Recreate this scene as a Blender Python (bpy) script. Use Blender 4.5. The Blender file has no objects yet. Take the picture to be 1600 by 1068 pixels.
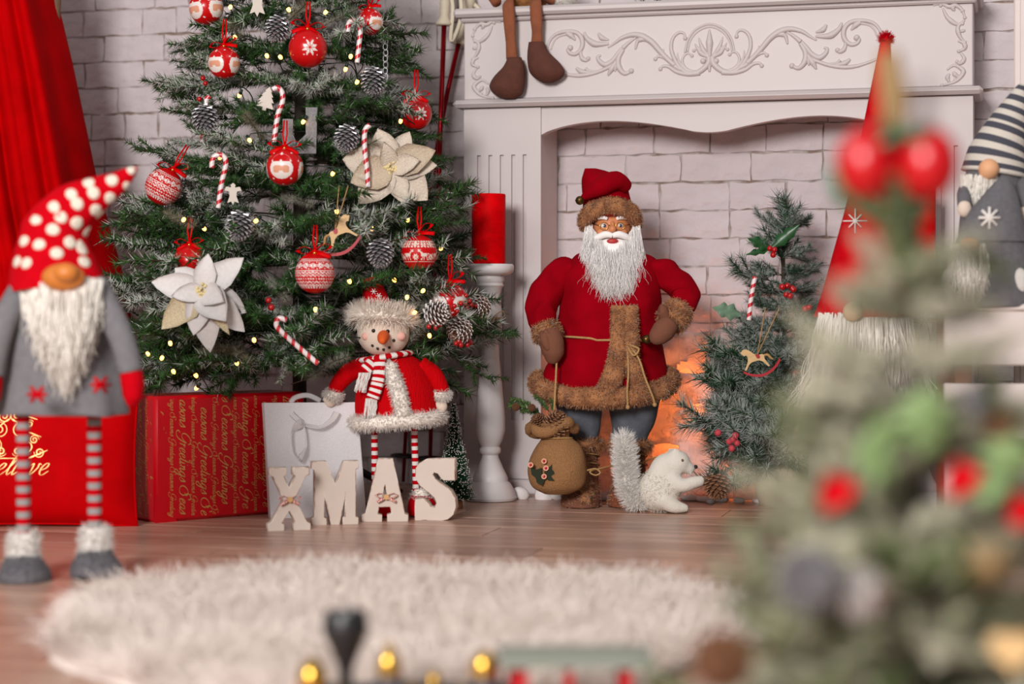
import bpy, math, random
import numpy as np
from mathutils import Vector, Matrix
sc = bpy.context.scene
col = sc.collection
# ------------------------------------------------------------------ camera, world, lights, exposure
FP = 3000.0            # focal length in pixels of the 1600 px wide frame
YH = 480.0             # image row of the horizon
CH = 0.414             # camera height (m)
cam_d = bpy.data.cameras.new('camera'); cam = bpy.data.objects.new('camera', cam_d); col.objects.link(cam)
cam_d.sensor_width = 36.0; cam_d.lens = 36.0 * FP / 1600.0
cam_d.shift_y = -(534.0 - YH) / 1600.0
cam.location = (0, 0, CH); cam.rotation_euler = (math.pi / 2, 0, 0)
cam_d.clip_start = 0.05
cam_d.dof.use_dof = True; cam_d.dof.focus_distance = 3.95; cam_d.dof.aperture_fstop = 2.2
sc.camera = cam
w = bpy.data.worlds.new('studio'); sc.world = w; w.use_nodes = True
w.node_tree.nodes['Background'].inputs[0].default_value = (1.0, 0.965, 0.955, 1)
w.node_tree.nodes['Background'].inputs[1].default_value = 0.27
def area(name, loc, target, size, power, color):
    d = bpy.data.lights.new(name, 'AREA'); d.shape = 'DISK'; d.size = size; d.energy = power; d.color = color
    o = bpy.data.objects.new(name, d); col.objects.link(o); o.location = loc
    o.rotation_euler = (Vector(target) - Vector(loc)).to_track_quat('-Z', 'Y').to_euler()
    return o
area('softbox_key', (-1.5, -1.3, 1.8), (0.0, 4.0, 0.5), 1.3, 235, (1.0, 0.955, 0.94))
area('softbox_ceiling', (0.9, 2.2, 2.7), (0.3, 3.8, 0.3), 1.4, 8, (1.0, 0.955, 0.94))
sc.view_settings.view_transform = 'Standard'; sc.view_settings.look = 'None'
sc.view_settings.exposure = 0.0; sc.view_settings.gamma = 1.0; sc.view_settings.use_curve_mapping = False

# ------------------------------------------------------------------ helpers
rnd = random.Random(7)
rng = np.random.default_rng(11)
R = math.radians
def lin(c):
    return tuple((v / 255 / 12.92) if v / 255 <= 0.04045 else ((v / 255 + 0.055) / 1.055) ** 2.4 for v in c)
MATS = {}
def mat(name, rgb=(200, 200, 200), rough=0.6, metal=0.0, var=0.0, vscale=30.0, bump=0.0, bscale=120.0, sheen=0.0,
        emit=None, estr=0.0, attr=False, sss=0.0, alpha=1.0, stretch=None, coat=0.0, spec=0.5, trans=0.0, rgb2=None, detail=3.0, bdist=.004):
    if name in MATS: return MATS[name]
    m = bpy.data.materials.new(name); m.use_nodes = True
    nt = m.node_tree; b = nt.nodes['Principled BSDF']; L = nt.links
    c = (*lin(rgb), 1)
    b.inputs['Base Color'].default_value = c
    b.inputs['Roughness'].default_value = rough; b.inputs['Metallic'].default_value = metal
    b.inputs['Specular IOR Level'].default_value = spec
    if sheen: b.inputs['Sheen Weight'].default_value = sheen; b.inputs['Sheen Roughness'].default_value = 0.4; b.inputs['Sheen Tint'].default_value = c
    if coat: b.inputs['Coat Weight'].default_value = coat; b.inputs['Coat Roughness'].default_value = 0.08
    if alpha < 1: b.inputs['Alpha'].default_value = alpha
    if trans: b.inputs['Transmission Weight'].default_value = trans
    if emit: b.inputs['Emission Color'].default_value = (*lin(emit), 1); b.inputs['Emission Strength'].default_value = estr
    if sss: b.inputs['Subsurface Weight'].default_value = sss; b.inputs['Subsurface Scale'].default_value = 0.006
    src = None
    if attr:
        a = nt.nodes.new('ShaderNodeAttribute'); a.attribute_name = 'Col'; src = a.outputs['Color']
        L.new(src, b.inputs['Base Color'])
    if var or bump:
        tc = nt.nodes.new('ShaderNodeTexCoord'); mp = nt.nodes.new('ShaderNodeMapping')
        L.new(tc.outputs['Object'], mp.inputs[0])
        if stretch: mp.inputs['Scale'].default_value = stretch
    if var:
        n = nt.nodes.new('ShaderNodeTexNoise'); n.inputs['Scale'].default_value = vscale; n.inputs['Detail'].default_value = detail
        L.new(mp.outputs[0], n.inputs['Vector'])
        if rgb2:
            mx = nt.nodes.new('ShaderNodeMix'); mx.data_type = 'RGBA'
            rp = nt.nodes.new('ShaderNodeMapRange'); rp.inputs[1].default_value = 0.5 - 0.2 / max(var, .01) * .5; rp.inputs[2].default_value = 0.5 + 0.2 / max(var, .01) * .5
            L.new(n.outputs[0], rp.inputs[0]); L.new(rp.outputs[0], mx.inputs[0])
            mx.inputs[6].default_value = c; mx.inputs[7].default_value = (*lin(rgb2), 1)
            L.new(mx.outputs[2], b.inputs['Base Color'])
        else:
            rp = nt.nodes.new('ShaderNodeMapRange'); rp.inputs[1].default_value = 0.3; rp.inputs[2].default_value = 0.7
            rp.inputs[3].default_value = 1 - var; rp.inputs[4].default_value = 1 + var
            L.new(n.outputs[0], rp.inputs[0])
            mx = nt.nodes.new('ShaderNodeVectorMath'); mx.operation = 'SCALE'
            if src: L.new(src, mx.inputs[0])
            else: mx.inputs[0].default_value = c[:3]
            L.new(rp.outputs[0], mx.inputs['Scale']); L.new(mx.outputs[0], b.inputs['Base Color'])
    if bump:
        n2 = nt.nodes.new('ShaderNodeTexNoise'); n2.inputs['Scale'].default_value = bscale; n2.inputs['Detail'].default_value = 4
        bm = nt.nodes.new('ShaderNodeBump'); bm.inputs['Strength'].default_value = bump; bm.inputs['Distance'].default_value = bdist
        L.new(mp.outputs[0], n2.inputs['Vector']); L.new(n2.outputs[0], bm.inputs['Height']); L.new(bm.outputs[0], b.inputs['Normal'])
    MATS[name] = m
    return m

class MB:
    """collects polygons of one mesh"""
    def __init__(s): s.v = []; s.f = []; s.m = []; s.c = []; s.mi = 0; s.col = None
    def add(s, V, F, mi=None):
        o = len(s.v); s.v += [tuple(map(float, p)) for p in V]; s.f += [tuple(int(i) + o for i in f) for f in F]
        s.m += [s.mi if mi is None else mi] * len(F)
        if s.col is not None: s.c += [s.col] * len(V)
        return s
    def box(s, x0, x1, y0, y1, z0, z1, mi=None):
        V = [(x, y, z) for x in (x0, x1) for y in (y0, y1) for z in (z0, z1)]
        return s.add(V, [(0, 1, 3, 2), (4, 6, 7, 5), (0, 4, 5, 1), (2, 3, 7, 6), (0, 2, 6, 4), (1, 5, 7, 3)], mi)
    def prism(s, poly, y0, y1, mi=None, bev=0.0):
        """polygon in (x,z) extruded along y; y0 is the front"""
        n = len(poly)
        V = [(x, y0, z) for x, z in poly] + [(x, y1, z) for x, z in poly]
        F = [tuple(range(n)), tuple(range(2 * n - 1, n - 1, -1))] + [(i, i + n, (i + 1) % n + n, (i + 1) % n) for i in range(n)]
        return s.add(V, F, mi)
    def tube(s, P, rad, n=8, cap=True, mi=None, flat=None, closed=False):
        P = [Vector(p) for p in P]; k = len(P)
        rad = [float(r_) for r_ in rad] if hasattr(rad, '__len__') else [float(rad)] * k
        if len(rad) != k: rad = [float(x) for x in np.interp(np.linspace(0, 1, k), np.linspace(0, 1, len(rad)), rad)]
        V = []; up = None
        for i in range(k):
            t = (P[(i + 1) % k] - P[i - 1]) if closed else P[min(i + 1, k - 1)] - P[max(i - 1, 0)]
            if t.length < 1e-9: t = Vector((0, 0, 1))
            t.normalize()
            if up is None: up = t.orthogonal().normalized() if flat is None else Vector(flat[1])
            if flat is not None: up = Vector(flat[1])
            up = (up - t * up.dot(t))
            up = up.normalized() if up.length > 1e-6 else t.orthogonal().normalized()
            bn = t.cross(up)
            for j in range(n):
                a = 2 * math.pi * j / n
                V.append(P[i] + rad[i] * (math.cos(a) * bn + math.sin(a) * up * (flat[0] if flat else 1)))
        F = [(i * n + j, i * n + (j + 1) % n, ((i + 1) % k) * n + (j + 1) % n, ((i + 1) % k) * n + j) for i in range(k if closed else k - 1) for j in range(n)]
        if cap and not closed: F += [tuple(range(n - 1, -1, -1)), tuple(range((k - 1) * n, k * n))]
        return s.add(V, F, mi)
    def lathe(s, prof, n=32, cx=0, cy=0, mi=None, sy=1.0, cap=True):
        V = [(cx + r * math.cos(2 * math.pi * j / n), cy + sy * r * math.sin(2 * math.pi * j / n), z) for r, z in prof for j in range(n)]
        F = [(i * n + j, i * n + (j + 1) % n, (i + 1) * n + (j + 1) % n, (i + 1) * n + j) for i in range(len(prof) - 1) for j in range(n)]
        if cap: F += [tuple(range(n - 1, -1, -1)), tuple(range((len(prof) - 1) * n, len(prof) * n))]
        return s.add(V, F, mi)
    def ball(s, c, r, n=16, k=10, mi=None, rot=None):
        if not hasattr(r, '__len__'): r = (r, r, r)
        V = []
        for i in range(k + 1):
            a = math.pi * i / k
            for j in range(n):
                b = 2 * math.pi * j / n
                p = Vector((r[0] * math.sin(a) * math.cos(b), r[1] * math.sin(a) * math.sin(b), r[2] * math.cos(a)))
                if rot: p = rot @ p
                V.append(p + Vector(c))
        F = [(i * n + j, (i + 1) * n + j, (i + 1) * n + (j + 1) % n, i * n + (j + 1) % n) for i in range(k) for j in range(n)]
        return s.add(V, F, mi)
    def surf(s, fn, nu, nv, closed_u=True, mi=None):
        """fn(u,v)->point, u around, v along"""
        V = [fn(i / nu if closed_u else i / (nu - 1), j / (nv - 1)) for j in range(nv) for i in range(nu)]
        F = [(j * nu + i, j * nu + (i + 1) % nu, (j + 1) * nu + (i + 1) % nu, (j + 1) * nu + i) for j in range(nv - 1) for i in range(nu if closed_u else nu - 1)]
        return s.add(V, F, mi)
    def build(s, name, mats, parent=None, smooth=True, loc=None, rot=None):
        me = bpy.data.meshes.new(name); me.from_pydata(s.v, [], s.f)
        if not isinstance(mats, (list, tuple)): mats = [mats]
        for m in mats: me.materials.append(m)
        if len(mats) > 1: me.polygons.foreach_set('material_index', s.m)
        if s.c and len(s.c) == len(s.v):
            a = me.color_attributes.new('Col', 'FLOAT_COLOR', 'POINT')
            a.data.foreach_set('color', np.array([(*c, 1) for c in s.c], dtype=np.float32).ravel())
        me.validate()
        if smooth is True: me.polygons.foreach_set('use_smooth', [True] * len(me.polygons))
        elif smooth: me.shade_smooth() if hasattr(me, 'shade_smooth') else None; me.set_sharp_from_angle(angle=R(smooth))
        LAST[0] = link(name, me, parent, loc, rot); return LAST[0]
LAST = [None]
def link(name, me, parent=None, loc=None, rot=None):
    o = bpy.data.objects.new(name, me); col.objects.link(o)
    if parent: o.parent = parent
    if loc is not None: o.location = loc
    if rot is not None: o.rotation_euler = rot
    return o
def npmesh(name, V, F, mats, parent=None, C=None, smooth=True):
    """V (n,3), F (m,3|4) numpy arrays"""
    me = bpy.data.meshes.new(name); V = np.asarray(V, np.float32); F = np.asarray(F, np.int32)
    k = F.shape[1]
    me.vertices.add(len(V)); me.vertices.foreach_set('co', V.ravel())
    me.loops.add(F.size); me.loops.foreach_set('vertex_index', F.ravel())
    me.polygons.add(len(F)); me.polygons.foreach_set('loop_start', np.arange(0, F.size, k, dtype=np.int32))
    if smooth: me.polygons.foreach_set('use_smooth', np.ones(len(F), dtype=bool))
    me.update(calc_edges=True)
    for m in (mats if isinstance(mats, (list, tuple)) else [mats]): me.materials.append(m)
    if C is not None:
        a = me.color_attributes.new('Col', 'FLOAT_COLOR', 'POINT')
        a.data.foreach_set('color', np.concatenate([np.asarray(C, np.float32), np.ones((len(V), 1), np.float32)], 1).ravel())
    return link(name, me, parent)
def tag(o, label=None, cat=None, group=None, kind=None):
    if label: o['label'] = label
    if cat: o['category'] = cat
    if group: o['group'] = group
    if kind: o['kind'] = kind
    return o
def thing(name, label, cat, loc=(0, 0, 0), rz=0.0, group=None):
    o = bpy.data.objects.new(name, None); col.objects.link(o); o.location = loc; o.rotation_euler = (0, 0, rz)
    o.empty_display_size = 0.02
    return tag(o, label, cat, group)
def copy_tree(o, parent=None):
    c = o.copy(); col.objects.link(c); c.parent = parent
    for ch in list(o.children): copy_tree(ch, c)
    return c
def W(px, py, d):
    """world point seen at a pixel of the photograph at depth d"""
    return Vector(((px - 800) / FP * d, d, CH - (py - YH) / FP * d))
class FR:
    """local frame of a thing that stands on the floor under column px0 at depth d"""
    def __init__(s, px0, d, z0=0.0): s.o = Vector(((px0 - 800) / FP * d, d, z0)); s.d = d
    def p(s, px, py, dy=0.0): return W(px, py, s.d + dy) - s.o
    def m(s, px): return px * s.d / FP          # pixels to metres
def crumple(mb, amp, sc_, seed=0.0, i0=0):
    from mathutils import noise as mn
    for i in range(i0, len(mb.v)):
        v = Vector(mb.v[i]); n = mn.noise_vector(v * sc_ + Vector((seed, 3.1, 7.7))); mb.v[i] = tuple(v + n * amp)
    return mb
def translucent(m, k, c=(.9, .86, .84)):
    nt = m.node_tree; b = nt.nodes['Principled BSDF']; t = nt.nodes.new('ShaderNodeBsdfTranslucent'); t.inputs[0].default_value = (*c, 1); mx = nt.nodes.new('ShaderNodeMixShader'); mx.inputs[0].default_value = k
    nt.links.new(b.outputs[0], mx.inputs[1]); nt.links.new(t.outputs[0], mx.inputs[2]); nt.links.new(mx.outputs[0], nt.nodes['Material Output'].inputs[0]); return m
def cr(P, k=6, closed=False):
    """Catmull-Rom through points"""
    P = [Vector(p) for p in P]; n = len(P); out = []
    for i in range(n if closed else n - 1):
        a, b, c, d = (P[(i - 1) % n], P[i], P[(i + 1) % n], P[(i + 2) % n]) if closed else (P[max(i - 1, 0)], P[i], P[i + 1], P[min(i + 2, n - 1)])
        for j in range(k):
            t = j / k
            out.append(0.5 * ((2 * b) + (c - a) * t + (2 * a - 5 * b + 4 * c - d) * t * t + (3 * b - a - 3 * c + d) * t ** 3))
    if not closed: out.append(P[-1])
    return out
def lerpf(xs, ys):
    return lambda t: float(np.interp(t, xs, ys))
def strands(name, roots, dirs, lens, width, mats, parent=None, segs=4, droop=0.0, curl=0.0, C=None, sides=3, taper=0.25, wav=9.0):
    """many tapered hairs as one mesh: roots,dirs (n,3)"""
    roots = np.asarray(roots, float); dirs = np.asarray(dirs, float); n = len(roots)
    dirs = dirs / np.maximum(np.linalg.norm(dirs, axis=1, keepdims=True), 1e-9)
    lens = np.broadcast_to(np.asarray(lens, float), (n,))
    p = roots.copy(); d = dirs.copy(); pts = [p.copy()]
    rp = rng.random((n, 3)) * 6.28; side = np.cross(d, rng.normal(size=(n, 3))); side /= np.maximum(np.linalg.norm(side, axis=1, keepdims=True), 1e-9)
    for k in range(segs):
        d = d + np.array([0, 0, -droop / segs]) + curl * side * np.sin(rp[:, :1] + wav * k / segs)
        d /= np.maximum(np.linalg.norm(d, axis=1, keepdims=True), 1e-9)
        p = p + d * (lens / segs)[:, None]; pts.append(p.copy())
    pts = np.stack(pts, 1)                                    # n, segs+1, 3
    t = np.gradient(pts, axis=1); t /= np.maximum(np.linalg.norm(t, axis=2, keepdims=True), 1e-9)
    a = np.cross(t, side[:, None, :]); a /= np.maximum(np.linalg.norm(a, axis=2, keepdims=True), 1e-9); b = np.cross(t, a)
    wd = np.broadcast_to(np.asarray(width, float), (n,))[:, None] * np.linspace(1, taper, segs + 1)[None, :]
    ring = []
    for j in range(sides):
        an = 2 * math.pi * j / sides if sides > 2 else math.pi * j
        ring.append(pts + wd[:, :, None] * (math.cos(an) * a + math.sin(an) * b))
    V = np.stack(ring, 2)                                     # n, segs+1, sides, 3
    ids = np.arange(n * (segs + 1) * sides).reshape(n, segs + 1, sides)
    fs = []
    for j in range(sides if sides > 2 else 1):
        j2 = (j + 1) % sides
        fs.append(np.stack([ids[:, :-1, j], ids[:, :-1, j2], ids[:, 1:, j2], ids[:, 1:, j]], -1).reshape(-1, 4))
    Cv = None
    if C is not None: Cv = np.repeat(np.asarray(C, float), (segs + 1) * sides, axis=0)
    return npmesh(name, V.reshape(-1, 3), np.concatenate(fs), mats, parent, Cv)

def strand_paths(name, pts, width, mats, parent=None, taper=0.3, sides=3, C=None):
    pts = np.asarray(pts, float); n, k, _ = pts.shape
    t = np.gradient(pts, axis=1); t /= np.maximum(np.linalg.norm(t, axis=2, keepdims=True), 1e-9)
    sd = rng.normal(size=(n, 1, 3)); a = np.cross(t, sd); a /= np.maximum(np.linalg.norm(a, axis=2, keepdims=True), 1e-9); b = np.cross(t, a)
    wd = np.broadcast_to(np.asarray(width, float), (n,))[:, None] * np.linspace(1, taper, k)[None, :]
    V = np.stack([pts + wd[:, :, None] * (math.cos(2 * math.pi * j / sides) * a + math.sin(2 * math.pi * j / sides) * b) for j in range(sides)], 2)
    ids = np.arange(n * k * sides).reshape(n, k, sides)
    fs = [np.stack([ids[:, :-1, j], ids[:, :-1, (j + 1) % sides], ids[:, 1:, (j + 1) % sides], ids[:, 1:, j]], -1).reshape(-1, 4) for j in range(sides)]
    o = npmesh(name, V.reshape(-1, 3), np.concatenate(fs), mats, parent, None if C is None else np.repeat(np.asarray(C, float), k * sides, axis=0)); o['kind'] = 'stuff'
    return o
def sample(mb, n):
    """random points and normals on the polygons of a builder"""
    V = np.array(mb.v); T = np.array([(f[0], f[i], f[i + 1]) for f in mb.f for i in range(1, len(f) - 1)])
    a, b, c = V[T[:, 0]], V[T[:, 1]], V[T[:, 2]]; cr_ = np.cross(b - a, c - a); ar = np.linalg.norm(cr_, axis=1)
    i = rng.choice(len(T), n, p=ar / ar.sum()); u, v = rng.random((n, 1)), rng.random((n, 1)); m = (u + v) > 1; u = np.where(m, 1 - u, u); v = np.where(m, 1 - v, v)
    nr = cr_[i] / np.maximum(ar[i], 1e-12)[:, None]
    return a[i] + u * (b[i] - a[i]) + v * (c[i] - a[i]), nr
def fur(name, mb, n, ln, width, mats, parent, out=None, droop=0.3, jit=0.5, curl=0.25, segs=3, C=None, lean=(0, 0, 0)):
    if LAST[0] is not None and LAST[0].parent is parent: parent = LAST[0]          # the pile belongs to the part just built
    P, Nn = sample(mb, n)
    cen = np.array(mb.v).mean(0)
    s_ = np.sign(((P - cen) * Nn).sum(1).mean()); Nn = Nn * (s_ if s_ else 1)
    D = Nn + rng.normal(size=(n, 3)) * jit + np.array(lean)
    o = strands(name, P, D, ln * rng.uniform(.6, 1.2, n), width, mats, parent, segs, droop, curl, C); o['kind'] = 'stuff'; return o
def loft(fr, rows, n=40, k=6, wob=0.0, seed=0, cap=True, mb=None, fold=0, fa=0.0):
    """rows: (py, xl, xr, depth_ratio[, dy]) of an upright body seen in pixels; returns a builder with elliptical sections"""
    mb = mb or MB(); rr = random.Random(seed); ph = [rr.uniform(0, 6.28) for _ in range(6)]
    rows = [tuple(r) + (0.0,) * (5 - len(r)) for r in rows]
    t = np.arange(len(rows)); tt = np.linspace(0, len(rows) - 1, (len(rows) - 1) * k + 1)
    def sm(vals):
        P = [Vector((v, 0, 0)) for v in vals]; return [q.x for q in cr(P, k)]
    py, xl, xr, dr, dy = [sm([r[i] for r in rows]) for i in range(5)]
    V = []; m = len(py)
    for i in range(m):
        c = (xl[i] + xr[i]) / 2; hw = fr.m(abs(xr[i] - xl[i]) / 2); p = fr.p(c, py[i], dy[i])
        for j in range(n):
            a = 2 * math.pi * j / n; w_ = 1 + wob * (math.sin(3 * a + ph[0] + i * .25) + .6 * math.sin(5 * a + ph[1] - i * .4)) + (fa * (i / m) * math.sin(fold * a + ph[2]) if fold else 0)
            V.append((p.x + hw * w_ * math.cos(a), p.y + hw * dr[i] * w_ * math.sin(a), p.z))
    F = [(i * n + j, (i + 1) * n + j, (i + 1) * n + (j + 1) % n, i * n + (j + 1) % n) for i in range(m - 1) for j in range(n)]
    if cap: F += [tuple(range(n)), tuple(range(m * n - 1, (m - 1) * n - 1, -1))]
    return mb.add(V, F)
def beard(name, fr, parent, xl, xr, ytop, ybot, n, width, mats, dy0, dy1, conv=.4, wav=.004, seed=0, segs=9, ytop2=None, cx=None, taper=.35, C=None):
    """hanging hair: ytop/ybot functions of the pixel column; dy0 root depth, dy1 bulge"""
    g = np.random.default_rng(seed); cx = (xl + xr) / 2 if cx is None else cx; P = []
    for i in range(n):
        x = xl + (xr - xl) * g.random(); u = max(-1.0, min(1.0, (x - cx) / max((xr - xl) / 2, 1))); y0 = ytop(x) + (g.random() ** 1.3) * ((ytop2(x) - ytop(x)) if ytop2 else 12)
        lay = g.random(); y1 = y0 + (ybot(x) - y0) * g.uniform(.72, 1.06); x1 = cx + (x - cx) * (1 - conv * g.uniform(.6, 1.2)) + g.normal() * (xr - xl) * .035; ph, ph2 = g.random(2) * 6.28; am = wav * g.uniform(.4, 1.3)
        row = []
        for k in range(segs + 1):
            t = k / segs; d = dy0 * math.sqrt(max(0.0, 1 - .75 * u * u)) + dy1 * (math.sin(math.pi * min(1, t * .9 + .05)) * (.4 + .6 * lay)) * (1 - .5 * u * u)
            p = fr.p(x + (x1 - x) * t ** 1.2, y0 + (y1 - y0) * t, d); s_ = am * t
            row.append((p.x + s_ * math.sin(ph + 7 * t), p.y + s_ * math.cos(ph2 + 6 * t), p.z))
        P.append(row)
    return strand_paths(name, P, width * g.uniform(.7, 1.2, n), mats, parent, taper, C=C)
def poly_mesh(polys, depth, bevel=0.0):
    """2D outlines with holes (x,y) -> solid mesh, extruded both ways along z"""
    cu = bpy.data.curves.new('outline', 'CURVE'); cu.dimensions = '2D'; cu.fill_mode = 'BOTH'; cu.extrude = depth / 2 - bevel; cu.bevel_depth = bevel; cu.bevel_resolution = 1
    for P in polys:
        sp = cu.splines.new('POLY'); sp.points.add(len(P) - 1); sp.use_cyclic_u = True
        for q, (x, y) in zip(sp.points, P): q.co = (x, y, 0, 1)
    o = bpy.data.objects.new('outline', cu); col.objects.link(o); dg = bpy.context.evaluated_depsgraph_get()
    me = bpy.data.meshes.new_from_object(o.evaluated_get(dg)); bpy.data.objects.remove(o); bpy.data.curves.remove(cu); return me
# ------------------------------------------------------------------ wall / fireplace frame: u along the wall, n into it
TH = R(14.7); U = Vector((math.cos(TH), -math.sin(TH), 0)); N = Vector((math.sin(TH), math.cos(TH), 0))
F0 = Vector((-0.107, 4.28, 0))
def S(s, n=0.0, z=0.0): return F0 + U * s + N * n + Vector((0, 0, z))
def onF(px, py, n=0.0):
    """pixel on the plane of the fireplace front (offset n) -> (s, z)"""
    dr = Vector(((px - 800) / FP, 1, -(py - YH) / FP)); o = Vector((0, 0, CH))
    t = (F0 + N * n - o).dot(N) / dr.dot(N); q = o + dr * t
    return ((q - F0).dot(U), q.z)
# ------------------------------------------------------------------ setting: floor and walls
WALLROT = (0, 0, -TH)
def wood_floor():
    m = bpy.data.materials.new('laminate'); m.use_nodes = True; nt = m.node_tree; L = nt.links; b = nt.nodes['Principled BSDF']
    tc = nt.nodes.new('ShaderNodeTexCoord'); mp = nt.nodes.new('ShaderNodeMapping'); oi = nt.nodes.new('ShaderNodeObjectInfo')
    cx = nt.nodes.new('ShaderNodeCombineXYZ'); ad = nt.nodes.new('ShaderNodeVectorMath')
    mu = nt.nodes.new('ShaderNodeMath'); mu.operation = 'MULTIPLY'; mu.inputs[1].default_value = 37
    L.new(oi.outputs['Random'], mu.inputs[0]); L.new(mu.outputs[0], cx.inputs[0]); L.new(mu.outputs[0], cx.inputs[1])
    L.new(tc.outputs['Object'], ad.inputs[0]); L.new(cx.outputs[0], ad.inputs[1]); L.new(ad.outputs[0], mp.inputs[0])
    mp.inputs['Scale'].default_value = (1.6, 26, 1)
    n = nt.nodes.new('ShaderNodeTexNoise'); n.inputs['Scale'].default_value = 2.2; n.inputs['Detail'].default_value = 8; n.inputs['Roughness'].default_value = .65; n.inputs['Distortion'].default_value = .6
    L.new(mp.outputs[0], n.inputs['Vector'])
    r = nt.nodes.new('ShaderNodeValToRGB'); e = r.color_ramp.elements
    e[0].position = .3; e[0].color = (*lin((134, 102, 85)), 1); e[1].position = .72; e[1].color = (*lin((222, 186, 166)), 1)
    k = r.color_ramp.elements.new(.5); k.color = (*lin((188, 150, 130)), 1)
    L.new(n.outputs[0], r.inputs[0])
    rr = nt.nodes.new('ShaderNodeMapRange'); rr.inputs[3].default_value = .86; rr.inputs[4].default_value = 1.1
    L.new(oi.outputs['Random'], rr.inputs[0])
    sc_ = nt.nodes.new('ShaderNodeVectorMath'); sc_.operation = 'SCALE'; L.new(r.outputs[0], sc_.inputs[0]); L.new(rr.outputs[0], sc_.inputs['Scale'])
    L.new(sc_.outputs[0], b.inputs['Base Color']); b.inputs['Roughness'].default_value = .3; b.inputs['Specular IOR Level'].default_value = .35
    bm = nt.nodes.new('ShaderNodeBump'); bm.inputs['Strength'].default_value = .12; bm.inputs['Distance'].default_value = .002
    L.new(n.outputs[0], bm.inputs['Height']); L.new(bm.outputs[0], b.inputs['Normal'])
    return m
M_floor = wood_floor()
fl = MB(); fl.box(-3.2, 3.4, -4.4, 0.30, -0.03, -0.0035)
floor = fl.build('floor', mat('plank_gap', (70, 55, 48), .8), loc=S(0, 0, 0), rot=WALLROT, smooth=False); tag(floor, 'grey brown laminate plank floor', kind='structure')
PW, PL = 0.142, 1.2
def plank_mesh(i):
    b = .0012; x0, x1, y0, y1 = 0, PL - .0015, 0, PW - .0015
    V = [(x0, y0, -.003), (x1, y0, -.003), (x1, y1, -.003), (x0, y1, -.003), (x0 + b, y0 + b, 0), (x1 - b, y0 + b, 0), (x1 - b, y1 - b, 0), (x0 + b, y1 - b, 0)]
    m = bpy.data.meshes.new('plank'); m.from_pydata(V, [], [(4, 5, 6, 7), (0, 1, 5, 4), (1, 2, 6, 5), (2, 3, 7, 6), (3, 0, 4, 7), (3, 2, 1, 0)]); m.materials.append(M_floor); return m
pm = plank_mesh(0)
for r_ in range(30):
    yy = 0.24 - (r_ + 1) * PW; off = -2.6 - ((r_ * 0.437) % 1) * PL
    for k in range(5):
        link('plank', pm, floor, (off + k * PL, yy, 0))

M_brick = mat('white_painted_brick', (209, 199, 200), .8, var=.09, vscale=9, bump=1.0, bscale=22, bdist=.011)
def mortar():
    m = mat('mortar', (196, 188, 186), .85, var=1.0, vscale=22, bump=.8, bscale=60, rgb2=(140, 120, 108), detail=4); return m
wl = MB(); wl.box(-1.9, 2.1, 0, 0.08, 0, 2.0)
wall = wl.build('wall_back', mortar(), loc=S(0, .168), rot=WALLROT, smooth=False); tag(wall, 'white painted rough brick wall', kind='structure')
BH, BL = 0.0632, 0.158
def brick_mesh(L_, seed, H_=BH):
    rr = random.Random(seed); nx, nz = 7, 4; g = .0012; V = []; F = []
    for j in range(nz):
        for i in range(nx):
            x = g + (L_ - 2 * g) * i / (nx - 1); z = g + (H_ - 2 * g) * j / (nz - 1); y = -.0032 - rr.uniform(0, .0016)
            e = (i in (0, nx - 1)) or (j in (0, nz - 1))
            if i in (0, nx - 1): x += rr.uniform(-.0032, .0012) * (1 if i == nx - 1 else -1)
            if j in (0, nz - 1): z += rr.uniform(-.0034, .0012) * (1 if j == nz - 1 else -1)
            if e: y += .0007
            V.append((x, y, z))
    for j in range(nz - 1):
        for i in range(nx - 1): F.append((j * nx + i, j * nx + i + 1, (j + 1) * nx + i + 1, (j + 1) * nx + i))
    ring = [i for i in range(nx)] + [j * nx + nx - 1 for j in range(1, nz)] + [(nz - 1) * nx + i for i in range(nx - 2, -1, -1)] + [j * nx for j in range(nz - 2, 0, -1)]
    o = len(V); V += [(V[i][0], .002, V[i][2]) for i in ring]
    n = len(ring)
    for k in range(n): F.append((ring[(k + 1) % n], ring[k], o + k, o + (k + 1) % n))
    me = bpy.data.meshes.new('brick'); me.from_pydata(V, [], F); me.materials.append(M_brick)
    me.polygons.foreach_set('use_smooth', [True] * len(F)); me.set_sharp_from_angle(angle=R(35)); return me
BM = [(BL, brick_mesh(BL, k)) for k in range(6)]; BS = [(BL * .56, brick_mesh(BL * .56, 20 + k)) for k in range(4)]; BQ = [(BL * .8, brick_mesh(BL * .8, 40 + k)) for k in range(4)]
far = MB(); nb = 0; br = random.Random(3)
for j in range(31):
    x = -1.88 + br.uniform(-.12, 0)
    while x < 2.05:
        L_, me = br.choice(BM + BM + BS + BQ)
        z = j * BH; vis = -.98 < x + L_ and x < 1.28 and z < 1.13
        # bricks wholly behind the mantel frieze and pillars or the tree foot stay in the joined rest
        hid = (-.0 < x and x + L_ < 1.1 and z > .83) or (.0 < x and x + L_ < .17) or (.93 < x and x + L_ < 1.1)
        if vis and not hid and nb < 300:
            link('brick', me, wall, (x, br.uniform(-.0018, .0018), z + br.uniform(-.0008, .0008)), (br.uniform(-.02, .02), br.uniform(-.008, .008), br.uniform(-.008, .008))); nb += 1
        else:
            far.add([(v.co.x + x, v.co.y, v.co.z + z) for v in me.vertices], [tuple(p.vertices) for p in me.polygons])
        x += L_
fo = far.build('brick_rest', M_brick, wall, smooth=35); fo['kind'] = 'stuff'
print('bricks', nb)

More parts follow.
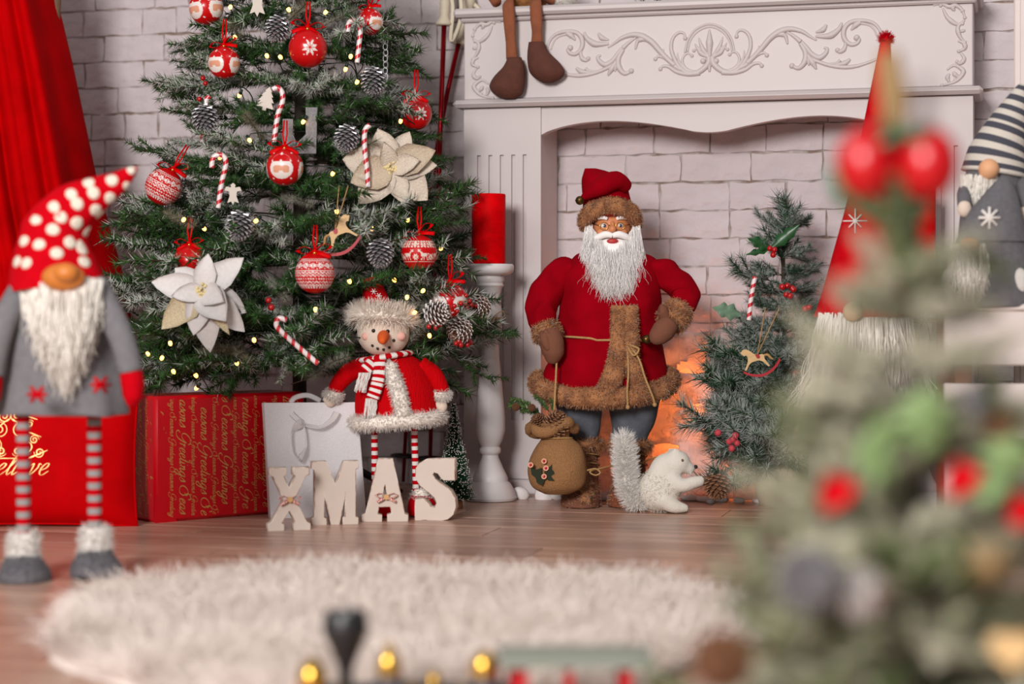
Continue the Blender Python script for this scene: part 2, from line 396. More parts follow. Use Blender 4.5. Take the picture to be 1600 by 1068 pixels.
# ------------------------------------------------------------------ white wooden fireplace surround
M_white = mat('white_lacquer', (202, 192, 190), .45, var=.02, vscale=6)
M_white2 = mat('white_plaster', (206, 196, 194), .5)
fp = thing('fireplace_surround', 'white wooden fireplace surround with carved scroll frieze standing against brick wall', 'fireplace', S(0, 0), -TH)
WID = 1.1035; DEP = .157
def bevbox(x0, x1, y0, y1, z0, z1, b=.003):
    m = MB()
    pr = [(x0 + b, z0), (x1 - b, z0), (x1, z0 + b), (x1, z1 - b), (x1 - b, z1), (x0 + b, z1), (x0, z1 - b), (x0, z0 + b)]
    V = []
    for (x, z) in pr: V.append((min(max(x, x0 + b), x1 - b), y0, min(max(z, z0 + b), z1 - b)))
    for (x, z) in pr: V.append((x, y0 + b, z))
    for (x, z) in pr: V.append((x, y1, z))
    n = 8; F = [tuple(range(n)), tuple(range(3 * n - 1, 2 * n - 1, -1))]
    for k in range(2): F += [(k * n + i, (k + 1) * n + i, (k + 1) * n + (i + 1) % n, k * n + (i + 1) % n) for i in range(n)]
    return m.add(V, F)
bevbox(-.02, WID + .02, -.022, DEP, 1.058, 1.077, .006).build('mantel_shelf', M_white, fp, smooth=35)
bevbox(-.008, WID + .008, -.009, DEP, 1.048, 1.0575, .004).build('mantel_moulding', M_white, fp, smooth=35)
bevbox(0, WID, 0, DEP, .8755, 1.0475, .002).build('frieze', M_white, fp, smooth=35)
bevbox(-.021, WID + .021, -.024, DEP, .857, .8735, .0075).build('shelf_moulding', M_white, fp, smooth=35)
# fluted pillars
def pillar(x0, x1, side):
    m = MB(); zt, zb = .752, .165; Z0, Z1 = .035, .8555
    n = 5; fw = .0085; xc = (x0 + x1) / 2; pit = .0262
    xs = [x0]
    for i in range(n): c = xc - .001 * side + (i - 2) * pit; xs += [c - fw / 2, c + fw / 2]
    xs.append(x1)
    for i in range(len(xs) - 1):
        if i % 2 == 0: m.box(xs[i], xs[i + 1], 0, .02, Z0, Z1)
        else:
            m.box(xs[i], xs[i + 1], 0, .02, zt, Z1); m.box(xs[i], xs[i + 1], 0, .02, Z0, zb); m.box(xs[i], xs[i + 1], .008, .02, zb, zt)
    o = m.build('pillar_front', M_white, fp, smooth=False)
    inner = x1 if side > 0 else x0; outer = x0 if side > 0 else x1
    s_ = MB(); s_.box(min(inner, inner - .018 * side), max(inner, inner - .018 * side), .02, DEP, 0, .8555); s_.box(min(outer, outer + .018 * side), max(outer, outer + .018 * side), .02, DEP, 0, .8555)
    s_.build('pillar_side', M_white, fp, smooth=False)
    bevbox(x0 - .006, x1 + .002, -.008, .02, 0, .034, .004).build('plinth', M_white, fp, smooth=35)
pillar(0, .1763, 1); pillar(WID - .1763, WID, -1)
# arched apron
pts = []
x0, x1, xc = .1763, WID - .1763, WID / 2
for i in range(61):
    t = i / 60; x = x0 + (x1 - x0) * t; h = abs(t - .5) * 2       # h=0 centre .. 1 edge
    q = 1 - h                                                     # 0 edge .. 1 centre
    z = .795 + .027 * math.sin(math.pi * min(1, (q / .90)) ** .82) ** .9 if q < .90 else .795 - .003 * math.sin(math.pi * (q - .9) / .2)
    pts.append((x, z))
ap = MB(); ap.prism([(x0, .8555), *pts, (x1, .8555)], .006, .034); ap.build('apron', M_white, fp, smooth=30)
# shadow line strips left open under the mouldings stay as real gaps (2 mm)
# carved scrolls
orn = MB(); ORN2 = []
def z3(P): return [onF(1000 + x / 6.4, 20 + y / 6.4) for x, y in P]
def z4(P): return [onF(840 + x / 7.27, 20 + y / 7.27) for x, y in P]
def z5(P): return [onF(640 + x / 5.34, 0 + y / 5.34) for x, y in P]
CEN = WID / 2 + .002
def scroll(P, w0=2.6, w1=1.2, mir=True, ball=False, mid=None):
    w0, w1 = w0 * .0018, w1 * .0018
    for sgn in ((1, -1) if mir else (1,)):
        Q = [Vector(((x if sgn > 0 else 2 * CEN - x), 0, z)) for x, z in P]
        Q = cr(Q, 6); k = len(Q)
        if mid: rad = [np.interp(i / (k - 1), [0, .5, 1], [w0, mid * .0018, w1]) for i in range(k)]
        else: rad = [w0 + (w1 - w0) * i / (k - 1) for i in range(k)]
        (orn if sgn > 0 or not ORN2 else ORN2[0]).tube(Q, rad, 8, flat=(1.0, (0, 1, 0)))
        if ball: (orn if sgn > 0 or not ORN2 else ORN2[0]).ball(Q[-1], rad[-1] * 1.9, 10, 6)
scroll(z3([(450, 400), (480, 270), (560, 165), (700, 112), (840, 165), (915, 270), (945, 400)]), 1.5, 1.5, False)
scroll(z3([(475, 390), (505, 275), (580, 185), (700, 140), (820, 185), (892, 275), (922, 390)]), 1.3, 1.3, False)
scroll(z3([(690, 440), (680, 510), (600, 585), (500, 608), (410, 560), (345, 460), (312, 350), (332, 250), (390, 198), (440, 208), (452, 255)]), 4, 1.4, ball=True)
scroll(z3([(660, 540), (560, 590), (470, 565), (425, 500), (437, 435), (480, 405), (520, 430)]), 2.4, 1.2, ball=True)
scroll(z3([(690, 460), (650, 400), (585, 355), (540, 378)]), 2.4, 1.2, ball=True)
scroll(z3([(600, 600), (480, 612), (370, 590), (290, 540), (230, 535), (205, 562)]), 3.5, 1.4, ball=True)
scroll(z3([(420, 570), (340, 530), (270, 465), (190, 435), (155, 462)]), 3, 1.4, ball=True)
scroll(z3([(520, 610), (430, 540), (385, 470), (375, 400)]), 2.4, .8)
scroll(z3([(400, 560), (300, 480), (240, 420), (235, 360)]), 2.4, .8)
for (a, b_) in (((690, 430), (588, 250)), ((690, 440), (550, 310))): scroll(z3([a, ((a[0] + b_[0]) / 2 - 8, (a[1] + b_[1]) / 2 + 30), b_]), 1.6, .7, mid=3.2)
scroll(z3([(695, 440), (695, 300), (695, 165)]), 2, .7, False, mid=4.6)
scroll(z3([(695, 500), (695, 590)]), 3.2, 1.4, False)
for s_ in (0, 1):
    x, z = z3([(630 if not s_ else 762, 482)])[0]; orn.ball((x, 0, z), (.0062, .006, .0062), 12, 8)
def flush(names):
    global orn
    for m_, nm in zip([orn] + ORN2, names): m_.build(nm, M_white2, fp).scale = (1, 1.15, 1)
    orn = MB(); ORN2[:] = [MB()]
flush(['palmette_relief'])
scroll(z4([(105, 430), (135, 325), (200, 250), (300, 216), (420, 218), (490, 268), (512, 345), (490, 420), (430, 468), (370, 458), (345, 420), (372, 398)]), 1.6, 2, ball=True, mid=3.2)
scroll(z4([(150, 420), (190, 320), (250, 265), (330, 245)]), 1, 1.6)
scroll(z4([(330, 230), (385, 262), (432, 312)]), 2.6, 1, mid=3.5)
scroll(z4([(510, 390), (490, 460), (510, 520), (555, 540), (575, 520)]), 1.2, 1.6, mid=3, ball=True)
scroll(z4([(530, 220), (560, 290), (640, 350), (720, 358), (810, 350)]), 1.4, 1.6, mid=4.4)
scroll(z4([(692, 230), (730, 285), (810, 308)]), 1.4, 1, mid=3.6)
scroll(z4([(800, 395), (880, 340), (960, 285), (1080, 250), (1190, 268), (1300, 335), (1385, 430), (1460, 510), (1560, 600)]), 1.2, 3, mid=4)
scroll(z4([(900, 335), (980, 275), (1100, 262)]), 1, 1.5)
scroll(z4([(1112, 415), (1140, 320), (1210, 300), (1300, 340)]), 1.2, 2, mid=3.4)
scroll(z4([(970, 400), (1040, 335), (1120, 280)]), 3, 1.4)
scroll(z4([(975, 415), (920, 520), (925, 620), (990, 690), (1065, 660)]), 2.4, 1.8, mid=3.8, ball=True)
scroll(z4([(720, 482), (685, 500), (705, 550), (770, 590), (850, 545), (905, 470), (960, 400)]), 1.4, 2, mid=3.6)
scroll(z4([(20, 560), (150, 640), (300, 690), (400, 710), (520, 710), (660, 680), (780, 632), (860, 590)]), 1.4, 2.2, mid=2.6)
scroll(z4([(440, 625), (500, 668), (620, 685)]), 1.6, 1.2, mid=3.4)
scroll(z4([(545, 630), (590, 660), (700, 660)]), 2.2, 1)
scroll(z4([(800, 715), (840, 640), (905, 540)]), 1, 2, mid=3.8)
scroll(z4([(880, 670), (890, 610), (910, 550)]), 1, 1.6, mid=2.6)
flush(['scroll_relief', 'scroll_relief'])
for P_ in ([(762, 185), (700, 178), (640, 206), (592, 200), (548, 240), (528, 300)], [(690, 215), (655, 290), (592, 345), (545, 345)], [(528, 320), (578, 370), (566, 440), (528, 492)],
           [(578, 478), (535, 500), (528, 540), (572, 560)], [(560, 570), (532, 620), (560, 655), (585, 640)], [(660, 700), (610, 668), (562, 690), (538, 725), (572, 775), (620, 803), (695, 818)],
           [(640, 800), (655, 760), (640, 730)], [(560, 770), (600, 740), (610, 715)], [(530, 240), (560, 250)], [(600, 190), (615, 220), (600, 240)], [(650, 190), (665, 215)], [(700, 178), (710, 205)], [(535, 690), (560, 705)], [(525, 400), (560, 405)], [(590, 800), (605, 770)]):
    scroll(z5(P_), 1.2, 1.2, mid=3.0 if len(P_) > 2 else 2.4, ball=len(P_) > 3)
flush(['corner_relief', 'corner_relief'])
# ------------------------------------------------------------------ big Christmas tree
M_needle = mat('fir_needles', attr=True, rough=.55, spec=.35)
M_bark = mat('dark_stem', (52, 44, 34), .8, var=.2, vscale=80)
M_wire = mat('green_wire', (24, 34, 26), .5)
def path_pts(P, n=200):
    P = np.array([tuple(p) for p in P]); seg = np.linalg.norm(np.diff(P, axis=0), axis=1); cum = np.concatenate([[0], np.cumsum(seg)])
    return P, cum
def needle_arrays(paths, dens, nl, nw, frost, g, ang=(35, 65), fb=.55, frostcol=(208, 208, 202), green=((30, 52, 30), (66, 92, 48)), grow=0.0):
    Vs, Fs, Cs, off = [], [], [], 0
    ga, gb, fc = np.array(lin(green[0])), np.array(lin(green[1])), np.array(lin(frostcol))
    for P in paths:
        P, cum = path_pts(P); L_ = cum[-1]; n = max(6, int(dens * L_)); t = np.sort(g.random(n)) * L_
        pos = np.stack([np.interp(t, cum, P[:, k]) for k in range(3)], 1)
        i = np.clip(np.searchsorted(cum, t) - 1, 0, len(P) - 2); T = P[i + 1] - P[i]; T /= np.linalg.norm(T, axis=1, keepdims=True)
        q = g.normal(size=(n, 3)); q -= (q * T).sum(1, keepdims=True) * T; q /= np.linalg.norm(q, axis=1, keepdims=True)
        a = np.radians(g.uniform(ang[0], ang[1], n))[:, None]
        d = T * np.cos(a) + q * np.sin(a); l = (nl * g.uniform(.7, 1.15, n) * (1 - grow * t / L_))[:, None]
        e1 = np.cross(d, T); e1 /= np.maximum(np.linalg.norm(e1, axis=1, keepdims=True), 1e-6); e2 = np.cross(d, e1)
        V = np.stack([pos + nw * e1, pos + nw * (-.5 * e1 + .87 * e2), pos + nw * (-.5 * e1 - .87 * e2), pos + d * l * .55 + nw * .9 * e1 * 0 , pos + d * l], 1)
        # mid ring collapses to keep needles cheap: base triangle to tip
        V = V[:, [0, 1, 2, 4]]
        cg = ga + (gb - ga) * g.random((n, 1)); f = (g.random((n, 1)) < frost) * g.uniform(.45, 1, (n, 1))
        tip = cg * 1.15 * (1 - f) + fc * f; bs = cg * (1 - f * fb) + fc * f * fb
        C = np.stack([bs, bs, bs, tip], 1)
        ids = off + np.arange(n)[:, None] * 4
        F = np.concatenate([ids + np.array([[0, 1, 3]]), ids + np.array([[1, 2, 3]]), ids + np.array([[2, 0, 3]])])
        Vs.append(V.reshape(-1, 3)); Cs.append(C.reshape(-1, 3)); Fs.append(F); off += n * 4
    return np.concatenate(Vs), np.concatenate(Fs), np.concatenate(Cs)
def sprig_mesh(L_, seed, frost, dens=1000, nl=.024, nw=.00125, side=True, twig=.105, green=((12, 38, 16), (56, 98, 34)), frostcol=(232, 230, 224), name='branch', sidek=1.0, ang=(35, 65), fb=.55):
    g = np.random.default_rng(seed); rr = random.Random(seed)
    main = cr([(0, 0, 0), (L_ * .35, rr.uniform(-.01, .01), .006), (L_ * .7, rr.uniform(-.015, .015), .0), (L_, rr.uniform(-.02, .02), rr.uniform(-.02, .03))], 5)
    paths = []; stems = [main]; bare = L_ * .22
    paths.append([p for p in main if p.x > bare])
    if side:
        x = L_ * .25; sg = 1
        while x < L_ * .92:
            i = min(range(len(main)), key=lambda k: abs(main[k].x - x)); b = main[i]
            ln = twig * rr.uniform(.75, 1.15) * (1 - .35 * x / L_) * sidek; a = R(rr.uniform(28, 62)) * sg; up = rr.uniform(-.25, .5)
            d = Vector((math.cos(a), math.sin(a), up)).normalized()
            q = [b, b + d * ln * .5 + Vector((.006, 0, .002)), b + d * ln + Vector((.018, 0, rr.uniform(-.012, .012)))]
            q = cr(q, 4); paths.append(q); stems.append(q); x += L_ * rr.uniform(.055, .10) if L_ > .3 else L_ * rr.uniform(.10, .16); sg = -sg
    V, F, C = needle_arrays(paths, dens, nl, nw, frost, g, ang, green=green, frostcol=frostcol, fb=fb)
    st = MB()
    for q in stems: st.tube(q, [.0022 if q is main else .0013] * len(q), 4, cap=False)
    Vs = np.array([tuple(v) for v in st.v]); Fs = np.array(st.f)
    Fs = np.concatenate([Fs[:, [0, 1, 2]], Fs[:, [0, 2, 3]]]) + len(V)
    Cst = np.tile(np.array(lin((58, 46, 34))), (len(Vs), 1))
    o = npmesh(name, np.concatenate([V, Vs]), np.concatenate([F, Fs]), M_needle, None, np.concatenate([C, Cst]), smooth=False)
    me = o.data; bpy.data.objects.remove(o); return me
SPR_L = [sprig_mesh(.38, 100 + k, f) for k, f in enumerate((.02, .06, .35, .6, .04, .85))]
SPR_S = [sprig_mesh(.22, 200 + k, f, twig=.085) for k, f in enumerate((.02, .06, .3, .6, .04, .85))]
TINSEL = [sprig_mesh(.24, 300 + k, 1.0, dens=2600, nl=.034, nw=.00045, side=False, frostcol=fc, ang=(50, 88)) for k, fc in enumerate(((176, 158, 140), (196, 188, 178)))]
TD = 4.08; TC = W(468, 480, TD); TC.z = 0
TREE_R = lerpf([.20, .30, .5, .78, 1.05, 1.25, 1.6], [.36, .40, .375, .30, .215, .15, .02])
tree = thing('christmas_tree', 'tall frosted green Christmas tree crowded with baubles against brick wall', 'tree', (TC.x, TC.y, 0))
tk = MB(); tk.tube([(0, 0, .05), (0, 0, .6), (.004, 0, 1.2), (0, 0, 1.62)], [.016, .014, .011, .004], 10); tk.build('trunk', M_bark, tree)
for k in range(4):
    a = R(38 + 90 * k); l_ = MB(); l_.tube([(0, 0, .10), (.10 * math.cos(a), .10 * math.sin(a), .085), (.26 * math.cos(a), .26 * math.sin(a), .006)], [.011, .009, .008], 8); l_.build('stand_leg', mat('black_metal', (24, 23, 23), .45), tree)
def put(me, parent, base, tip, roll=0.0, name='branch', scale=None, L_=.38):
    base, tip = Vector(base), Vector(tip); d = tip - base; s_ = d.length / L_ if scale is None else scale
    q = d.to_track_quat('X', 'Z').to_matrix() @ Matrix.Rotation(roll, 3, 'X')
    o = bpy.data.objects.new(name, me); col.objects.link(o); o.parent = parent
    o.matrix_local = Matrix.Translation(base) @ q.to_4x4() @ Matrix.Scale(s_, 4); return o
tr = random.Random(5); nbr = 0
z = .285; lv = 0
while z < 1.56:
    r_ = TREE_R(z); n = max(5, int(2 * math.pi * r_ / .122)) if z < 1.15 else 6
    for k in range(n):
        a = 2 * math.pi * (k + .5 * (lv % 2) + tr.uniform(-.22, .22)) / n; rad = r_ * tr.uniform(.82, 1.12); zz = z + tr.uniform(-.02, .02)
        tip = Vector((math.cos(a) * rad, math.sin(a) * rad, zz + tr.uniform(-.035, .05)))
        if tip.y > .36 or (tip.y > .12 and tr.random() < .62): continue
        _w = tip + Vector((TC.x, TC.y, 0)); _px, _py = 800 + _w.x / _w.y * FP, YH + (CH - _w.z) / _w.y * FP
        if _px > 728 and 250 < _py < 430: tip *= .85; tip.z = zz
        if 515 < _px < 700 and _py > 445 and tip.y < -.05: tip *= .62; tip.z = zz
        big = rad > .24
        put(tr.choice(SPR_L if big else SPR_S), tree, (0, 0, zz + .02), tip, tr.uniform(-.4, .4), L_=.38 if big else .22); nbr += 1
    # short inner tufts that fill the front between the long branches
    for k in range(int(n * .5)):
        a = R(tr.uniform(185, 355)); r0 = r_ * tr.uniform(.35, .55); r1 = r_ * tr.uniform(.8, 1.0)
        put(tr.choice(SPR_S), tree, (math.cos(a) * r0, math.sin(a) * r0, z + .035), (math.cos(a + tr.uniform(-.5, .5)) * r1, math.sin(a) * r1, z + .04 + tr.uniform(-.05, .05)), tr.uniform(-1, 1), L_=.22); nbr += 1
    z += .072 if z < 1.1 else .1; lv += 1
# boughs that reach out past the outline in the photograph
for (bx, by, tx, ty, dd, v) in ((655, 500, 803, 528, -.12, 1), (640, 500, 768, 602, -.10, 0), (600, 420, 748, 400, -.06, 4), (590, 250, 726, 300, 0, 0), (330, 260, 214, 228, -.05, 0), (320, 350, 192, 335, -.06, 1),
                                (330, 470, 182, 440, -.1, 2), (330, 540, 215, 600, -.12, 3), (420, 560, 350, 612, -.3, 0), (440, 550, 500, 555, -.3, 4), (400, 520, 470, 575, -.36, 3), (380, 130, 262, 148, -.06, 5), (400, 60, 292, 78, -.08, 0), (540, 60, 612, 20, -.1, 0), (560, 120, 640, 110, -.06, 4), (575, 170, 665, 215, -.12, 4), (560, 440, 690, 445, -.25, 3)):
    b_ = W(bx, by, TD + dd * .5) - TC; t_ = W(tx, ty, TD + dd) - TC; ln = (t_ - b_).length
    put((SPR_L if ln > .2 else SPR_S)[v], tree, b_, t_, .2, L_=.38 if ln > .2 else .22); nbr += 1
def onT(px, py, k=.9):
    d = TD
    for _ in range(4):
        p = W(px, py, d); r_ = TREE_R(p.z); dx = p.x - TC.x; d = TD - k * math.sqrt(max(r_ * r_ - dx * dx, .0006))
    return W(px, py, d)
for (a, b_, v) in (((330, 20), (372, 50), 0), ((420, 75), (462, 20), 0), ((470, 60), (540, 25), 1), ((345, 545), (392, 555), 0), ((455, 600), (545, 555), 1), ((620, 560), (660, 515), 1), ((430, 230), (400, 200), 0), ((420, 300), (490, 320), 1), ((250, 330), (300, 345), 0), ((525, 260), (560, 235), 0), ((410, 420), (450, 470), 1), ((610, 200), (660, 165), 1), ((300, 560), (350, 535), 0), ((600, 470), (650, 480), 1)):
    p0, p1 = onT(*a, .72) - TC, onT(*b_, .95) - TC
    put(TINSEL[v], tree, p0, p1, tr.random() * 3, name='tinsel_branch', L_=.24, scale=max(.55, (p1 - p0).length / .24)); nbr += 1
print('branches', nbr)
# ---- fairy lights
M_bulb = mat('warm_bulb', (255, 215, 140), .3, emit=(255, 188, 92), estr=4.5)
M_sock = mat('bulb_socket', (20, 40, 26), .5)
fairy = thing('fairy_lights', 'string of warm white fairy lights on green wire wound through tall tree', 'string lights', (TC.x, TC.y, 0))
BUL = [(417, 87), (438, 89), (374, 149), (390, 219), (344, 246), (360, 11), (367, 58), (451, 15), (509, 19), (548, 88), (540, 108), (558, 128), (626, 189), (520, 271), (474, 190), (287, 343), (319, 357), (400, 345), (478, 345), (271, 580), (306, 586), (253, 559), (231, 552), (397, 531), (266, 536), (370, 567), (307, 606), (526, 330), (581, 357), (637, 343), (689, 388), (546, 439), (616, 437), (661, 454), (636, 464), (493, 483), (648, 488), (671, 524)]
bm_ = MB(); bm_.ball((0, 0, 0), (.004, .004, .0056), 10, 8); bmesh_ = bm_.build('bulb', M_bulb, fairy); sk = MB(); sk.tube([(0, 0, .004), (0, 0, .014)], [.0036, .003], 8); skm = sk.build('socket', M_sock, bmesh_)
first = True; wpts = []
for (px, py) in sorted(BUL, key=lambda q: (round(q[1] / 95), q[0] if round(q[1] / 95) % 2 else -q[0])):
    p = onT(px, py, .985) - TC
    if first: b_ = bmesh_; first = False
    else: b_ = copy_tree(bmesh_, fairy)
    b_.location = p; b_.rotation_euler = (tr.uniform(-.8, .8), tr.uniform(-.8, .8), 0)
    wpts.append(p + Vector((0, .014, .014)))
    wpts.append(p + Vector((.02, .05, -.012)))
wr = MB(); wr.tube(cr(wpts, 5), .0013, 5); wr.build('wire', M_wire, fairy)
# ------------------------------------------------------------------ tree ornaments
RED = lin((200, 6, 12)); WHT = lin((236, 226, 220)); SKIN = lin((222, 158, 128)); CREAM = lin((226, 214, 196))
DEER = ["........#.#", ".........##", "........###", ".......##..", "#.######...", ".#######...", "..######...", "..#.#.#....", ".#..#.#....", ".#..#..#...", "#...#..#..."]
def bit(P, x, y, w, h):
    """bitmap P laid over a w x h box centred on 0"""
    i = np.floor((x / w + .5) * len(P[0])).astype(int); j = np.floor((.5 - y / h) * len(P)).astype(int)
    ok = (i >= 0) & (i < len(P[0])) & (j >= 0) & (j < len(P)); A = np.array([[ch == '#' for ch in r] for r in P])
    return ok & A[np.clip(j, 0, len(P) - 1), np.clip(i, 0, len(P[0]) - 1)]
def star8(x, y, r):
    rr = np.hypot(x, y); a = np.mod(np.arctan2(y, x), math.pi / 4) - math.pi / 8
    ax, b = rr * np.cos(a), np.abs(rr * np.sin(a)); return (ax > .12 * r) & (ax < r) & (b < .42 * np.minimum(ax - .08 * r, (r - ax) * .9))
def paint(kind, lon, lat):
    C = np.tile(np.array(RED), (len(lon), 1))
    def wrap(a, per): return np.mod(a + per / 2, per) - per / 2
    if kind == 'santa':
        x = wrap(lon, math.pi * .55) * np.cos(lat * .6); y = lat + .12
        dots = np.hypot(wrap(lon * np.cos(lat), .52), wrap(lat + .2, .5)) < .055
        C[dots] = WHT
        x = x / 1.22; y = y / 1.2; face = ((x / .55) ** 2 + ((y + .02) / .5) ** 2 < 1) & (y < .3); C[face] = WHT
        sk = (np.abs(x) < .36) & (y < .12) & (y > -.2) & ~((x / .13) ** 2 + ((y + .24) / .14) ** 2 < 1) & ((np.abs(x) / .38) ** 4 + ((y + .04) / .18) ** 4 < 1); C[sk] = SKIN
        C[np.hypot(x, lat - .72) < .075] = WHT
        arc = (np.abs(np.hypot(x, y - .2) - .5) < .012) & (y > .3); C[arc] = lin((236, 120, 120))
    elif kind == 'flake':
        x = wrap(lon, math.pi * .62) * np.cos(lat * .7); y = lat + .05
        C[star8(x, y, .46)] = WHT
        C[np.hypot(wrap(lon * np.cos(lat) + .3, .7), wrap(lat + .42, .9)) < .035] = WHT
    elif kind == 'knit':
        x = lon; y = lat
        def zig(y0, amp, per, th): return np.abs(y - y0 - amp * (np.abs(np.mod(x / per, 1) - .5) * 4 - 1)) < th
        m = zig(.02, .05, .2, .03) | zig(-.12, .05, .2, .025) | zig(.78, .04, .17, .025) | zig(-.46, .05, .2, .03) | zig(-.62, .05, .2, .025)
        m |= (np.abs(y - .12) < .014) | (np.abs(y - .68) < .014) | (np.abs(y + .22) < .014) | (np.abs(y + .36) < .014)
        m |= star8(wrap(x, .42) * .9, y - .4, .2) | ((np.abs(y - .4) < .24) & (np.hypot(wrap(x + .21, .42), wrap(y - .4, .17)) < .035))
        m |= (np.abs(y + .29) < .03) & (np.mod(x, .14) < .07); m |= (np.abs(y + .8) < .06) & (np.mod(x, .2) < .1)
        m |= (y < -.62) & (y > -.72) & (np.mod(x, .1) < .05)
        C[m] = WHT
    elif kind == 'deer':
        x = lon; y = lat
        xx = wrap(x, .9); sg = np.where(np.mod(np.floor((x + .45) / .9), 2) > 0, 1, -1)
        m = bit(DEER, xx * sg, y + .12, .62, .62) | star8(wrap(x + .45, .9), y + .25, .22)
        m |= (y > .3) & (y < .75) & (np.hypot(wrap(x + .1, .2) * np.cos(y), wrap(y, .17)) < .06) | star8(wrap(x, .5), y - .52, .2)
        m |= (np.abs(y + .52) < .02)
        C[m] = lin((232, 214, 200))
    return C
M_ball = mat('bauble_gloss', attr=True, rough=.3, spec=.3, coat=.2)
M_knit = mat('bauble_print', attr=True, rough=.45, spec=.25)
M_rib = mat('red_satin_ribbon', (208, 0, 6), .5, spec=.08)
M_gold = mat('gold_cap', (190, 150, 70), .3, metal=1)
def ball_mesh(kind, turn, r_):
    nu, nv = 144, 88
    V = []; lon = []; lat = []
    for j in range(nv):
        la = math.pi / 2 - math.pi * (j + .0) / (nv - 1)
        for i in range(nu):
            lo = 2 * math.pi * i / nu - math.pi; lon.append(lo); lat.append(la)
            V.append((r_ * math.cos(la) * math.sin(lo + turn), -r_ * math.cos(la) * math.cos(lo + turn), r_ * math.sin(la)))
    F = [(j * nu + i, (j + 1) * nu + i, (j + 1) * nu + (i + 1) % nu, j * nu + (i + 1) % nu) for j in range(nv - 1) for i in range(nu)]
    return np.array(V), np.array(F), paint(kind, np.array(lon), np.array(lat))
def ribbon(P, w, nrm=(0, 1, 0), mb=None, th=.0006):
    """flat band along P"""
    mb = mb or MB(); mb.tube(P, w, 6, flat=(th / w, nrm)); return mb
def bow_parts(o, c, s_, m=M_rib, tilt=0.0):
    q = Matrix.Rotation(tilt, 3, 'Y'); c = Vector(c)
    for sg in (-1, 1):
        l_ = MB(); P = cr([c, c + q @ Vector((sg * .6 * s_, -.15 * s_, .38 * s_)), c + q @ Vector((sg * 1.05 * s_, -.1 * s_, .18 * s_)), c + q @ Vector((sg * .65 * s_, -.3 * s_, -.06 * s_)), c], 5)
        ribbon(P, .17 * s_, (0, 0, 1), l_); l_.build('bow_loop', m, o)
        t_ = MB(); ribbon(cr([c, c + q @ Vector((sg * .45 * s_, -.3 * s_, -.22 * s_)), c + q @ Vector((sg * .95 * s_, -.25 * s_, -.5 * s_))], 4), .15 * s_, (0, -1, .3), t_); t_.build('bow_tail', m, o)
    k = MB(); k.ball(c, .17 * s_, 8, 6); k.build('knot', m, o)
def bauble(px, py, rpx, kind, turn, label, k=1.04, tilt=0.0, loop=45):
    p = onT(px, py, k); r_ = rpx * p.y / FP
    root = thing('bauble', label, 'bauble', p - Vector((0, 0, r_)), group='baubles on the tall tree')
    root.rotation_euler = (0, tilt, 0)
    V, F, C = ball_mesh(kind, turn, r_); V = V + np.array([0, 0, r_])
    npmesh('ball', V, F, M_knit if kind in ('knit', 'deer') else M_ball, root, C)
    c = MB(); c.lathe([(.0, 2 * r_ - .001), (r_ * .2, 2 * r_ - .001), (r_ * .2, 2 * r_ + .003), (0, 2 * r_ + .004)], 12, cap=False); c.build('cap', M_gold, root)
    bow_parts(root, (0, -.002, 2 * r_ + .004), r_ * .8, tilt=rnd.uniform(-.5, .5))
    h = loop * p.y / FP
    for sg in (-1, 1):
        l_ = MB(); ribbon([(0, 0, 2 * r_ + .003), (sg * .004, .003, 2 * r_ + h * .5), (sg * .0025, .012, 2 * r_ + h)], .0016, (0, 1, 0), l_); l_.build('loop', M_rib, root)
bauble(325, 12, 27, 'santa', -.75, 'red bauble with Santa faces cut by the top edge at upper left of tall tree', tilt=-.1)
bauble(350, 98, 25, 'santa', -.55, 'red bauble with Santa face turned left, upper left side of tall tree')
bauble(481, 76, 30, 'flake', .22, 'glossy red bauble with large white snowflake near the top of tall tree')
bauble(242, 288, 29, 'knit', .2, 'red and white knit patterned bauble at left edge of tree beside the dotted hat tip', tilt=.5)
bauble(445, 261, 29, 'santa', -.1, 'red bauble with Santa face towards the camera in the middle of tall tree')
bauble(492, 427, 31, 'knit', 0, 'red and white knit patterned bauble hanging left below the wooden rocking horse')
bauble(655, 395, 28, 'deer', .3, 'red bauble printed with white reindeer on the right side of tall tree')
bauble(650, 178, 25, 'flake', .4, 'red snowflake bauble half hidden above the cream poinsettia', k=.9)
bauble(578, 34, 21, 'santa', .7, 'red Santa face bauble half hidden by green tips at upper right of tree', k=.85, loop=20)
bauble(296, 408, 25, 'flake', 1.0, 'plain looking red bauble hidden behind the white poinsettia', k=.85)
bauble(703, 470, 28, 'santa', .9, 'red bauble above the snowy pine cones and berries at lower right of tree', k=1.0)

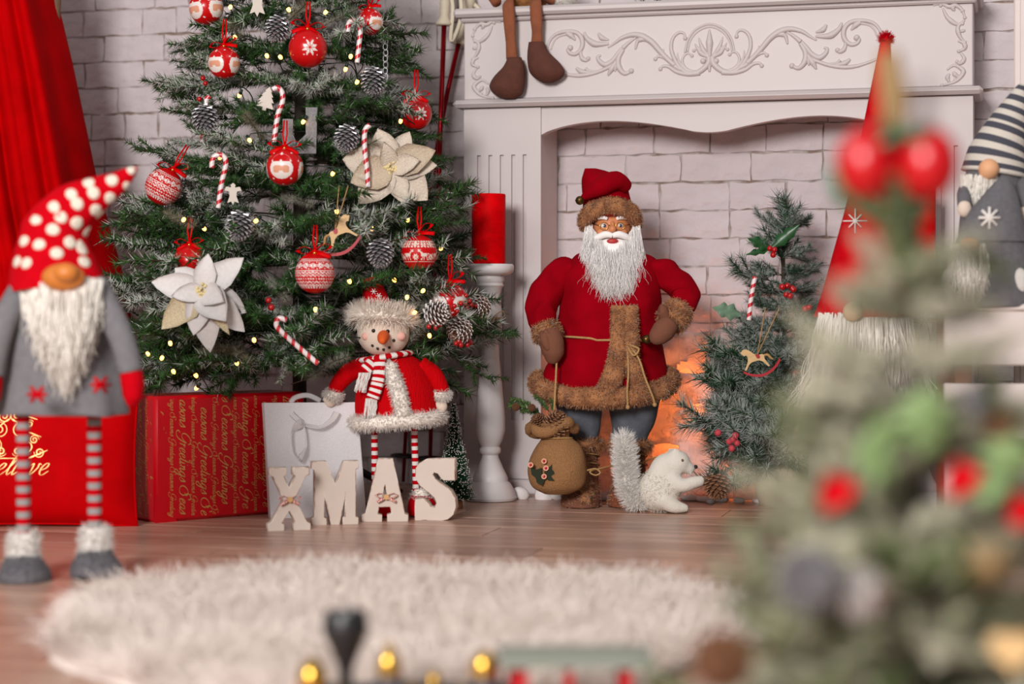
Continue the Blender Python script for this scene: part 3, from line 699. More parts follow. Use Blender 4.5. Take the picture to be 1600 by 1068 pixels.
# ---- pine cones
def cone_meshes(L_, Rm, ns, seed, open_=.55):
    rr = random.Random(seed); core = MB(); core.lathe([(0.0, 0), (Rm * .35, L_ * .06), (Rm * .45, L_ * .4), (Rm * .25, L_ * .85), (0, L_ * .97)], 10, cap=False)
    sca = MB(); tips = []
    for i in range(ns):
        t = (i + .5) / ns; a = i * 2.39996; z_ = L_ * (.04 + .92 * t); r_ = Rm * (math.sin(math.pi * min(1, (.12 + .80 * t)) ** .85)) ** .75
        tilt = open_ * (.35 - 1.0 * (t - .45)) if t < 1 else 0
        ca, sa = math.cos(a), math.sin(a); rad = Vector((ca, sa, 0)); tan = Vector((-sa, ca, 0)); out = (rad * math.cos(.15 + t * .9) + Vector((0, 0, 1)) * math.sin(.15 + t * .9))
        ln = r_ * .95; b0 = rad * r_ * .28 + Vector((0, 0, z_ - ln * .2)); w_ = Rm * .34 * (.55 + .45 * math.sin(math.pi * min(1, t + .2)))
        up = out.cross(tan).normalized() * -1; th = Rm * .055
        e = b0 + out * ln; mdp = b0 + out * ln * .62
        V = [b0 + tan * w_ * .3, mdp + tan * w_, e + up * -th, mdp - tan * w_, b0 - tan * w_ * .3, mdp + up * th * 2.2, e + up * th * 1.6]
        F = [(0, 1, 5), (1, 6, 5), (5, 6, 3), (4, 5, 3), (0, 5, 4), (1, 2, 6), (2, 3, 6), (0, 4, 3, 2, 1)]
        sca.add(V, F[:3], 0).add(V, F[3:5], 0); sca.add(V, F[5:7], 1); sca.add(V, F[7:], 0)
    return core, sca
M_cone_s = mat('silver_paint', (132, 130, 134), .38, metal=.55, var=.2, vscale=200); M_cone_st = mat('silver_paint_edge', (176, 174, 178), .3, metal=.5)
M_cone_b = mat('pine_cone_brown', (104, 66, 44), .7, var=.25, vscale=150); M_cone_bt = mat('pine_cone_tip', (140, 98, 68), .65)
M_cone_snow = mat('snow_tip', (226, 222, 218), .8)
def cone_proto(L_, Rm, ns, ma, mb_, seed):
    a, b_ = cone_meshes(L_, Rm, ns, seed); c = a.build('core', ma); s_ = b_.build('scales', [ma, mb_], smooth=False); m1, m2 = c.data, s_.data
    bpy.data.objects.remove(c); bpy.data.objects.remove(s_); return m1, m2
PC_S = cone_proto(.056, .026, 90, M_cone_s, M_cone_st, 1); PC_W = cone_proto(.05, .025, 80, M_cone_b, M_cone_snow, 2); PC_B = cone_proto(.05, .027, 80, M_cone_b, M_cone_bt, 3)
def pine_cone(p, scale, direc, label, group, protos, string=0):
    """direc: where the cone's tip points"""
    root = thing('pine_cone', label, 'pine cone', p, group=group); root.scale = (scale,) * 3
    root.rotation_euler = Vector(direc).to_track_quat('Z', 'X').to_euler()
    link('core', protos[0], root); s_ = link('scales', protos[1], root); s_['kind'] = 'stuff'
    if string: t_ = MB(); t_.tube([(0, 0, 0), (.004, 0, -.012), (0, 0, -.02), (-.004, 0, -.012), (0, 0, 0)], .0007, 5); t_.build('hanger', M_wire, root)
    return root
for (px, py, s_, lab) in ((437, 28, .9, 'silver pine cone close left of the snowflake bauble near tree top'), (584, 108, .95, 'silver pine cone at upper right of tall tree below the candy cane'), (318, 167, .95, 'silver pine cone on the left side of tall tree under the Santa bauble'), (545, 198, .9, 'silver pine cone left of the cream poinsettia, half covered by frosted needles'), (377, 332, .98, 'silver pine cone above the white poinsettia on tall tree'), (593, 376, .95, 'silver pine cone right beside the wooden rocking horse')):
    pine_cone(onT(px, py, 1.05), s_, (rnd.uniform(-.2, .25), -.25, -1), lab, 'silver pine cones on the tall tree', PC_S, 1)
for (px, py, dv, lab) in ((672, 492, (.9, -.55, .3), 'snow tipped brown pine cone leftmost of three above the red berries'), (726, 512, (-.35, -1, -.2), 'snow tipped open pine cone in the middle of three beside candlestick'), (752, 478, (-.2, -1, -.1), 'snow tipped pine cone rightmost of three next to the candlestick')):
    pine_cone(onT(px, py, 1.0) + Vector((0, -.1, 0)), .95, dv, lab, 'snowy pine cones on the lower right bough', PC_W)
# ---- berries
M_berry = mat('red_berry', (176, 6, 14), .25, coat=.4)
def berry(root, c, r_, name='berry', m=M_berry):
    b_ = MB(); b_.ball(c, r_, 12, 8); b_.build(name, m, root)
def berry_cluster(P, label, group, r_=.006, place=onT, k=1.02, shift=(0, 0, 0), m=M_berry, d=None):
    pts = [(W(x, y, d) if d else place(x, y, k)) + Vector(shift) for x, y in P]; o = pts[0]
    root = thing('berry_pick', label, 'berries', o, group=group)
    st = MB()
    for i, p in enumerate(pts):
        q = p - o + Vector((0, rnd.uniform(-.006, .006), 0)); berry(root, q, r_ * rnd.uniform(.9, 1.1), m=m); st.tube([q, q * .4 + Vector((0, .02, -.008)), Vector((0, .035, -.012))], .0008, 4)
    st.build('stem', M_wire, root)
berry_cluster([(419, 469), (424, 480)], 'pair of red berries right of the white poinsettia', 'berries on the tall tree')
berry_cluster([(681, 502), (691, 499), (674, 509), (684, 511), (690, 506)], 'red berry cluster left below the snowy pine cones', 'berries on the tall tree', shift=(0, -.11, 0), r_=.0052)
berry_cluster([(735, 470), (730, 462), (738, 476), (744, 478), (731, 480), (712, 478), (716, 486), (722, 474)], 'red berry cluster above the snowy pine cones', 'berries on the tall tree', shift=(0, -.09, 0), r_=.005)
berry_cluster([(719, 532), (722, 537), (735, 531), (738, 534), (715, 535), (732, 537)], 'red berry cluster under the snowy pine cones', 'berries on the tall tree', shift=(0, -.11, 0), r_=.005)
berry_cluster([(317, 122), (312, 155), (321, 130)], 'few red berries over the left silver pine cone', 'berries on the tall tree', r_=.005)
# ---- candy canes
M_cr = mat('cane_red', (200, 30, 42), .3, coat=.3); M_cw = mat('cane_white', (236, 222, 220), .3, coat=.3)
def candy_cane(P, label, group, rad=.0052, hook=True):
    """P: world points from the lower end up, hook appended"""
    o = Vector(P[0]); root = thing('candy_cane', label, 'candy cane', o, group=group); Q = cr([Vector(p) - o for p in P], 8); n = 12
    ln = [0.0]
    for i in range(1, len(Q)): ln.append(ln[-1] + (Q[i] - Q[i - 1]).length)
    Q2 = []; m = max(30, int(ln[-1] / .0016))
    for i in range(m): t = ln[-1] * i / (m - 1); k = min(max(np.searchsorted(ln, t), 1), len(Q) - 1); f = (t - ln[k - 1]) / max(ln[k] - ln[k - 1], 1e-9); Q2.append(Q[k - 1].lerp(Q[k], f))
    mb = MB(); mb.tube(Q2, [rad] * m, n); mb.m = [(1 if ((j + i * 12 * (.0016 / .019)) % 12) < 5 else 0) for i in range(m - 1) for j in range(n)] + [0, 0]
    mb.build('stick', [M_cw, M_cr], root)
def cane_px(P, label, place=onT, k=1.04, group='candy canes on the tall tree', d=None, rad=.0052):
    p = [place(x, y, k) if d is None else W(x, y, d) for x, y in P]; dm = sum(q.y for q in p) / len(p)
    candy_cane([W(x, y, dm) for x, y in P], label, group, rad)
cane_px([(558, 98), (561, 68), (563, 45), (557, 34), (548, 33), (544, 40), (544, 50)], 'candy cane hooked at upper right of tall tree above a silver cone')
cane_px([(316, 222), (320, 185), (322, 158), (328, 150)], 'candy cane behind the silver pine cone on the left of tree', k=.98)
cane_px([(341, 325), (346, 288), (353, 255), (348, 243), (337, 243), (332, 250), (331, 262)], 'candy cane hooked left of the camera facing Santa bauble')
cane_px([(428, 222), (434, 180), (441, 160), (441, 145), (434, 137), (426, 140)], 'candy cane above the camera facing Santa bauble on tall tree')
cane_px([(575, 292), (573, 262), (570, 235), (570, 205), (578, 195)], 'candy cane in front of the cream poinsettia petals', k=1.12)
cane_px([(497, 568), (470, 545), (443, 521), (432, 508), (436, 497), (448, 500)], 'candy cane slanting down towards snowman hand', k=1.06)
# ---- poinsettias
def petal(L_, W_, curl, droop, seed, m=9):
    rr = random.Random(seed); V = []; F = []
    for i in range(m):
        t = i / (m - 1); wd = W_ * (math.sin(math.pi * min(1, t ** .8 * .96 + .04)) ** .8) * (1 + .05 * rr.uniform(-1, 1)); 
        if i == m - 1: wd = W_ * .02
        for j in range(5):
            s_ = (j - 2) / 2; V.append((t * L_, s_ * wd, curl * t * (1 - t) * 4 * L_ - droop * t * t * L_ + abs(s_) * wd * .22 + rr.uniform(-.0012, .0012)))
    for i in range(m - 1):
        for j in range(4): F.append((i * 5 + j, (i + 1) * 5 + j, (i + 1) * 5 + j + 1, i * 5 + j + 1))
    n = len(V); V2 = V + [(x, y, z_ - .0007) for x, y, z_ in V]
    F2 = F + [tuple(q + n for q in f[::-1]) for f in F]
    ring = [j for j in range(5)] + [i * 5 + 4 for i in range(1, m)] + [(m - 1) * 5 + j for j in range(3, -1, -1)] + [i * 5 for i in range(m - 2, 0, -1)]
    F2 += [(ring[k], ring[k - 1], ring[k - 1] + n, ring[k] + n) for k in range(len(ring))]
    return V2, F2
def poinsettia(px, py, label, petals, m1, m2, mc, k=1.12, rad=.1):
    p = onT(px, py, k); root = thing('poinsettia', label, 'flower', p, group='poinsettias on the tall tree')
    fwd = Vector((.0, -1, .12)).normalized()
    for i, (tx, ty, wd, dy, mt) in enumerate(petals):
        t_ = W(tx, ty, p.y + dy) - p; L_ = t_.length; V, F = petal(L_, L_ * wd, .06, .04, 50 + i); x = t_.normalized(); y = fwd.cross(x).normalized(); z_ = x.cross(y)
        M_ = Matrix((x, y, z_)).transposed(); b_ = MB(); b_.add([M_ @ Vector(v) + fwd * (.003 if mt else .0) for v in V], F); b_.build('petal', (m1, m2, mc)[mt % 3] if mt < 3 else m2, root)
    g = np.random.default_rng(4); c = MB()
    for i in range(22):
        a, r_ = g.random() * 6.28, .014 * math.sqrt(g.random()); c.ball(fwd * .008 + Vector((r_ * math.cos(a), 0, r_ * math.sin(a))), .0033, 8, 5)
    c.build('centre_beads', mat('bead_gold', (222, 204, 150), .5), root)
M_pw = mat('white_velvet_petal', (222, 217, 214), .85, sheen=.3, var=.05, vscale=150, bump=.2, bscale=400); M_lace = mat('gold_lace_petal', (206, 190, 156), .7, var=.22, vscale=420, bump=.5, bscale=420)
M_pc = mat('cream_glitter_petal', (214, 200, 182), .65, var=.12, vscale=300, bump=.6, bscale=260); M_pc2 = mat('champagne_petal', (196, 178, 154), .65, var=.12, vscale=300, bump=.6, bscale=260)
poinsettia(318, 455, 'white velvet poinsettia with gold lace petals on the lower left of tree', [
    (236, 440, .26, .0, 0), (272, 418, .3, .02, 0), (380, 402, .27, .0, 0), (325, 396, .3, -.01, 0), (252, 514, .27, -.01, 1), (302, 523, .3, -.02, 0), (328, 550, .24, -.01, 0), (358, 522, .15, -.03, 1), (382, 518, .25, 0, 0), (385, 488, .3, .02, 0), (268, 462, .3, -.03, 0), (352, 500, .36, -.05, 0), (348, 470, .35, -.05, 0)], M_pw, M_lace, M_lace)
poinsettia(612, 262, 'large cream glitter poinsettia on the right side of tall tree', [
    (535, 248, .38, 0, 0), (590, 200, .34, 0, 0), (640, 205, .30, .01, 0), (680, 235, .33, -.01, 1), (683, 258, .3, 0, 0), (668, 312, .4, 0, 0), (632, 318, .3, -.01, 0), (560, 318, .36, 0, 0), (548, 285, .4, -.01, 1), (600, 222, .3, -.03, 0), (655, 250, .34, -.03, 0)], M_pc, M_pc2, M_pc)
# ---- wooden cut-outs
M_ply = mat('plywood', (212, 176, 124), .6, var=.1, vscale=40, stretch=(1, 1, 6)); M_redp = mat('red_painted_wood', (168, 26, 40), .5); M_jute = mat('jute_string', (176, 138, 88), .9, var=.2, vscale=300); M_creamw = mat('cream_wood', (216, 206, 194), .7)
HORSE = [(0, 56), (3, 60), (7, 62), (10, 66), (14, 72), (20, 78), (26, 81), (32, 80), (33, 77), (36, 78), (37, 75), (35, 71), (32, 66), (28, 67), (25, 64), (25, 58), (27, 52), (31, 46), (38, 38), (42, 34), (38, 32), (33, 37), (27, 43), (20, 46), (10, 46), (2, 45), (-5, 40), (-10, 32), (-14, 24), (-18, 24), (-16, 31), (-13, 40), (-12, 47), (-14, 53), (-10, 57), (-4, 57)]
def rocking_horse(px, py, d, spx, flip, label, strtop, rot=0.0, scale=1.0):
    """px,py: middle of the rocker underside"""
    p = W(px, py, d); k = spx * d / FP; root = thing('rocking_horse_ornament', label, 'ornament', p, rz=0, group='wooden rocking horse ornaments'); root.rotation_euler = (0, rot, 0)
    f = -1 if flip else 1
    def pr(P): Q = [((x) * k * f, (y) * k) for x, y in P]; return Q if not flip else Q[::-1]
    b_ = MB(); b_.prism(pr(HORSE), -.002, .002); b_.build('horse', M_ply, root, smooth=False)
    arc = [(x, 20 + (x / 44) ** 2 * 20 - 8) for x in np.linspace(-46, 46, 16)]; r_ = MB(); r_.prism(pr(arc + [(x, y - 6.5) for x, y in arc[::-1]]), -.0035, .0035); r_.build('rocker', M_redp, root, smooth=False)
    s_ = MB(); s_.prism(pr([(-3, 58), (2, 59), (6, 61), (5, 52), (1, 49), (-3, 51)]), -.0035, .0035); s_.build('saddle', M_redp, root, smooth=False)
    tl = MB(); tl.tube(cr([(-13 * k * f, 0, 52 * k), (-22 * k * f, 0, 50 * k), (-27 * k * f, 0, 40 * k), (-32 * k * f, 0, 36 * k)], 4), [.0022, .003, .0025, .0012], 6); tl.build('tail', M_jute, root)
    for sx in (-1, 1):
        st = MB(); t_ = root.rotation_euler.to_matrix().inverted() @ (W(strtop[0] + sx * strtop[2], strtop[1], d + .01) - p); st.tube([(1 * k * f, 0, 58 * k), t_], .0011, 5); st.build('string', M_jute, root)
q_ = onT(537, 380, 1.08)
rocking_horse(537, 402, q_.y, .78, False, 'plywood rocking horse on red rocker hanging in the middle of tall tree', (537, 290, 7), rot=-.32)
def cutout(px, py, poly, spx, label, k=1.02, m=M_creamw, name='wooden_cutout', rot=0):
    p = onT(px, py, k); s_ = spx * p.y / FP; b_ = MB(); b_.prism([(x * s_, z_ * s_) for x, z_ in poly], -.0015, .0015); o = b_.build(name, m, None, smooth=False, loc=p, rot=(0, rot, rnd.uniform(-.3, .3))); tag(o, label, 'ornament', 'cream wooden cut-outs on the tall tree'); return o
FIR = [(0, 20), (6, 12), (4, 12), (10, 4), (7, 4), (13, -5), (9, -5), (15, -15), (3, -15), (3, -20), (-3, -20), (-3, -15), (-15, -15), (-9, -5), (-13, -5), (-7, 4), (-10, 4), (-4, 12), (-6, 12)]
ANGEL = [(0, 22), (5, 18), (4, 12), (14, 14), (18, 6), (8, 4), (7, -6), (12, -20), (3, -17), (0, -24), (-4, -17), (-12, -20), (-7, -6), (-8, 4), (-18, 6), (-14, 14), (-4, 12), (-5, 18)]
cutout(417, 154, FIR, .95, 'cream wooden fir tree cut-out left of a candy cane on tall tree', rot=.25)
cutout(402, 2, ANGEL, 1.0, 'cream wooden angel cut-out at the top edge of photo on tree')
cutout(364, 302, ANGEL, .75, 'cream wooden angel cut-out beside a candy cane below Santa bauble')
p = onT(468, 210, .93); k_ = p.y / FP
M_glit = mat('silver_glitter', (176, 174, 176), .35, metal=.4, var=.45, vscale=900, bump=.8, bscale=900)
sg = thing('glitter_ornament', 'silver glitter letter U ornament right above the camera facing Santa bauble', 'ornament', p)
g_ = MB(); g_.prism([(x * k_, z_ * k_) for x, z_ in [(-26, -30), (26, -30), (28, 42), (10, 42), (10, 0), (-4, -14), (-10, 0), (-10, 24), (-26, 24)]], -.004, .004); g_.build('letter_body', M_glit, sg, smooth=False)
ch = thing('silver_bead_chain', 'thin silver twisted chain hanging at upper right of tall tree', 'chain', W(602, 100, 4.0))
for i in range(11):
    c_ = MB(); c_.tube([Vector((.0045 * math.cos(a), .0015 * math.sin(i * 1.57) * math.sin(a), .0075 * math.sin(a))) + Vector((.0008 * (i % 2), 0, .086 - i * .0125)) for a in np.linspace(0, 6.283, 12, endpoint=False)], .0014, 5, closed=True); c_.build('link', M_cone_st, ch)
# ------------------------------------------------------------------ cursive gold lettering (flat print)
GL = {
 'S': (2.0, [[(1.9, 1.6), (1.65, 2.1), (1.15, 2.05), (.9, 1.6), (1.2, 1.15), (1.45, .7), (1.3, .15), (.7, 0), (.1, .3), (-.1, .9), (.3, 1.5), (1.0, 1.6), (1.3, 1.2), (.9, .95)]]),
 'G': (1.9, [[(1.8, 1.6), (1.45, 2.1), (.7, 1.95), (.25, 1.3), (.35, .6), (.95, .45), (1.5, .9), (1.65, 1.3), (1.6, .5), (1.2, -.4), (.5, -.6), (.05, -.2), (.4, .15)]]),
 'B': (1.5, [[(.3, 0), (.45, 2.0)], [(.0, 1.7), (.6, 2.1), (1.1, 1.8), (.9, 1.25), (.4, 1.1), (1.0, 1.0), (1.2, .5), (.8, 0), (.2, .1)]]),
 'e': (.85, [[(.0, .35), (.5, .6), (.6, .95), (.35, 1.02), (.1, .6), (.2, .1), (.5, 0), (.85, .35)]]),
 'a': (1.0, [[(.7, .85), (.4, 1.0), (.1, .6), (.15, .1), (.45, .05), (.7, .5), (.75, 1.0)], [(.75, 1.0), (.68, .3), (.8, 0), (1.05, .35)]]),
 's': (.75, [[(0, .25), (.4, .95), (.45, 1.08), (.58, .6), (.55, .2), (.3, 0), (.05, .12)], [(.35, .0), (.75, .35)]]),
 'o': (.9, [[(.5, 1.0), (.15, .8), (.1, .3), (.4, 0), (.7, .4), (.65, .85), (.5, 1.0), (.9, .85)]]),
 'n': (1.0, [[(0, .85), (.17, 1), (.15, 0)], [(.15, .5), (.45, 1.0), (.62, .8), (.6, .2), (.75, 0), (1.0, .35)]]),
 'r': (.75, [[(0, .85), (.2, 1.05), (.15, 0)], [(.17, .5), (.4, .98), (.65, .9)]]),
 't': (.6, [[(.28, 1.8), (.15, .3), (.3, 0), (.6, .3)], [(-.05, 1.1), (.55, 1.15)]]),
 'i': (.5, [[(.1, 1.0), (.08, .25), (.2, 0), (.5, .35)], [(.16, 1.45), (.24, 1.52)]]),
 'g': (1.0, [[(.7, .85), (.4, 1.0), (.1, .6), (.15, .1), (.45, .05), (.7, .5), (.75, 1.0), (.65, -.5), (.3, -.95), (0, -.6), (.4, -.1), (1, .35)]]),
 'l': (.55, [[(0, .3), (.4, 1.3), (.45, 2.0), (.28, 1.9), (.15, .6), (.25, 0), (.55, .3)]]),
 'v': (.9, [[(0, .85), (.2, 1), (.27, .1), (.35, 0), (.68, .6), (.66, 1.0), (.9, .9)]]), ' ': (.6, [])}
def script(text, size, x0=0.0, y0=0.0, pen=.17, shear=.38):
    """list of (glyph verts 2D, quads)"""
    out = []; x = x0
    for chh in text:
        adv, st = GL[chh]
        for s_ in st:
            P = cr([(p[0] + shear * p[1], p[1], 0) for p in s_], 4); L_, R_ = [], []
            for i, p in enumerate(P):
                t = P[min(i + 1, len(P) - 1)] - P[max(i - 1, 0)]; t = t.normalized() if t.length > 1e-6 else Vector((1, 0, 0)); nn = Vector((-t.y, t.x, 0))
                w_ = pen * (.28 + .72 * abs(t.x * math.sin(R(35)) * 0 + t.y) ** 1.5) * (.5 + .5 * min(1, min(i, len(P) - 1 - i) / 2))
                L_.append(p + nn * w_ / 2); R_.append(p - nn * w_ / 2)
            V = [(x + q.x * size, y0 + q.y * size) for q in L_ + R_]; n = len(P)
            out.append((V, [(i, i + 1, n + i + 1, n + i) for i in range(n - 1)]))
        x += adv * size * 1.02
    return out, x
M_gprint = mat('gold_print', (216, 172, 96), .38, metal=.25)
# ------------------------------------------------------------------ wrapped gift box
gb = thing('gift_box', 'red wrapped gift box printed with gold Seasons Greetings script under the tree', 'gift', W(242, 817, 3.685) * 1, R(39)); gb.location.z = 0
M_wrap = mat('red_gift_wrap', (200, 2, 22), .32, coat=.15, spec=.3, var=.06, vscale=8, bump=.12, bscale=25)
GLn, GD, GH = .342, .125, .243
b_ = bevbox(0, GLn, 0, GD, 0, GH, .006); b_.build('box', M_wrap, gb, smooth=40)
fl_ = MB(); fl_.prism([(.0, 0), (.05, 0), (0, .05)], -.0004, .0)                    # folded corner of the paper
fl_.add([(0.0, -.0008, .004), (.03, -.0012, .003), (.003, -.001, .055)], [(0, 1, 2)]); fl_.build('paper_fold', M_wrap, gb, smooth=False)
let = MB()
def lettering_face(width, height, to3, x_first=.012):
    cxx = x_first; j = 0; g = random.Random(9)
    while cxx < width - .004:
        big = j % 2 == 0; sz = .0118 if big else .0062; y = -g.uniform(0, .2); txt = 'Seasons Greetings ' * (4 if big else 7)
        gly, _ = script(txt, sz)
        for V, F in gly:
            Q = [(cxx + vy - (.006 if big else .003), height - (vx + y)) for vx, vy in V]      # rotated a quarter turn, reading downwards
            if all(.006 < a < width - .005 and .005 < b < height - .004 for a, b in Q): let.add([to3(a, b) for a, b in Q], F)
        cxx += .0235; j += 1
lettering_face(GLn, GH, lambda a, b: (a, -.0006, b)); lettering_face(GD, GH, lambda a, b: (-.0006, GD - a, b), .02); lettering_face(GLn, GD, lambda a, b: (a, b, GH + .0006))
lo = let.build('lettering', M_gprint, gb, smooth=False); lo['kind'] = 'stuff'

# ------------------------------------------------------------------ red cushion with "Believe"
M_velvet = mat('red_velvet', (186, 0, 4), .85, var=.14, vscale=14, spec=.03)
M_cush = mat('red_cushion_satin', (188, 0, 6), .75, spec=.04, var=.1, vscale=18, bump=.15, bscale=30)
cu = thing('cushion', 'red velvet cushion with gold Believe lettering behind the gnome legs', 'cushion', (W(20, 825, 3.62).x, 3.62, 0), R(6)); cu.rotation_euler = (R(-9), 0, R(4))
cw, chh = .232, .285
def cpt(u, v):
    """u,v in -1..1 on the front of the cushion"""
    e = (1 - abs(u) ** 3.2) * (1 - abs(v) ** 3.2); pin = 1 - .05 * (1 - u * u) * abs(v) ** 2; pin2 = 1 - .035 * (1 - v * v) * abs(u) ** 2
    return Vector((u * cw * pin2, -.055 * max(e, 0) ** .62 - .0015 + .0025 * math.sin(9 * u + 5 * v) * e, chh / 2 + v * chh / 2 * pin))
def grid_surf(mb, f, nu, nv, flip=False):
    V = [f(-1 + 2 * i / (nu - 1), -1 + 2 * j / (nv - 1)) for j in range(nv) for i in range(nu)]
    F = [(j * nu + i, j * nu + i + 1, (j + 1) * nu + i + 1, (j + 1) * nu + i) for j in range(nv - 1) for i in range(nu - 1)]
    return mb.add(V, [f_[::-1] for f_ in F] if flip else F)
cm = MB(); grid_surf(cm, cpt, 40, 28); grid_surf(cm, lambda u, v: Vector((cpt(u, v).x, -cpt(u, v).y, cpt(u, v).z)), 40, 28, True); cm.build('cover', M_cush, cu)
pp = MB(); pp.tube([cpt(*q) for q in [(x, -1) for x in np.linspace(-1, 1, 16)] + [(1, x) for x in np.linspace(-1, 1, 12)] + [(x, 1) for x in np.linspace(1, -1, 16)] + [(-1, x) for x in np.linspace(1, -1, 12)]], .0022, 6, closed=True); pp.build('piping', M_cush, cu)
em = MB()
def ck(x, z_):
    u, v = x / cw, z_ / (chh / 2) - 1; return cpt(u, v) + Vector((0, -.0008, 0))
gly, xe = script('Believe', .021, 0, 0, pen=.12, shear=.5); sh = xe / 2
for V, F in gly: em.add([ck(a - sh + .005, b + .094) for a, b in V], F)
def spiral(cx, cz, r0, turns, a0, w_, sgn=1):
    P = [(cx + r0 * (1 - t * .88) * math.cos(a0 + sgn * turns * 6.283 * t), cz + r0 * (1 - t * .88) * math.sin(a0 + sgn * turns * 6.283 * t)) for t in np.linspace(0, 1, 30)]; band(P, w_)
def band(P, w_):
    V = []; n = len(P)
    for sd in (1, -1):
        for i, (x, z_) in enumerate(P):
            q0, q1 = P[max(i - 1, 0)], P[min(i + 1, n - 1)]; t = Vector((q1[0] - q0[0], q1[1] - q0[1])).normalized(); k = .35 + .65 * math.sin(math.pi * i / (n - 1)); V.append(ck(x - t.y * sd * w_ * k, z_ + t.x * sd * w_ * k))
    em.add(V, [(i, i + 1, n + i + 1, n + i) for i in range(n - 1)])
for sg_ in (-1, 1):
    for (cx_, cz_, r_, a0) in ((.012, .205, .013, 2), (.02, .178, .016, 1.5), (.03, .148, .018, 1.2), (.045, .16, .009, 0), (.055, .136, .010, 3), (.008, .232, .007, 1), (.036, .19, .008, .5), (.015, .138, .010, 3.5)):
        spiral(cx_ * sg_, cz_, r_, 1.8, a0 if sg_ > 0 else math.pi - a0, .0011, sg_)
    band([(0.002 * sg_, .245), (.012 * sg_, .222), (.03 * sg_, .205), (.05 * sg_, .198)], .0014); band([(.004 * sg_, .2), (.03 * sg_, .176), (.058 * sg_, .165)], .0016); band([(.0, .125), (.035 * sg_, .125), (.07 * sg_, .14)], .0016)
eo = em.build('gold_embroidery', M_gprint, cu, smooth=False); eo['kind'] = 'stuff'

# ------------------------------------------------------------------ red velvet drape at the left
dr = thing('velvet_drape', 'tall red velvet drape falling in folds at the left edge of photo', 'drape', (W(60, 480, 4.15).x, 4.15, 0))
dro = Vector(dr.location)
edge = lerpf([-220, 0, 100, 300, 425, 480, 800], [40, 88, 112, 154, 190, 203, 208])
def dpt(u, v):
    py = -220 + 998 * v; xr = edge(py); xl = -330 + 40 * (1 - v); x = xl + (xr - xl) * u
    amp = .008 + .03 * v ** .8; ph = u * 38 + 2.0 * math.sin(u * 9); fold = math.sin(ph) * .6 + .4 * math.sin(ph * 1.9 + 1)
    dd = amp * fold + .16 * max(0, u - .86) / .14 * 1.0
    p = W(x, py, 4.15 + dd) - dro; p.z = max(p.z, .002); return p
dm = MB(); grid_surf(dm, lambda u, v: dpt((u + 1) / 2, (v + 1) / 2), 120, 40); do = dm.build('cloth', M_velvet, dr); so = do.modifiers.new('thick', 'SOLIDIFY'); so.thickness = .003
pl = MB(); pl.tube([W(104, -220, 4.32) - dro, W(84, 60, 4.3) - dro, W(20, 780, 4.28) - dro], [.011, .011, .012], 10); pl.build('pole', mat('brown_wood', (112, 82, 58), .7, var=.2, vscale=30), dr)

# ------------------------------------------------------------------ grey gnome with dotted hat (front left)
M_gfelt = mat('grey_felt', (118, 116, 119), .95, var=.1, vscale=90, bump=.35, bscale=260, sheen=.25); M_gfelt2 = mat('dark_grey_felt', (104, 102, 106), .95, var=.12, vscale=120, bump=.4, bscale=300, sheen=.2)
M_rfelt = mat('red_felt', (196, 2, 20), .95, var=.07, vscale=60, bump=.3, bscale=260, spec=.08); M_dot = mat('cream_felt', (228, 220, 202), .95, bump=.3, bscale=260)
M_wool = mat('cream_wool', (238, 232, 222), .9); M_nose = mat('wooden_nose', (206, 122, 48), .45, var=.12, vscale=14, rgb2=None); M_plush = mat('white_plush', (230, 224, 217), .95, bump=.5, bscale=300, sheen=.4)
f = FR(95, 2.95); gn = thing('gnome', 'standing grey gnome with red white-dotted hat and striped legs at left', 'gnome', f.o)
bd = loft(f, [(425, 45, 140, .8), (445, 28, 158, .82), (500, 14, 172, .8), (560, 2, 186, .75), (610, -8, 196, .7), (636, -12, 201, .68), (645, -12, 201, .67)], 56, 6, .008, 3, fold=9, fa=.045); crumple(bd, .006, 14); gn_coat = bd.build('coat', M_gfelt, gn)
for nm, P, rr_ in (('sleeve', [(150, 445, -.02), (178, 500, -.05), (196, 545, -.06), (204, 580, -.06)], [20, 20, 19, 19]), ('sleeve', [(35, 450, -.02), (8, 500, -.06), (-6, 550, -.07), (-12, 585, -.07)], [20, 20, 19, 19])):
    s_ = MB(); s_.tube(cr([f.p(*q) for q in P], 5), [f.m(x) for x in rr_], 16); s_.build(nm, M_gfelt, gn)
    m_ = MB(); e = P[-1]; s2 = 1 if e[0] > 50 else -1; m_.tube(cr([f.p(e[0] - 1, e[1] - 4, e[2]), f.p(e[0] + 3 * s2, e[1] + 18, e[2]), f.p(e[0] + 3 * s2, e[1] + 40, e[2]), f.p(e[0], e[1] + 54, e[2])], 4), [f.m(x) for x in (17, 18, 15, 5)], 14); m_.build('mitten', M_rfelt, gn)
# hat
HS = [(88, 448, 76), (84, 412, 66), (84, 380, 55), (93, 348, 47), (118, 322, 39), (150, 303, 29), (180, 287, 19), (203, 270, 10), (214, 262, 2)]
hc = cr([f.p(x, y, -.01) for x, y, r_ in HS], 5); hr = cr([(f.m(r_), 0, 0) for x, y, r_ in HS], 5)
def hat_pt(u, v, off=0.0):
    t = v * (len(hc) - 1); i = min(int(t), len(hc) - 2); k = t - i; c = hc[i].lerp(hc[i + 1], k); r_ = hr[i].x + (hr[i + 1].x - hr[i].x) * k
    tg = (hc[min(i + 2, len(hc) - 1)] - hc[max(i - 1, 0)]).normalized(); up = Vector((0, 1, 0)); sd = tg.cross(up).normalized()
    a = 2 * math.pi * u; wr_ = 1 + .02 * math.sin(4 * a + 8 * v) + (.05 * math.sin(26 * v) if .3 < v < .5 and math.cos(a) > 0 else 0)
    return c + (sd * math.cos(a) + up * math.sin(a) * .85) * (r_ * wr_ + off)
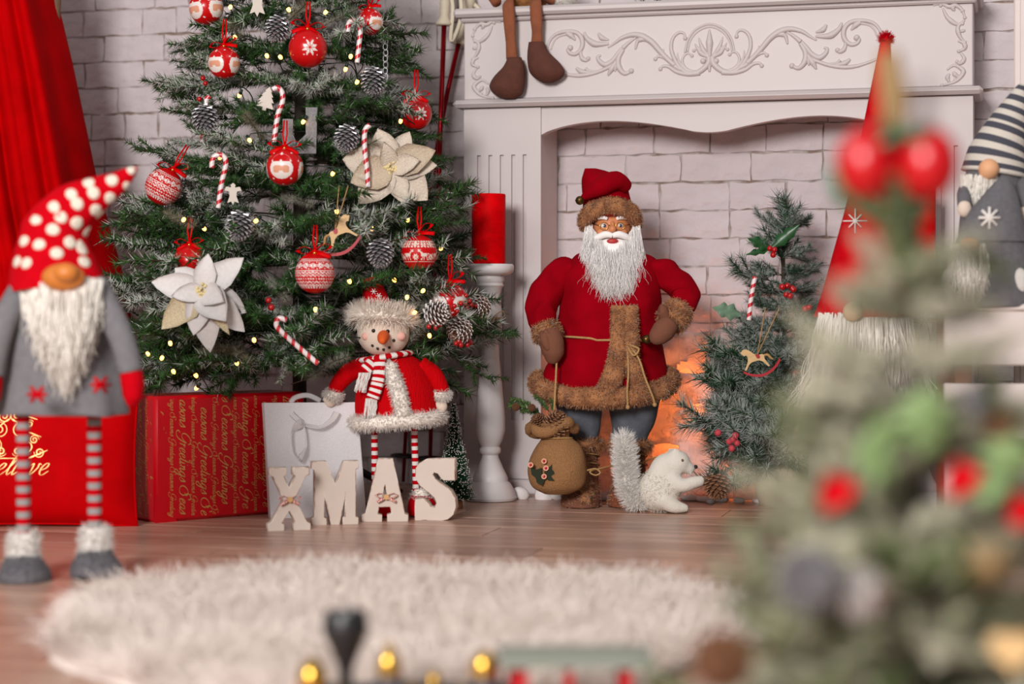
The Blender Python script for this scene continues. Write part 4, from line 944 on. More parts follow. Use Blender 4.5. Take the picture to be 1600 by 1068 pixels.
hm = MB(); hm.surf(lambda u, v: hat_pt(u, v), 48, 50); gn_hat = hm.build('hat', M_rfelt, gn)
for (dx, dy) in ((206, 265), (175, 280), (146, 301), (120, 318), (94, 339), (85, 360), (60, 382), (90, 396), (39, 411), (38, 375), (57, 345), (84, 322), (112, 302), (139, 285), (174, 310), (149, 330), (122, 349), (139, 363), (112, 380), (127, 388), (134, 408), (25, 408), (198, 291), (163, 342)):
    best = None; tp = f.p(dx, dy, -.1)
    for iv in range(80):
        v = .01 + .98 * iv / 79
        for iu in range(32):
            u = .5 + iu / 64 * 1.0
            q = hat_pt(u % 1, v); pr_ = q + f.o; X = 800 + pr_.x / pr_.y * FP; Y = YH + (CH - pr_.z) / pr_.y * FP; e = (X - dx) ** 2 + (Y - dy) ** 2 + (0 if q.y < hc[min(int(v * (len(hc) - 1)), len(hc) - 1)].y + .004 else 900)
            if best is None or e < best[0]: best = (e, u, v)
    _, u0, v0 = best; c = hat_pt(u0 % 1, v0); du = (hat_pt((u0 + .01) % 1, v0) - hat_pt((u0 - .01) % 1, v0)).length / .02; dv = (hat_pt(u0 % 1, min(v0 + .01, 1)) - hat_pt(u0 % 1, max(0, v0 - .01))).length / .02
    rd = f.m(9.5 if dx < 190 else 7); d_ = MB(); V = [hat_pt(u0 % 1, v0, .0012)]; F = []
    for ring, off in ((.55, .0012), (.93, .001), (1.0, -.001)):
        for j in range(14): a = 6.2832 * j / 14; V.append(hat_pt((u0 + 1.15 * rd * ring * math.cos(a) / du) % 1, min(.995, max(.005, v0 + rd * ring * math.sin(a) / dv)), off))
    F = [(0, 1 + j, 1 + (j + 1) % 14) for j in range(14)] + [(1 + r_ * 14 + j, 1 + (r_ + 1) * 14 + j, 1 + (r_ + 1) * 14 + (j + 1) % 14, 1 + r_ * 14 + (j + 1) % 14) for r_ in range(2) for j in range(14)]
    d_.add(V, F); d_.build('dot', M_dot, gn_hat)
ns = MB(); ns.ball(f.p(99, 433, -.088), (f.m(33), f.m(18), f.m(21)), 24, 14); ns.ball(f.p(103, 426, -.104), (f.m(19), f.m(16), f.m(15)), 20, 12); ns.build('nose', M_nose, gn)
beard('beard', f, gn, 24, 160, lerpf([24, 60, 95, 130, 160], [440, 432, 440, 432, 436]), lerpf([24, 45, 75, 105, 125, 145, 160], [505, 548, 588, 622, 592, 555, 515]), 950, .0021, M_wool, -.074, -.034, .3, .010, 5, ytop2=lerpf([24, 95, 160], [470, 500, 470]), cx=104)
for (xx, yy) in ((58, 616), (157, 601)):
    for a in (0, 50, 130):
        st = MB(); dx, dy = 15 * math.cos(R(a)), 15 * math.sin(R(a)); dq = lambda x: -.148 * math.sqrt(max(.1, 1 - ((x - 94) / 112) ** 2)) * .69 / .69 - .002
        st.tube([f.p(xx - dx, yy - dy, dq(xx - dx) * .52 / .52), f.p(xx, yy, dq(xx)), f.p(xx + dx, yy + dy, dq(xx + dx))], .0028, 6); st.build('stitch', M_rfelt, gn_coat)
M_grey = mat('grey_knit', (150, 148, 146), .95, bump=.4, bscale=300); M_rk = mat('red_knit', (188, 2, 18), .9, bump=.4, bscale=300, spec=.08)
def striped_leg(f, parent, x0, y0, x1, y1, hw, n, ma, mb_, dy=0.0, name='leg'):
    m = MB(); k = 16; N_ = n * 3; P = [f.p(x0 + (x1 - x0) * i / N_, y0 + (y1 - y0) * i / N_, dy) for i in range(N_ + 1)]; m.tube(P, f.m(hw), k, cap=False); m.m = [((i // 3) % 2) for i in range(N_) for j in range(k)]; return m.build(name, [ma, mb_], parent)
striped_leg(f, gn, 36, 630, 37, 838, 11, 21, M_rk, M_grey, -.02); striped_leg(f, gn, 147, 625, 148, 832, 11, 21, M_rk, M_grey, 0.02)
for (cx_, yc, yf, dy) in ((37, 832, 910, -.02), (149, 824, 899, .02)):
    c = loft(f, [(yc, cx_ - 21, cx_ + 21, 1, dy), (yc + 15, cx_ - 22, cx_ + 23, 1, dy), (yc + 32, cx_ - 23, cx_ + 21, 1, dy), (yc + 50, cx_ - 25, cx_ + 24, 1, dy)], 20, 4, .02); c.build('boot_cuff', M_plush, gn); fu = fur('boot_fur', c, 900, .010, .0007, M_plush, gn)
    b_ = loft(f, [(yc + 34, cx_ - 22, cx_ + 22, 1, dy), (yc + 48, cx_ - 31, cx_ + 30, 1.1, dy - .012), (yc + 62, cx_ - 36, cx_ + 38, 1.2, dy - .02), (yf - 6, cx_ - 37, cx_ + 40, 1.2, dy - .02), (yf, cx_ - 33, cx_ + 36, 1.15, dy - .02)], 28, 4, .01); b_.build('boot', M_gfelt2, gn); fur('boot_fuzz', b_, 1500, .005, .0006, M_gfelt2, gn)
    # keep the sole on the floor
# ------------------------------------------------------------------ snowman doll
M_skin = mat('cream_fleece', (226, 208, 190), .95, bump=.3, bscale=300, sheen=.3); M_orange = mat('orange_felt', (222, 92, 24), .85, bump=.3, bscale=250); M_black = mat('black_bead', (18, 16, 16), .3)
M_rknit = mat('red_rib_knit', (202, 2, 12), .9, bump=.9, bscale=90, stretch=(5, 5, .4), spec=.08); M_wknit = mat('white_knit', (232, 226, 220), .95, bump=.5, bscale=250)
M_pink = mat('pink_blush', (232, 178, 164), .95, bump=.3, bscale=300)
M_furw = mat('white_fur', (250, 240, 228), .9, spec=.1)
f = FR(618, 3.82); sn = thing('snowman_doll', 'snowman doll in red coat with striped scarf and legs standing behind the letters', 'snowman', f.o)
hd = MB(); hd.ball(f.p(599, 520, 0), (f.m(41), f.m(36), f.m(37)), 32, 20); sn_head = hd.build('head', M_skin, sn)
ht = MB(); ht.tube(cr([f.p(594, 505, .0), f.p(588, 478, 0), f.p(583, 452, .005), f.p(580, 436, .01)], 6), [f.m(30), f.m(24), f.m(17), f.m(12)], 20); sn_hat = ht.build('hat', mat('red_hat_print', (180, 4, 16), .85, spec=.1), sn)
for (x, y) in ((578, 470), (592, 462), (600, 478), (584, 455)):
    s_ = MB()
    for a in (0, 60, 120): s_.tube([f.p(x - 5 * math.cos(R(a)), y - 5 * math.sin(R(a)), -f.m(20)), f.p(x + 5 * math.cos(R(a)), y + 5 * math.sin(R(a)), -f.m(20))], .001, 4)
    s_.build('snowflake', M_wknit, sn_hat)
br_ = MB(); br_.tube([f.p(598, 497, 0) + Vector((f.m(38) * math.cos(a), f.m(35) * math.sin(a), f.m(3) * math.cos(a) * -1 - f.m(7) * math.sin(a))) for a in np.linspace(0, 6.283, 28, endpoint=False)], f.m(10), 8, closed=True); br_.build('hat_brim', M_furw, sn)
fur('brim_fur', br_, 3800, .021, .0007, M_furw, sn, droop=.15, jit=.3, lean=(0, 0, .75))
for (x, y, r_) in ((586, 516, 3.2), (608, 517, 3.2), (584, 539, 2.4), (592, 543.5, 2.4), (601, 545, 2.4), (610, 542, 2.4), (617, 531, 2.6)):
    e = MB(); q = f.p(x, y, 0); cx_ = f.p(599, 520, 0); yy = -f.m(36) * math.sqrt(max(.05, 1 - ((q.x - cx_.x) / f.m(41)) ** 2 - ((q.z - cx_.z) / f.m(37)) ** 2)); e.ball(Vector((q.x, cx_.y + yy, q.z)), f.m(r_), 10, 8); e.build('eye' if r_ > 3 else 'mouth_bead', M_black, sn_head)
for x in (573, 626): c = MB(); c.ball(f.p(x, 525, -f.m(24)), (f.m(8), f.m(6), f.m(7)), 12, 8); c.build('cheek', M_pink, sn_head)
no = MB(); no.tube(cr([f.p(600, 524, -f.m(30)), f.p(599, 526, -f.m(44)), f.p(598, 530, -f.m(58)), f.p(597, 533, -f.m(68))], 4), [f.m(9), f.m(9.5), f.m(8), f.m(3.5)], 14); no.build('nose', M_orange, sn_head)
bd = loft(f, [(553, 585, 640, .9), (570, 568, 664, .9), (600, 558, 678, .9), (630, 555, 684, .9), (655, 556, 687, .9)], 44, 6, .006); bd.build('coat', M_rknit, sn)
hm_ = MB(); hm_.tube([Vector((f.p(621, 655, 0).x + f.m(66) * math.cos(a), f.m(60) * math.sin(a), f.p(0, 655 - 5 * math.cos(a), 0).z)) for a in np.linspace(0, 6.283, 36, endpoint=False)], f.m(10), 10, closed=True); hm_.build('coat_hem', M_furw, sn); fur('hem_fur', hm_, 4200, .009, .0006, M_plush, sn)
tm = MB(); tm.tube(cr([f.p(606, 568, -f.m(43)), f.p(616, 595, -f.m(56)), f.p(624, 620, -f.m(60)), f.p(630, 650, -f.m(62))], 6), [f.m(9), f.m(11), f.m(11), f.m(11)], 10, flat=(.5, (0, -1, 0))); tm.build('coat_trim', M_furw, sn); fur('trim_fur', tm, 1600, .009, .0006, M_plush, sn)
for P, cu_, hn in (([(574, 570), (548, 580), (530, 598), (522, 612)], (521, 617), (516, 625)), ([(655, 570), (676, 585), (688, 605), (690, 614)], (689, 617), (690, 634))):
    a_ = MB(); a_.tube(cr([f.p(x, y, -.01) for x, y in P], 5), [f.m(15), f.m(15), f.m(13), f.m(11)], 16); a_.build('sleeve', M_rknit, sn)
    c = MB(); c.ball(f.p(*cu_, -.01), (f.m(14), f.m(13), f.m(10)), 16, 10); c.build('cuff', M_furw, sn); fur('cuff_fur', c, 1200, .008, .0006, M_plush, sn)
    h_ = MB(); h_.ball(f.p(*hn, -.012), (f.m(9), f.m(8), f.m(11)), 14, 10); h_.ball(f.p(hn[0] - 7, hn[1] - 2, -.016), (f.m(4), f.m(4), f.m(6)), 10, 8); h_.build('hand', M_skin, sn)
def striped_band(f, P, w_, nst, ma, mb_, name, parent, th=.3, nrm=(0, -1, 0)):
    Q = cr(P, 8); m = MB(); k = 8; m.tube(Q, w_, k, flat=(th, nrm)); n = len(Q) - 1; m.m = [int(i * nst / n) % 2 for i in range(n) for j in range(k)] + [0, 0]; return m.build(name, [ma, mb_], parent)
wrap = [Vector((f.p(601, 556, 0).x + f.m(36) * math.cos(a), f.m(36) * math.sin(a), f.p(0, 557 + 6 * math.cos(a) * -1, 0).z)) for a in np.linspace(.6, 6.9, 24)]
striped_band(f, wrap, f.m(11), 30, M_rk, M_wknit, 'scarf', sn, .45, (0, 0, 1))
striped_band(f, [f.p(593, 562, -f.m(42)), f.p(592, 585, -f.m(56)), f.p(588, 605, -f.m(62)), f.p(582, 622, -f.m(64))], f.m(10), 13, M_rk, M_wknit, 'scarf_end', sn, .25)
striped_band(f, [f.p(586, 562, -f.m(40)), f.p(577, 572, -f.m(50)), f.p(570, 580, -f.m(54))], f.m(10), 5, M_rk, M_wknit, 'scarf_end', sn, .25)
for (x0, y0, x1, y1, n_) in ((570, 582, 563, 612, 34), (581, 622, 578, 652, 40)):
    P = []
    for i in range(n_):
        o_ = rnd.uniform(-9, 9); P.append([tuple(f.p(x0 + o_ + (x1 - x0) * t + rnd.uniform(-1, 1), y0 + (y1 - y0) * t * rnd.uniform(.85, 1.05), -f.m(60) - .003 * rnd.random())) for t in np.linspace(0, 1, 5)])
    strand_paths('tassel', P, .0011, M_wknit, sn, .8)
striped_leg(f, sn, 585, 660, 586, 792, 5.2, 21, M_rk, M_wknit); striped_leg(f, sn, 647, 655, 650, 768, 5.2, 19, M_rk, M_wknit)
for (cx_, y0, dy) in ((601, 770, -.03), (658, 764, -.03)):
    c = loft(f, [(y0, cx_ - 11, cx_ + 8, 1, .0), (y0 + 8, cx_ - 14, cx_ + 13, 1, -.003), (y0 + 15, cx_ - 17, cx_ + 18, 1.1, -.008)], 20, 4); c.build('boot_cuff', M_furw, sn); fur('boot_fur', c, 600, .007, .0006, M_plush, sn)
    b_ = loft(f, [(y0 + 9, cx_ - 16, cx_ + 14, 1, -.003), (y0 + 20, cx_ - 20, cx_ + 22, 1.2, -.01), (y0 + 32, cx_ - 21, cx_ + 25, 1.25, -.012), (804, cx_ - 19, cx_ + 23, 1.2, -.012)], 24, 4); b_.build('boot', M_rfelt, sn)

# ------------------------------------------------------------------ silver gift bag
M_bag = mat('silver_glitter_paper', (226, 223, 225), .55, var=.14, vscale=900, bump=.35, bscale=900)
bg = thing('gift_bag', 'silver glitter gift bag with white ribbon handle behind the X and M letters', 'gift bag', (W(424, 808, 3.77).x, 3.77, 0), R(10))
def pane(P, name, m=M_bag, th=.0012):
    """thin board through four 3D corners with real thickness"""
    P = [Vector(p) for p in P]; n_ = (P[1] - P[0]).cross(P[3] - P[0]).normalized() * th; b_ = MB(); b_.add(P + [p + n_ for p in P], [(0, 1, 2, 3), (7, 6, 5, 4), (0, 4, 5, 1), (1, 5, 6, 2), (2, 6, 7, 3), (3, 7, 4, 0)]); return b_.build(name, m, bg, smooth=False)
bw, bh, bdp = .186, .225, .075
fb = [(0, 0, 0), (bw, 0, 0), (bw - .016, .022, bh), (-.012, .026, bh)]; bb = [(0, bdp, 0), (bw, bdp, 0), (bw - .014, .04, bh), (-.012, .043, bh)]
pane(fb, 'front_panel'); pane(bb, 'back_panel'); pane([bb[0], (-.003, bdp * .5, .0), (-.016, .036, bh), bb[3]], 'side_panel'); pane([(-.003, bdp * .5, 0), fb[0], fb[3], (-.016, .036, bh)], 'side_panel'); pane([fb[1], (bw - .006, bdp * .5, 0), (bw - .02, .036, bh), fb[2]], 'side_panel'); pane([(bw - .006, bdp * .5, 0), bb[1], bb[2], (bw - .02, .036, bh)], 'side_panel'); pane([fb[0], fb[1], bb[1], bb[0]], 'base_panel')
M_org = mat('white_organza', (240, 236, 234), .4, alpha=.45)
def bagp(x, z_, o_=-.004): return Vector((x, .022 * z_ / bh + o_, z_))
rb = MB(); ribbon(cr([bagp(.062, .185), bagp(.040, .17, -.012), bagp(.042, .13, -.016), bagp(.056, .118, -.012), bagp(.066, .14, -.02), bagp(.066, .175, -.012), bagp(.062, .187)], 6), .011, (1, 0, .3), rb); rb.build('ribbon_loop', M_org, bg)
rb = MB(); ribbon(cr([bagp(.066, .182), bagp(.095, .178, -.014), bagp(.118, .190, -.012), bagp(.13, .206, -.006)], 6), .008, (0, -.4, 1), rb); rb.build('ribbon_tail', M_org, bg)
rb = MB(); ribbon(cr([bagp(.062, .186), bagp(.05, .195, -.008), bagp(.04, .205, -.004)], 6), .006, (0, -1, .4), rb); rb.build('ribbon_tail', M_org, bg)
rb = MB(); ribbon(cr([bagp(.04, .224, .02), bagp(.05, .235, .02), bagp(.075, .239, .02), bagp(.1, .228, .02)], 6), .006, (0, -1, .4), rb); rb.build('handle', M_org, bg)

# ------------------------------------------------------------------ XMAS letters
M_let = mat('distressed_cream_paint', (212, 197, 184), .7, var=.03, vscale=20); M_letb = mat('worn_wood_edge', (150, 110, 82), .8, var=1.0, vscale=60, rgb2=(228, 214, 202))
XP = [[(0, 0), (.36, 0), (.36, .1), (.31, .12), (.5, .33), (.66, .12), (.62, .1), (.62, 0), (1, 0), (1, .1), (.92, .13), (.62, .5), (.88, .87), (.97, .9), (.97, 1), (.6, 1), (.6, .9), (.66, .87), (.5, .66), (.36, .87), (.42, .9), (.42, 1), (.04, 1), (.04, .9), (.12, .87), (.38, .49), (.08, .13), (0, .1)]]
MP = [[(0, 0), (.3, 0), (.3, .1), (.25, .12), (.25, .55), (.42, .0), (.58, .0), (.73, .55), (.73, .12), (.68, .1), (.68, 0), (1, 0), (1, .1), (.94, .12), (.94, .88), (1, .9), (1, 1), (.7, 1), (.5, .62), (.3, 1), (0, 1), (0, .9), (.06, .88), (.06, .12), (0, .1)]]
AP = [[(0, 0), (.42, 0), (.42, .1), (.33, .12), (.36, .24), (.62, .24), (.66, .12), (.56, .1), (.56, 0), (1, 0), (1, .1), (.93, .12), (.66, 1), (.36, 1), (.08, .12), (0, .1)], [(.4, .36), (.5, .62), (.58, .36)]]
SP = [[(.04, .34), (.04, 0), (.14, 0), (.3, .01), (.62, 0), (.8, .02), (.94, .1), (1, .22), (.98, .36), (.88, .48), (.68, .58), (.5, .66), (.44, .74), (.48, .79), (.58, .76), (.66, .68), (.72, .66), (.97, .66), (.97, 1), (.5, .99), (.3, .98), (.14, .92), (.05, .82), (.06, .68), (.16, .56), (.36, .46), (.5, .38), (.55, .28), (.5, .2), (.4, .22), (.32, .3), (.22, .34)]]
def letter(chh, polys, px0, pxw, py, hpx, rz, th, label):
    d = CH * FP / (py - YH); s_ = d / FP; o = thing('decorative_letter', label, 'letter', (W(px0, py, d).x, d, 0), rz, group='letters spelling XMAS'); w_ = pxw * s_ / math.cos(rz) * .97; h_ = hpx * s_
    me = poly_mesh([[(x * w_, y * h_) for x, y in P] for P in polys], th, .0014); me.materials.append(M_let); me.materials.append(M_letb)
    for p in me.polygons:
        if abs(p.normal.z) < .93 and abs(p.normal.z) > .2: p.material_index = 1
    b_ = link('body', me, o, (0, 0, 0), (R(90), 0, 0)); return o, w_, h_
th_ = .024
lx = letter('X', XP, 418, 65, 828, 97, R(16), th_, 'cream wooden letter X with gingham bow'); lm = letter('M', MP, 487, 72, 819, 98, R(13), th_, 'cream wooden letter M, plain without a bow'); la = letter('A', AP, 566, 73, 813.5, 97, R(4), th_, 'cream wooden letter A with gingham bow'); ls = letter('S', SP, 648, 68, 811, 96, R(-8), th_, 'cream wooden letter S in front of the bottle brush tree')
def ging():
    m = mat('red_gingham', (190, 30, 36), .8); nt = m.node_tree; tc = nt.nodes.new('ShaderNodeTexCoord'); ck_ = nt.nodes.new('ShaderNodeTexChecker'); ck_.inputs['Scale'].default_value = 420; ck_.inputs[1].default_value = (*lin((186, 28, 36)), 1); ck_.inputs[2].default_value = (*lin((236, 214, 200)), 1)
    nt.links.new(tc.outputs['Object'], ck_.inputs[0]); nt.links.new(ck_.outputs[0], nt.nodes['Principled BSDF'].inputs['Base Color']); return m
M_ging = ging(); M_button = mat('wood_button', (206, 160, 104), .5)
for (o, w_, h_), (u, v) in ((lx, (.5, .5)), (la, (.53, .40))):
    bow_parts(o, (u * w_, -th_ / 2 - .003, v * h_), .019, M_ging)
    bt = MB(); bt.tube([(u * w_, -th_ / 2 - .005, v * h_), (u * w_, -th_ / 2 - .0095, v * h_)], .0052, 14); bt.build('button', M_button, o, smooth=40)

# ------------------------------------------------------------------ bottle brush tree beside the S
def bottle_brush(px, py_base, py_top, hw, label):
    d = CH * FP / (py_base - YH); fr = FR(px, d); o = thing('bottle_brush_tree', label, 'tree', fr.o); H = fr.m(py_base - py_top); rw = fr.m(hw)
    b_ = MB(); b_.lathe([(rw * .38, 0), (rw * .40, .002), (rw * .38, .016), (rw * .3, .018)], 18); b_.build('wooden_base', mat('bark_base', (142, 92, 56), .7, var=.2, vscale=60), o)
    s_ = MB(); s_.tube([(0, 0, .012), (-.003, 0, H)], .0014, 6); s_.build('stem', M_wire, o)
    n = 4200; g = np.random.default_rng(3); t = g.random(n) ** .75; zz = .02 + (H - .022) * (1 - t); a = g.random(n) * 6.283; P = np.stack([-.003 * zz / H, np.zeros(n), zz], 1); D = np.stack([np.cos(a), np.sin(a), g.uniform(-.1, .25, n)], 1)
    ln = rw * (.12 + .9 * t) * g.uniform(.85, 1.06, n); P = P + D * (ln * .15)[:, None]
    o1 = strands('bristles', P, D, ln * .85, .0006, mat('dark_green_bristle', (24, 78, 40), .6), o, 2, .1, .05); o1['kind'] = 'stuff'
    k = 1300; E = P[:k] + D[:k] / np.linalg.norm(D[:k], axis=1)[:, None] * (ln[:k] * .85)[:, None] * g.uniform(.75, 1.03, (k, 1)); m = MB()
    for e in E: m.ball(e, .0012, 4, 3)
    o2 = m.build('snow_specks', M_cone_snow, o); o2['kind'] = 'stuff'; return o
bottle_brush(711, 794, 628, 31, 'small snow dusted bottle brush tree on wooden base behind the letter S')

# ------------------------------------------------------------------ candlesticks with red pillar candles
M_cs = mat('white_candlestick_paint', (226, 220, 218), .45, var=.02, vscale=10)
PROF = [(41, 780), (42, 776), (40, 773), (38, 765), (32, 755), (27.5, 751), (27.5, 746), (26, 742), (20, 730), (14, 716), (12.5, 710), (16.5, 706.5), (17, 703), (16.5, 700), (14, 697), (19, 688), (23.5, 672), (23.5, 655), (20, 615), (14.5, 560), (12.5, 530), (13, 524), (16, 521), (18, 518), (18.5, 505), (18.5, 490), (17, 476), (16, 474), (17.5, 470), (16, 466), (15.5, 462), (18, 450), (21.5, 446), (20, 442), (22.5, 438), (21, 431), (30, 429), (36, 425), (37, 420), (37, 415), (35, 412.5)]
M_wax = mat('red_candle_wax', (222, 0, 8), .6, var=.12, vscale=70, bump=.3, bscale=60, spec=.05)
def candlestick(px, d, label, clabel, bow=True):
    d0 = 4.13; s_ = d0 / FP; x = W(px, 480, d).x; o = thing('candlestick', label, 'candlestick', (x, d, 0), group='tall white candlesticks')
    b_ = MB(); b_.lathe([(0, 0)] + [(r_ * s_, (780.8 - y) * s_) for r_, y in PROF] + [(0, (780.8 - 412.5) * s_)], 40, cap=False); b_.build('turned_post', M_cs, o, smooth=45)
    zt = (780.8 - 412.5) * s_
    if bow:
        tw = MB()
        for k in range(3): tw.tube([(18.8 * s_ * math.cos(a), 18.8 * s_ * math.sin(a), (780.8 - 502 + 3 * k) * s_) for a in np.linspace(0, 6.283, 20, endpoint=False)], .0013, 5, closed=True)
        tw.build('twine_wrap', M_jute, o); c = Vector((3 * s_, -20 * s_, (780.8 - 496) * s_))
        for sg_ in (-1, 1):
            l_ = MB(); l_.tube(cr([c, c + Vector((sg_ * .022, -.004, .014)), c + Vector((sg_ * .026, -.006, -.002)), c], 6), .0011, 5); l_.build('twine_loop', M_jute, o); l_ = MB(); l_.tube(cr([c, c + Vector((sg_ * .008, -.004, -.02)), c + Vector((sg_ * .012, -.003, -.05))], 6), .0011, 5); l_.build('twine_tail', M_jute, o)
    cd = thing('pillar_candle', clabel, 'candle', (x - 2.5 * s_, d, zt + .0005), group='red pillar candles'); h_ = 109 * s_; r_ = 26.5 * s_
    c = MB(); c.lathe([(0, 0), (r_ * .97, 0), (r_, .002), (r_, h_ - .002), (r_ * .97, h_), (r_ * .75, h_ - .0015), (0, h_ - .003)], 48, cap=False); c.build('wax', M_wax, cd); w_ = MB(); w_.tube([(0, 0, h_ - .003), (.001, 0, h_ + .0005)], .0011, 6); w_.build('wick', M_black, cd)
candlestick(766, 4.13, 'white turned candlestick with jute bow left of the fireplace opening', 'red pillar candle on the white candlestick left of Santa')
candlestick(1436, 3.9, 'white turned candlestick at the right pillar, mostly hidden by the blurred tree', 'red pillar candle at the right pillar behind the blurred baubles')

# ------------------------------------------------------------------ ski poles
M_rmet = mat('red_metallic_pole', (150, 2, 16), .28, metal=.75); M_grip = mat('cream_grip', (214, 202, 178), .55)
def ski_pole(pts, d, label, rg):
    P = [W(x, y, d + k) for x, y, k in pts]; o_ = Vector((P[-1].x, P[-1].y, 0)); o = thing('ski_pole', label, 'ski pole', o_, group='red ski poles'); P = [p - o_ for p in P]
    s_ = MB(); s_.tube(P, [.0058] * (len(P) - 1) + [.004], 14); s_.build('shaft', M_rmet, o)
    ax = (P[0] - P[1]).normalized(); c = P[0]; g = MB(); q = ax.to_track_quat('Z', 'Y').to_matrix()
    pr = [(.0195, -.004), (.02, 0), (.012, .012), (.0105, .02), (.0125, .03), (.011, .036), (.0128, .046), (.011, .052), (.0128, .062), (.0115, .068), (.0135, .08), (.016, .1), (.012, .112)]; n = 18
    V = [c + q @ Vector((r_ * math.cos(6.2832 * j / n), r_ * math.sin(6.2832 * j / n), z_)) for r_, z_ in pr for j in range(n)]; F = [(i * n + j, i * n + (j + 1) % n, (i + 1) * n + (j + 1) % n, (i + 1) * n + j) for i in range(len(pr) - 1) for j in range(n)] + [tuple(range(n))[::-1], tuple(range((len(pr) - 1) * n, len(pr) * n))]
    g.add(V, F); g.build('grip', M_grip, o); st = MB(); tp = c + ax * .1; ribbon(cr([tp, tp + Vector((.03, -.006, -.03)), tp + Vector((.034, -.006, -.09)), tp + Vector((.012, -.01, -.14)), tp + Vector((.016, -.008, -.06)), tp], 6), .005, (0, 1, 0), st); st.build('wrist_strap', M_grip, o)
    bk = MB(); e = P[-1]; u_ = (P[-2] - e).normalized(); bc = e + u_ * .06; qb = u_.to_track_quat('Z', 'Y').to_matrix(); bk.tube([bc + qb @ Vector((.03 * math.cos(a), .03 * math.sin(a), 0)) for a in np.linspace(0, 6.283, 18, endpoint=False)], .003, 6, closed=True)
    for a in range(3): bk.tube([bc, bc + qb @ Vector((.03 * math.cos(a * 2.09), .03 * math.sin(a * 2.09), 0))], .0025, 6)
    bk.build('basket', M_black, o)
ski_pole([(694, 37, .0), (688, 200, .0), (683, 370, .0), (676, 560, 0), (671, 757, .02)], 4.36, 'red ski pole with cream grip standing nearly upright left of the mantel', 0)
ski_pole([(717, 66, .03), (700, 140, .025), (688, 200, .03), (668, 330, .04), (640, 560, .05), (630, 752, .06)], 4.385, 'red ski pole slanting behind the upright one beside the mantel', 1)
# ------------------------------------------------------------------ doll on the mantel with dangling legs
M_suede = mat('brown_suede', (142, 82, 54), .95, var=.1, vscale=60, bump=.3, bscale=220, sheen=.2); M_bootf = mat('dark_brown_felt', (92, 52, 40), .95, var=.1, vscale=60, bump=.4, bscale=220); M_plaid = mat('golden_brown_cloth', (176, 122, 66), .9, var=.9, vscale=40, rgb2=(120, 72, 44))
dl = thing('sitting_doll', 'brown cloth doll sitting on the mantel with dangling legs and dark boots', 'doll', S(.13, .03, 1.0775), -TH); dlo = Vector(dl.location); dq = Matrix.Rotation(TH, 3, 'Z')
def dp(px, py, n):
    s_, z_ = onF(px, py, n); return dq @ (S(s_, n, z_) - dlo)
tb = MB(); tb.ball(dq @ (S(.135, .055, 1.135) - dlo), (.062, .045, .056), 20, 14); tb.build('body', M_plaid, dl)
hb = MB(); hb.ball(dq @ (S(.135, .055, 1.225) - dlo), (.045, .042, .045), 20, 14); hb.build('head', M_suede, dl)
for sg_ in (-1, 1):
    an = MB(); an.tube(cr([dq @ (S(.135 + sg_ * .02, .055, 1.26) - dlo), dq @ (S(.135 + sg_ * .04, .055, 1.31) - dlo), dq @ (S(.135 + sg_ * .06, .05, 1.33) - dlo)], 4), [.008, .006, .003], 8); an.build('antler', M_bootf, dl)
    ar = MB(); ar.tube(cr([dq @ (S(.135 + sg_ * .05, .05, 1.16) - dlo), dq @ (S(.135 + sg_ * .075, .03, 1.12) - dlo), dq @ (S(.135 + sg_ * .06, .0, 1.09) - dlo)], 4), [.016, .015, .012], 10); ar.build('arm', M_suede, dl)
for P, B in (([(796, 2, .02), (794, 8, -.028), (796, 35, -.034), (798, 65, -.03), (800, 92, -.024)], [(804, 90, 11, 11), (803, 104, 17, 16), (796, 120, 25, 21), (792, 135, 28, 23), (794, 147, 22, 18), (796, 154, 9, 8)]),
             ([(838, 2, .02), (837, 6, -.028), (838, 30, -.034), (839, 50, -.03), (839, 68, -.024)], [(838, 66, 12, 12), (841, 82, 17, 17), (849, 98, 25, 22), (855, 112, 28, 23), (857, 122, 21, 18), (857, 129, 8, 8)])):
    lg = MB(); lg.tube(cr([dp(*q) for q in P], 5), [.0135, .0135, .0135, .0115, .0135], 12, flat=(.55, (0, -1, 0))); lg.build('leg', M_suede, dl)
    n = 20; bt = MB(); V = []; Q = cr([(b[0], b[1], b[2]) for b in B], 5); Q2 = cr([(b[3], 0, 0) for b in B], 5)
    for q, q2 in zip(Q, Q2):
        c = dp(q.x, q.y, -.026); hw = q.z * .00142; dpt_ = q2.x * .00142
        for j in range(n): a = 6.2832 * j / n; V.append(c + Vector((hw * math.cos(a), dpt_ * .85 * math.sin(a), 0)))
    m_ = len(Q); F = [(i * n + j, (i + 1) * n + j, (i + 1) * n + (j + 1) % n, i * n + (j + 1) % n) for i in range(m_ - 1) for j in range(n)] + [tuple(range(n)), tuple(range(m_ * n - 1, (m_ - 1) * n - 1, -1))]
    bt.add(V, F); bt.build('boot', M_bootf, dl)
# toe lumps give the boots their forward shape
gr = thing('mantel_garland', 'green tinsel garland lying along the mantel top at the upper edge', 'garland', S(.52, .05, 1.0775), -TH)
for k in range(9):
    x = -.2 + k * .055; put(SPR_S[k % 2], gr, (x, .0, .022), (x + .1, -.008 + .012 * (k % 3), .024 + .008 * (k % 2)), k * 1.3, L_=.22, scale=.5)
wm = thing('white_ornament_ball', 'white fluffy ball on the mantel right of the doll legs', 'ornament', S(.225, .02, 1.0775)); q_ = MB(); q_.ball((0, 0, .024), (.03, .024, .024), 18, 12); q_.build('core', M_plush, wm); fur('fluff', q_, 1200, .008, .0005, M_plush, wm)

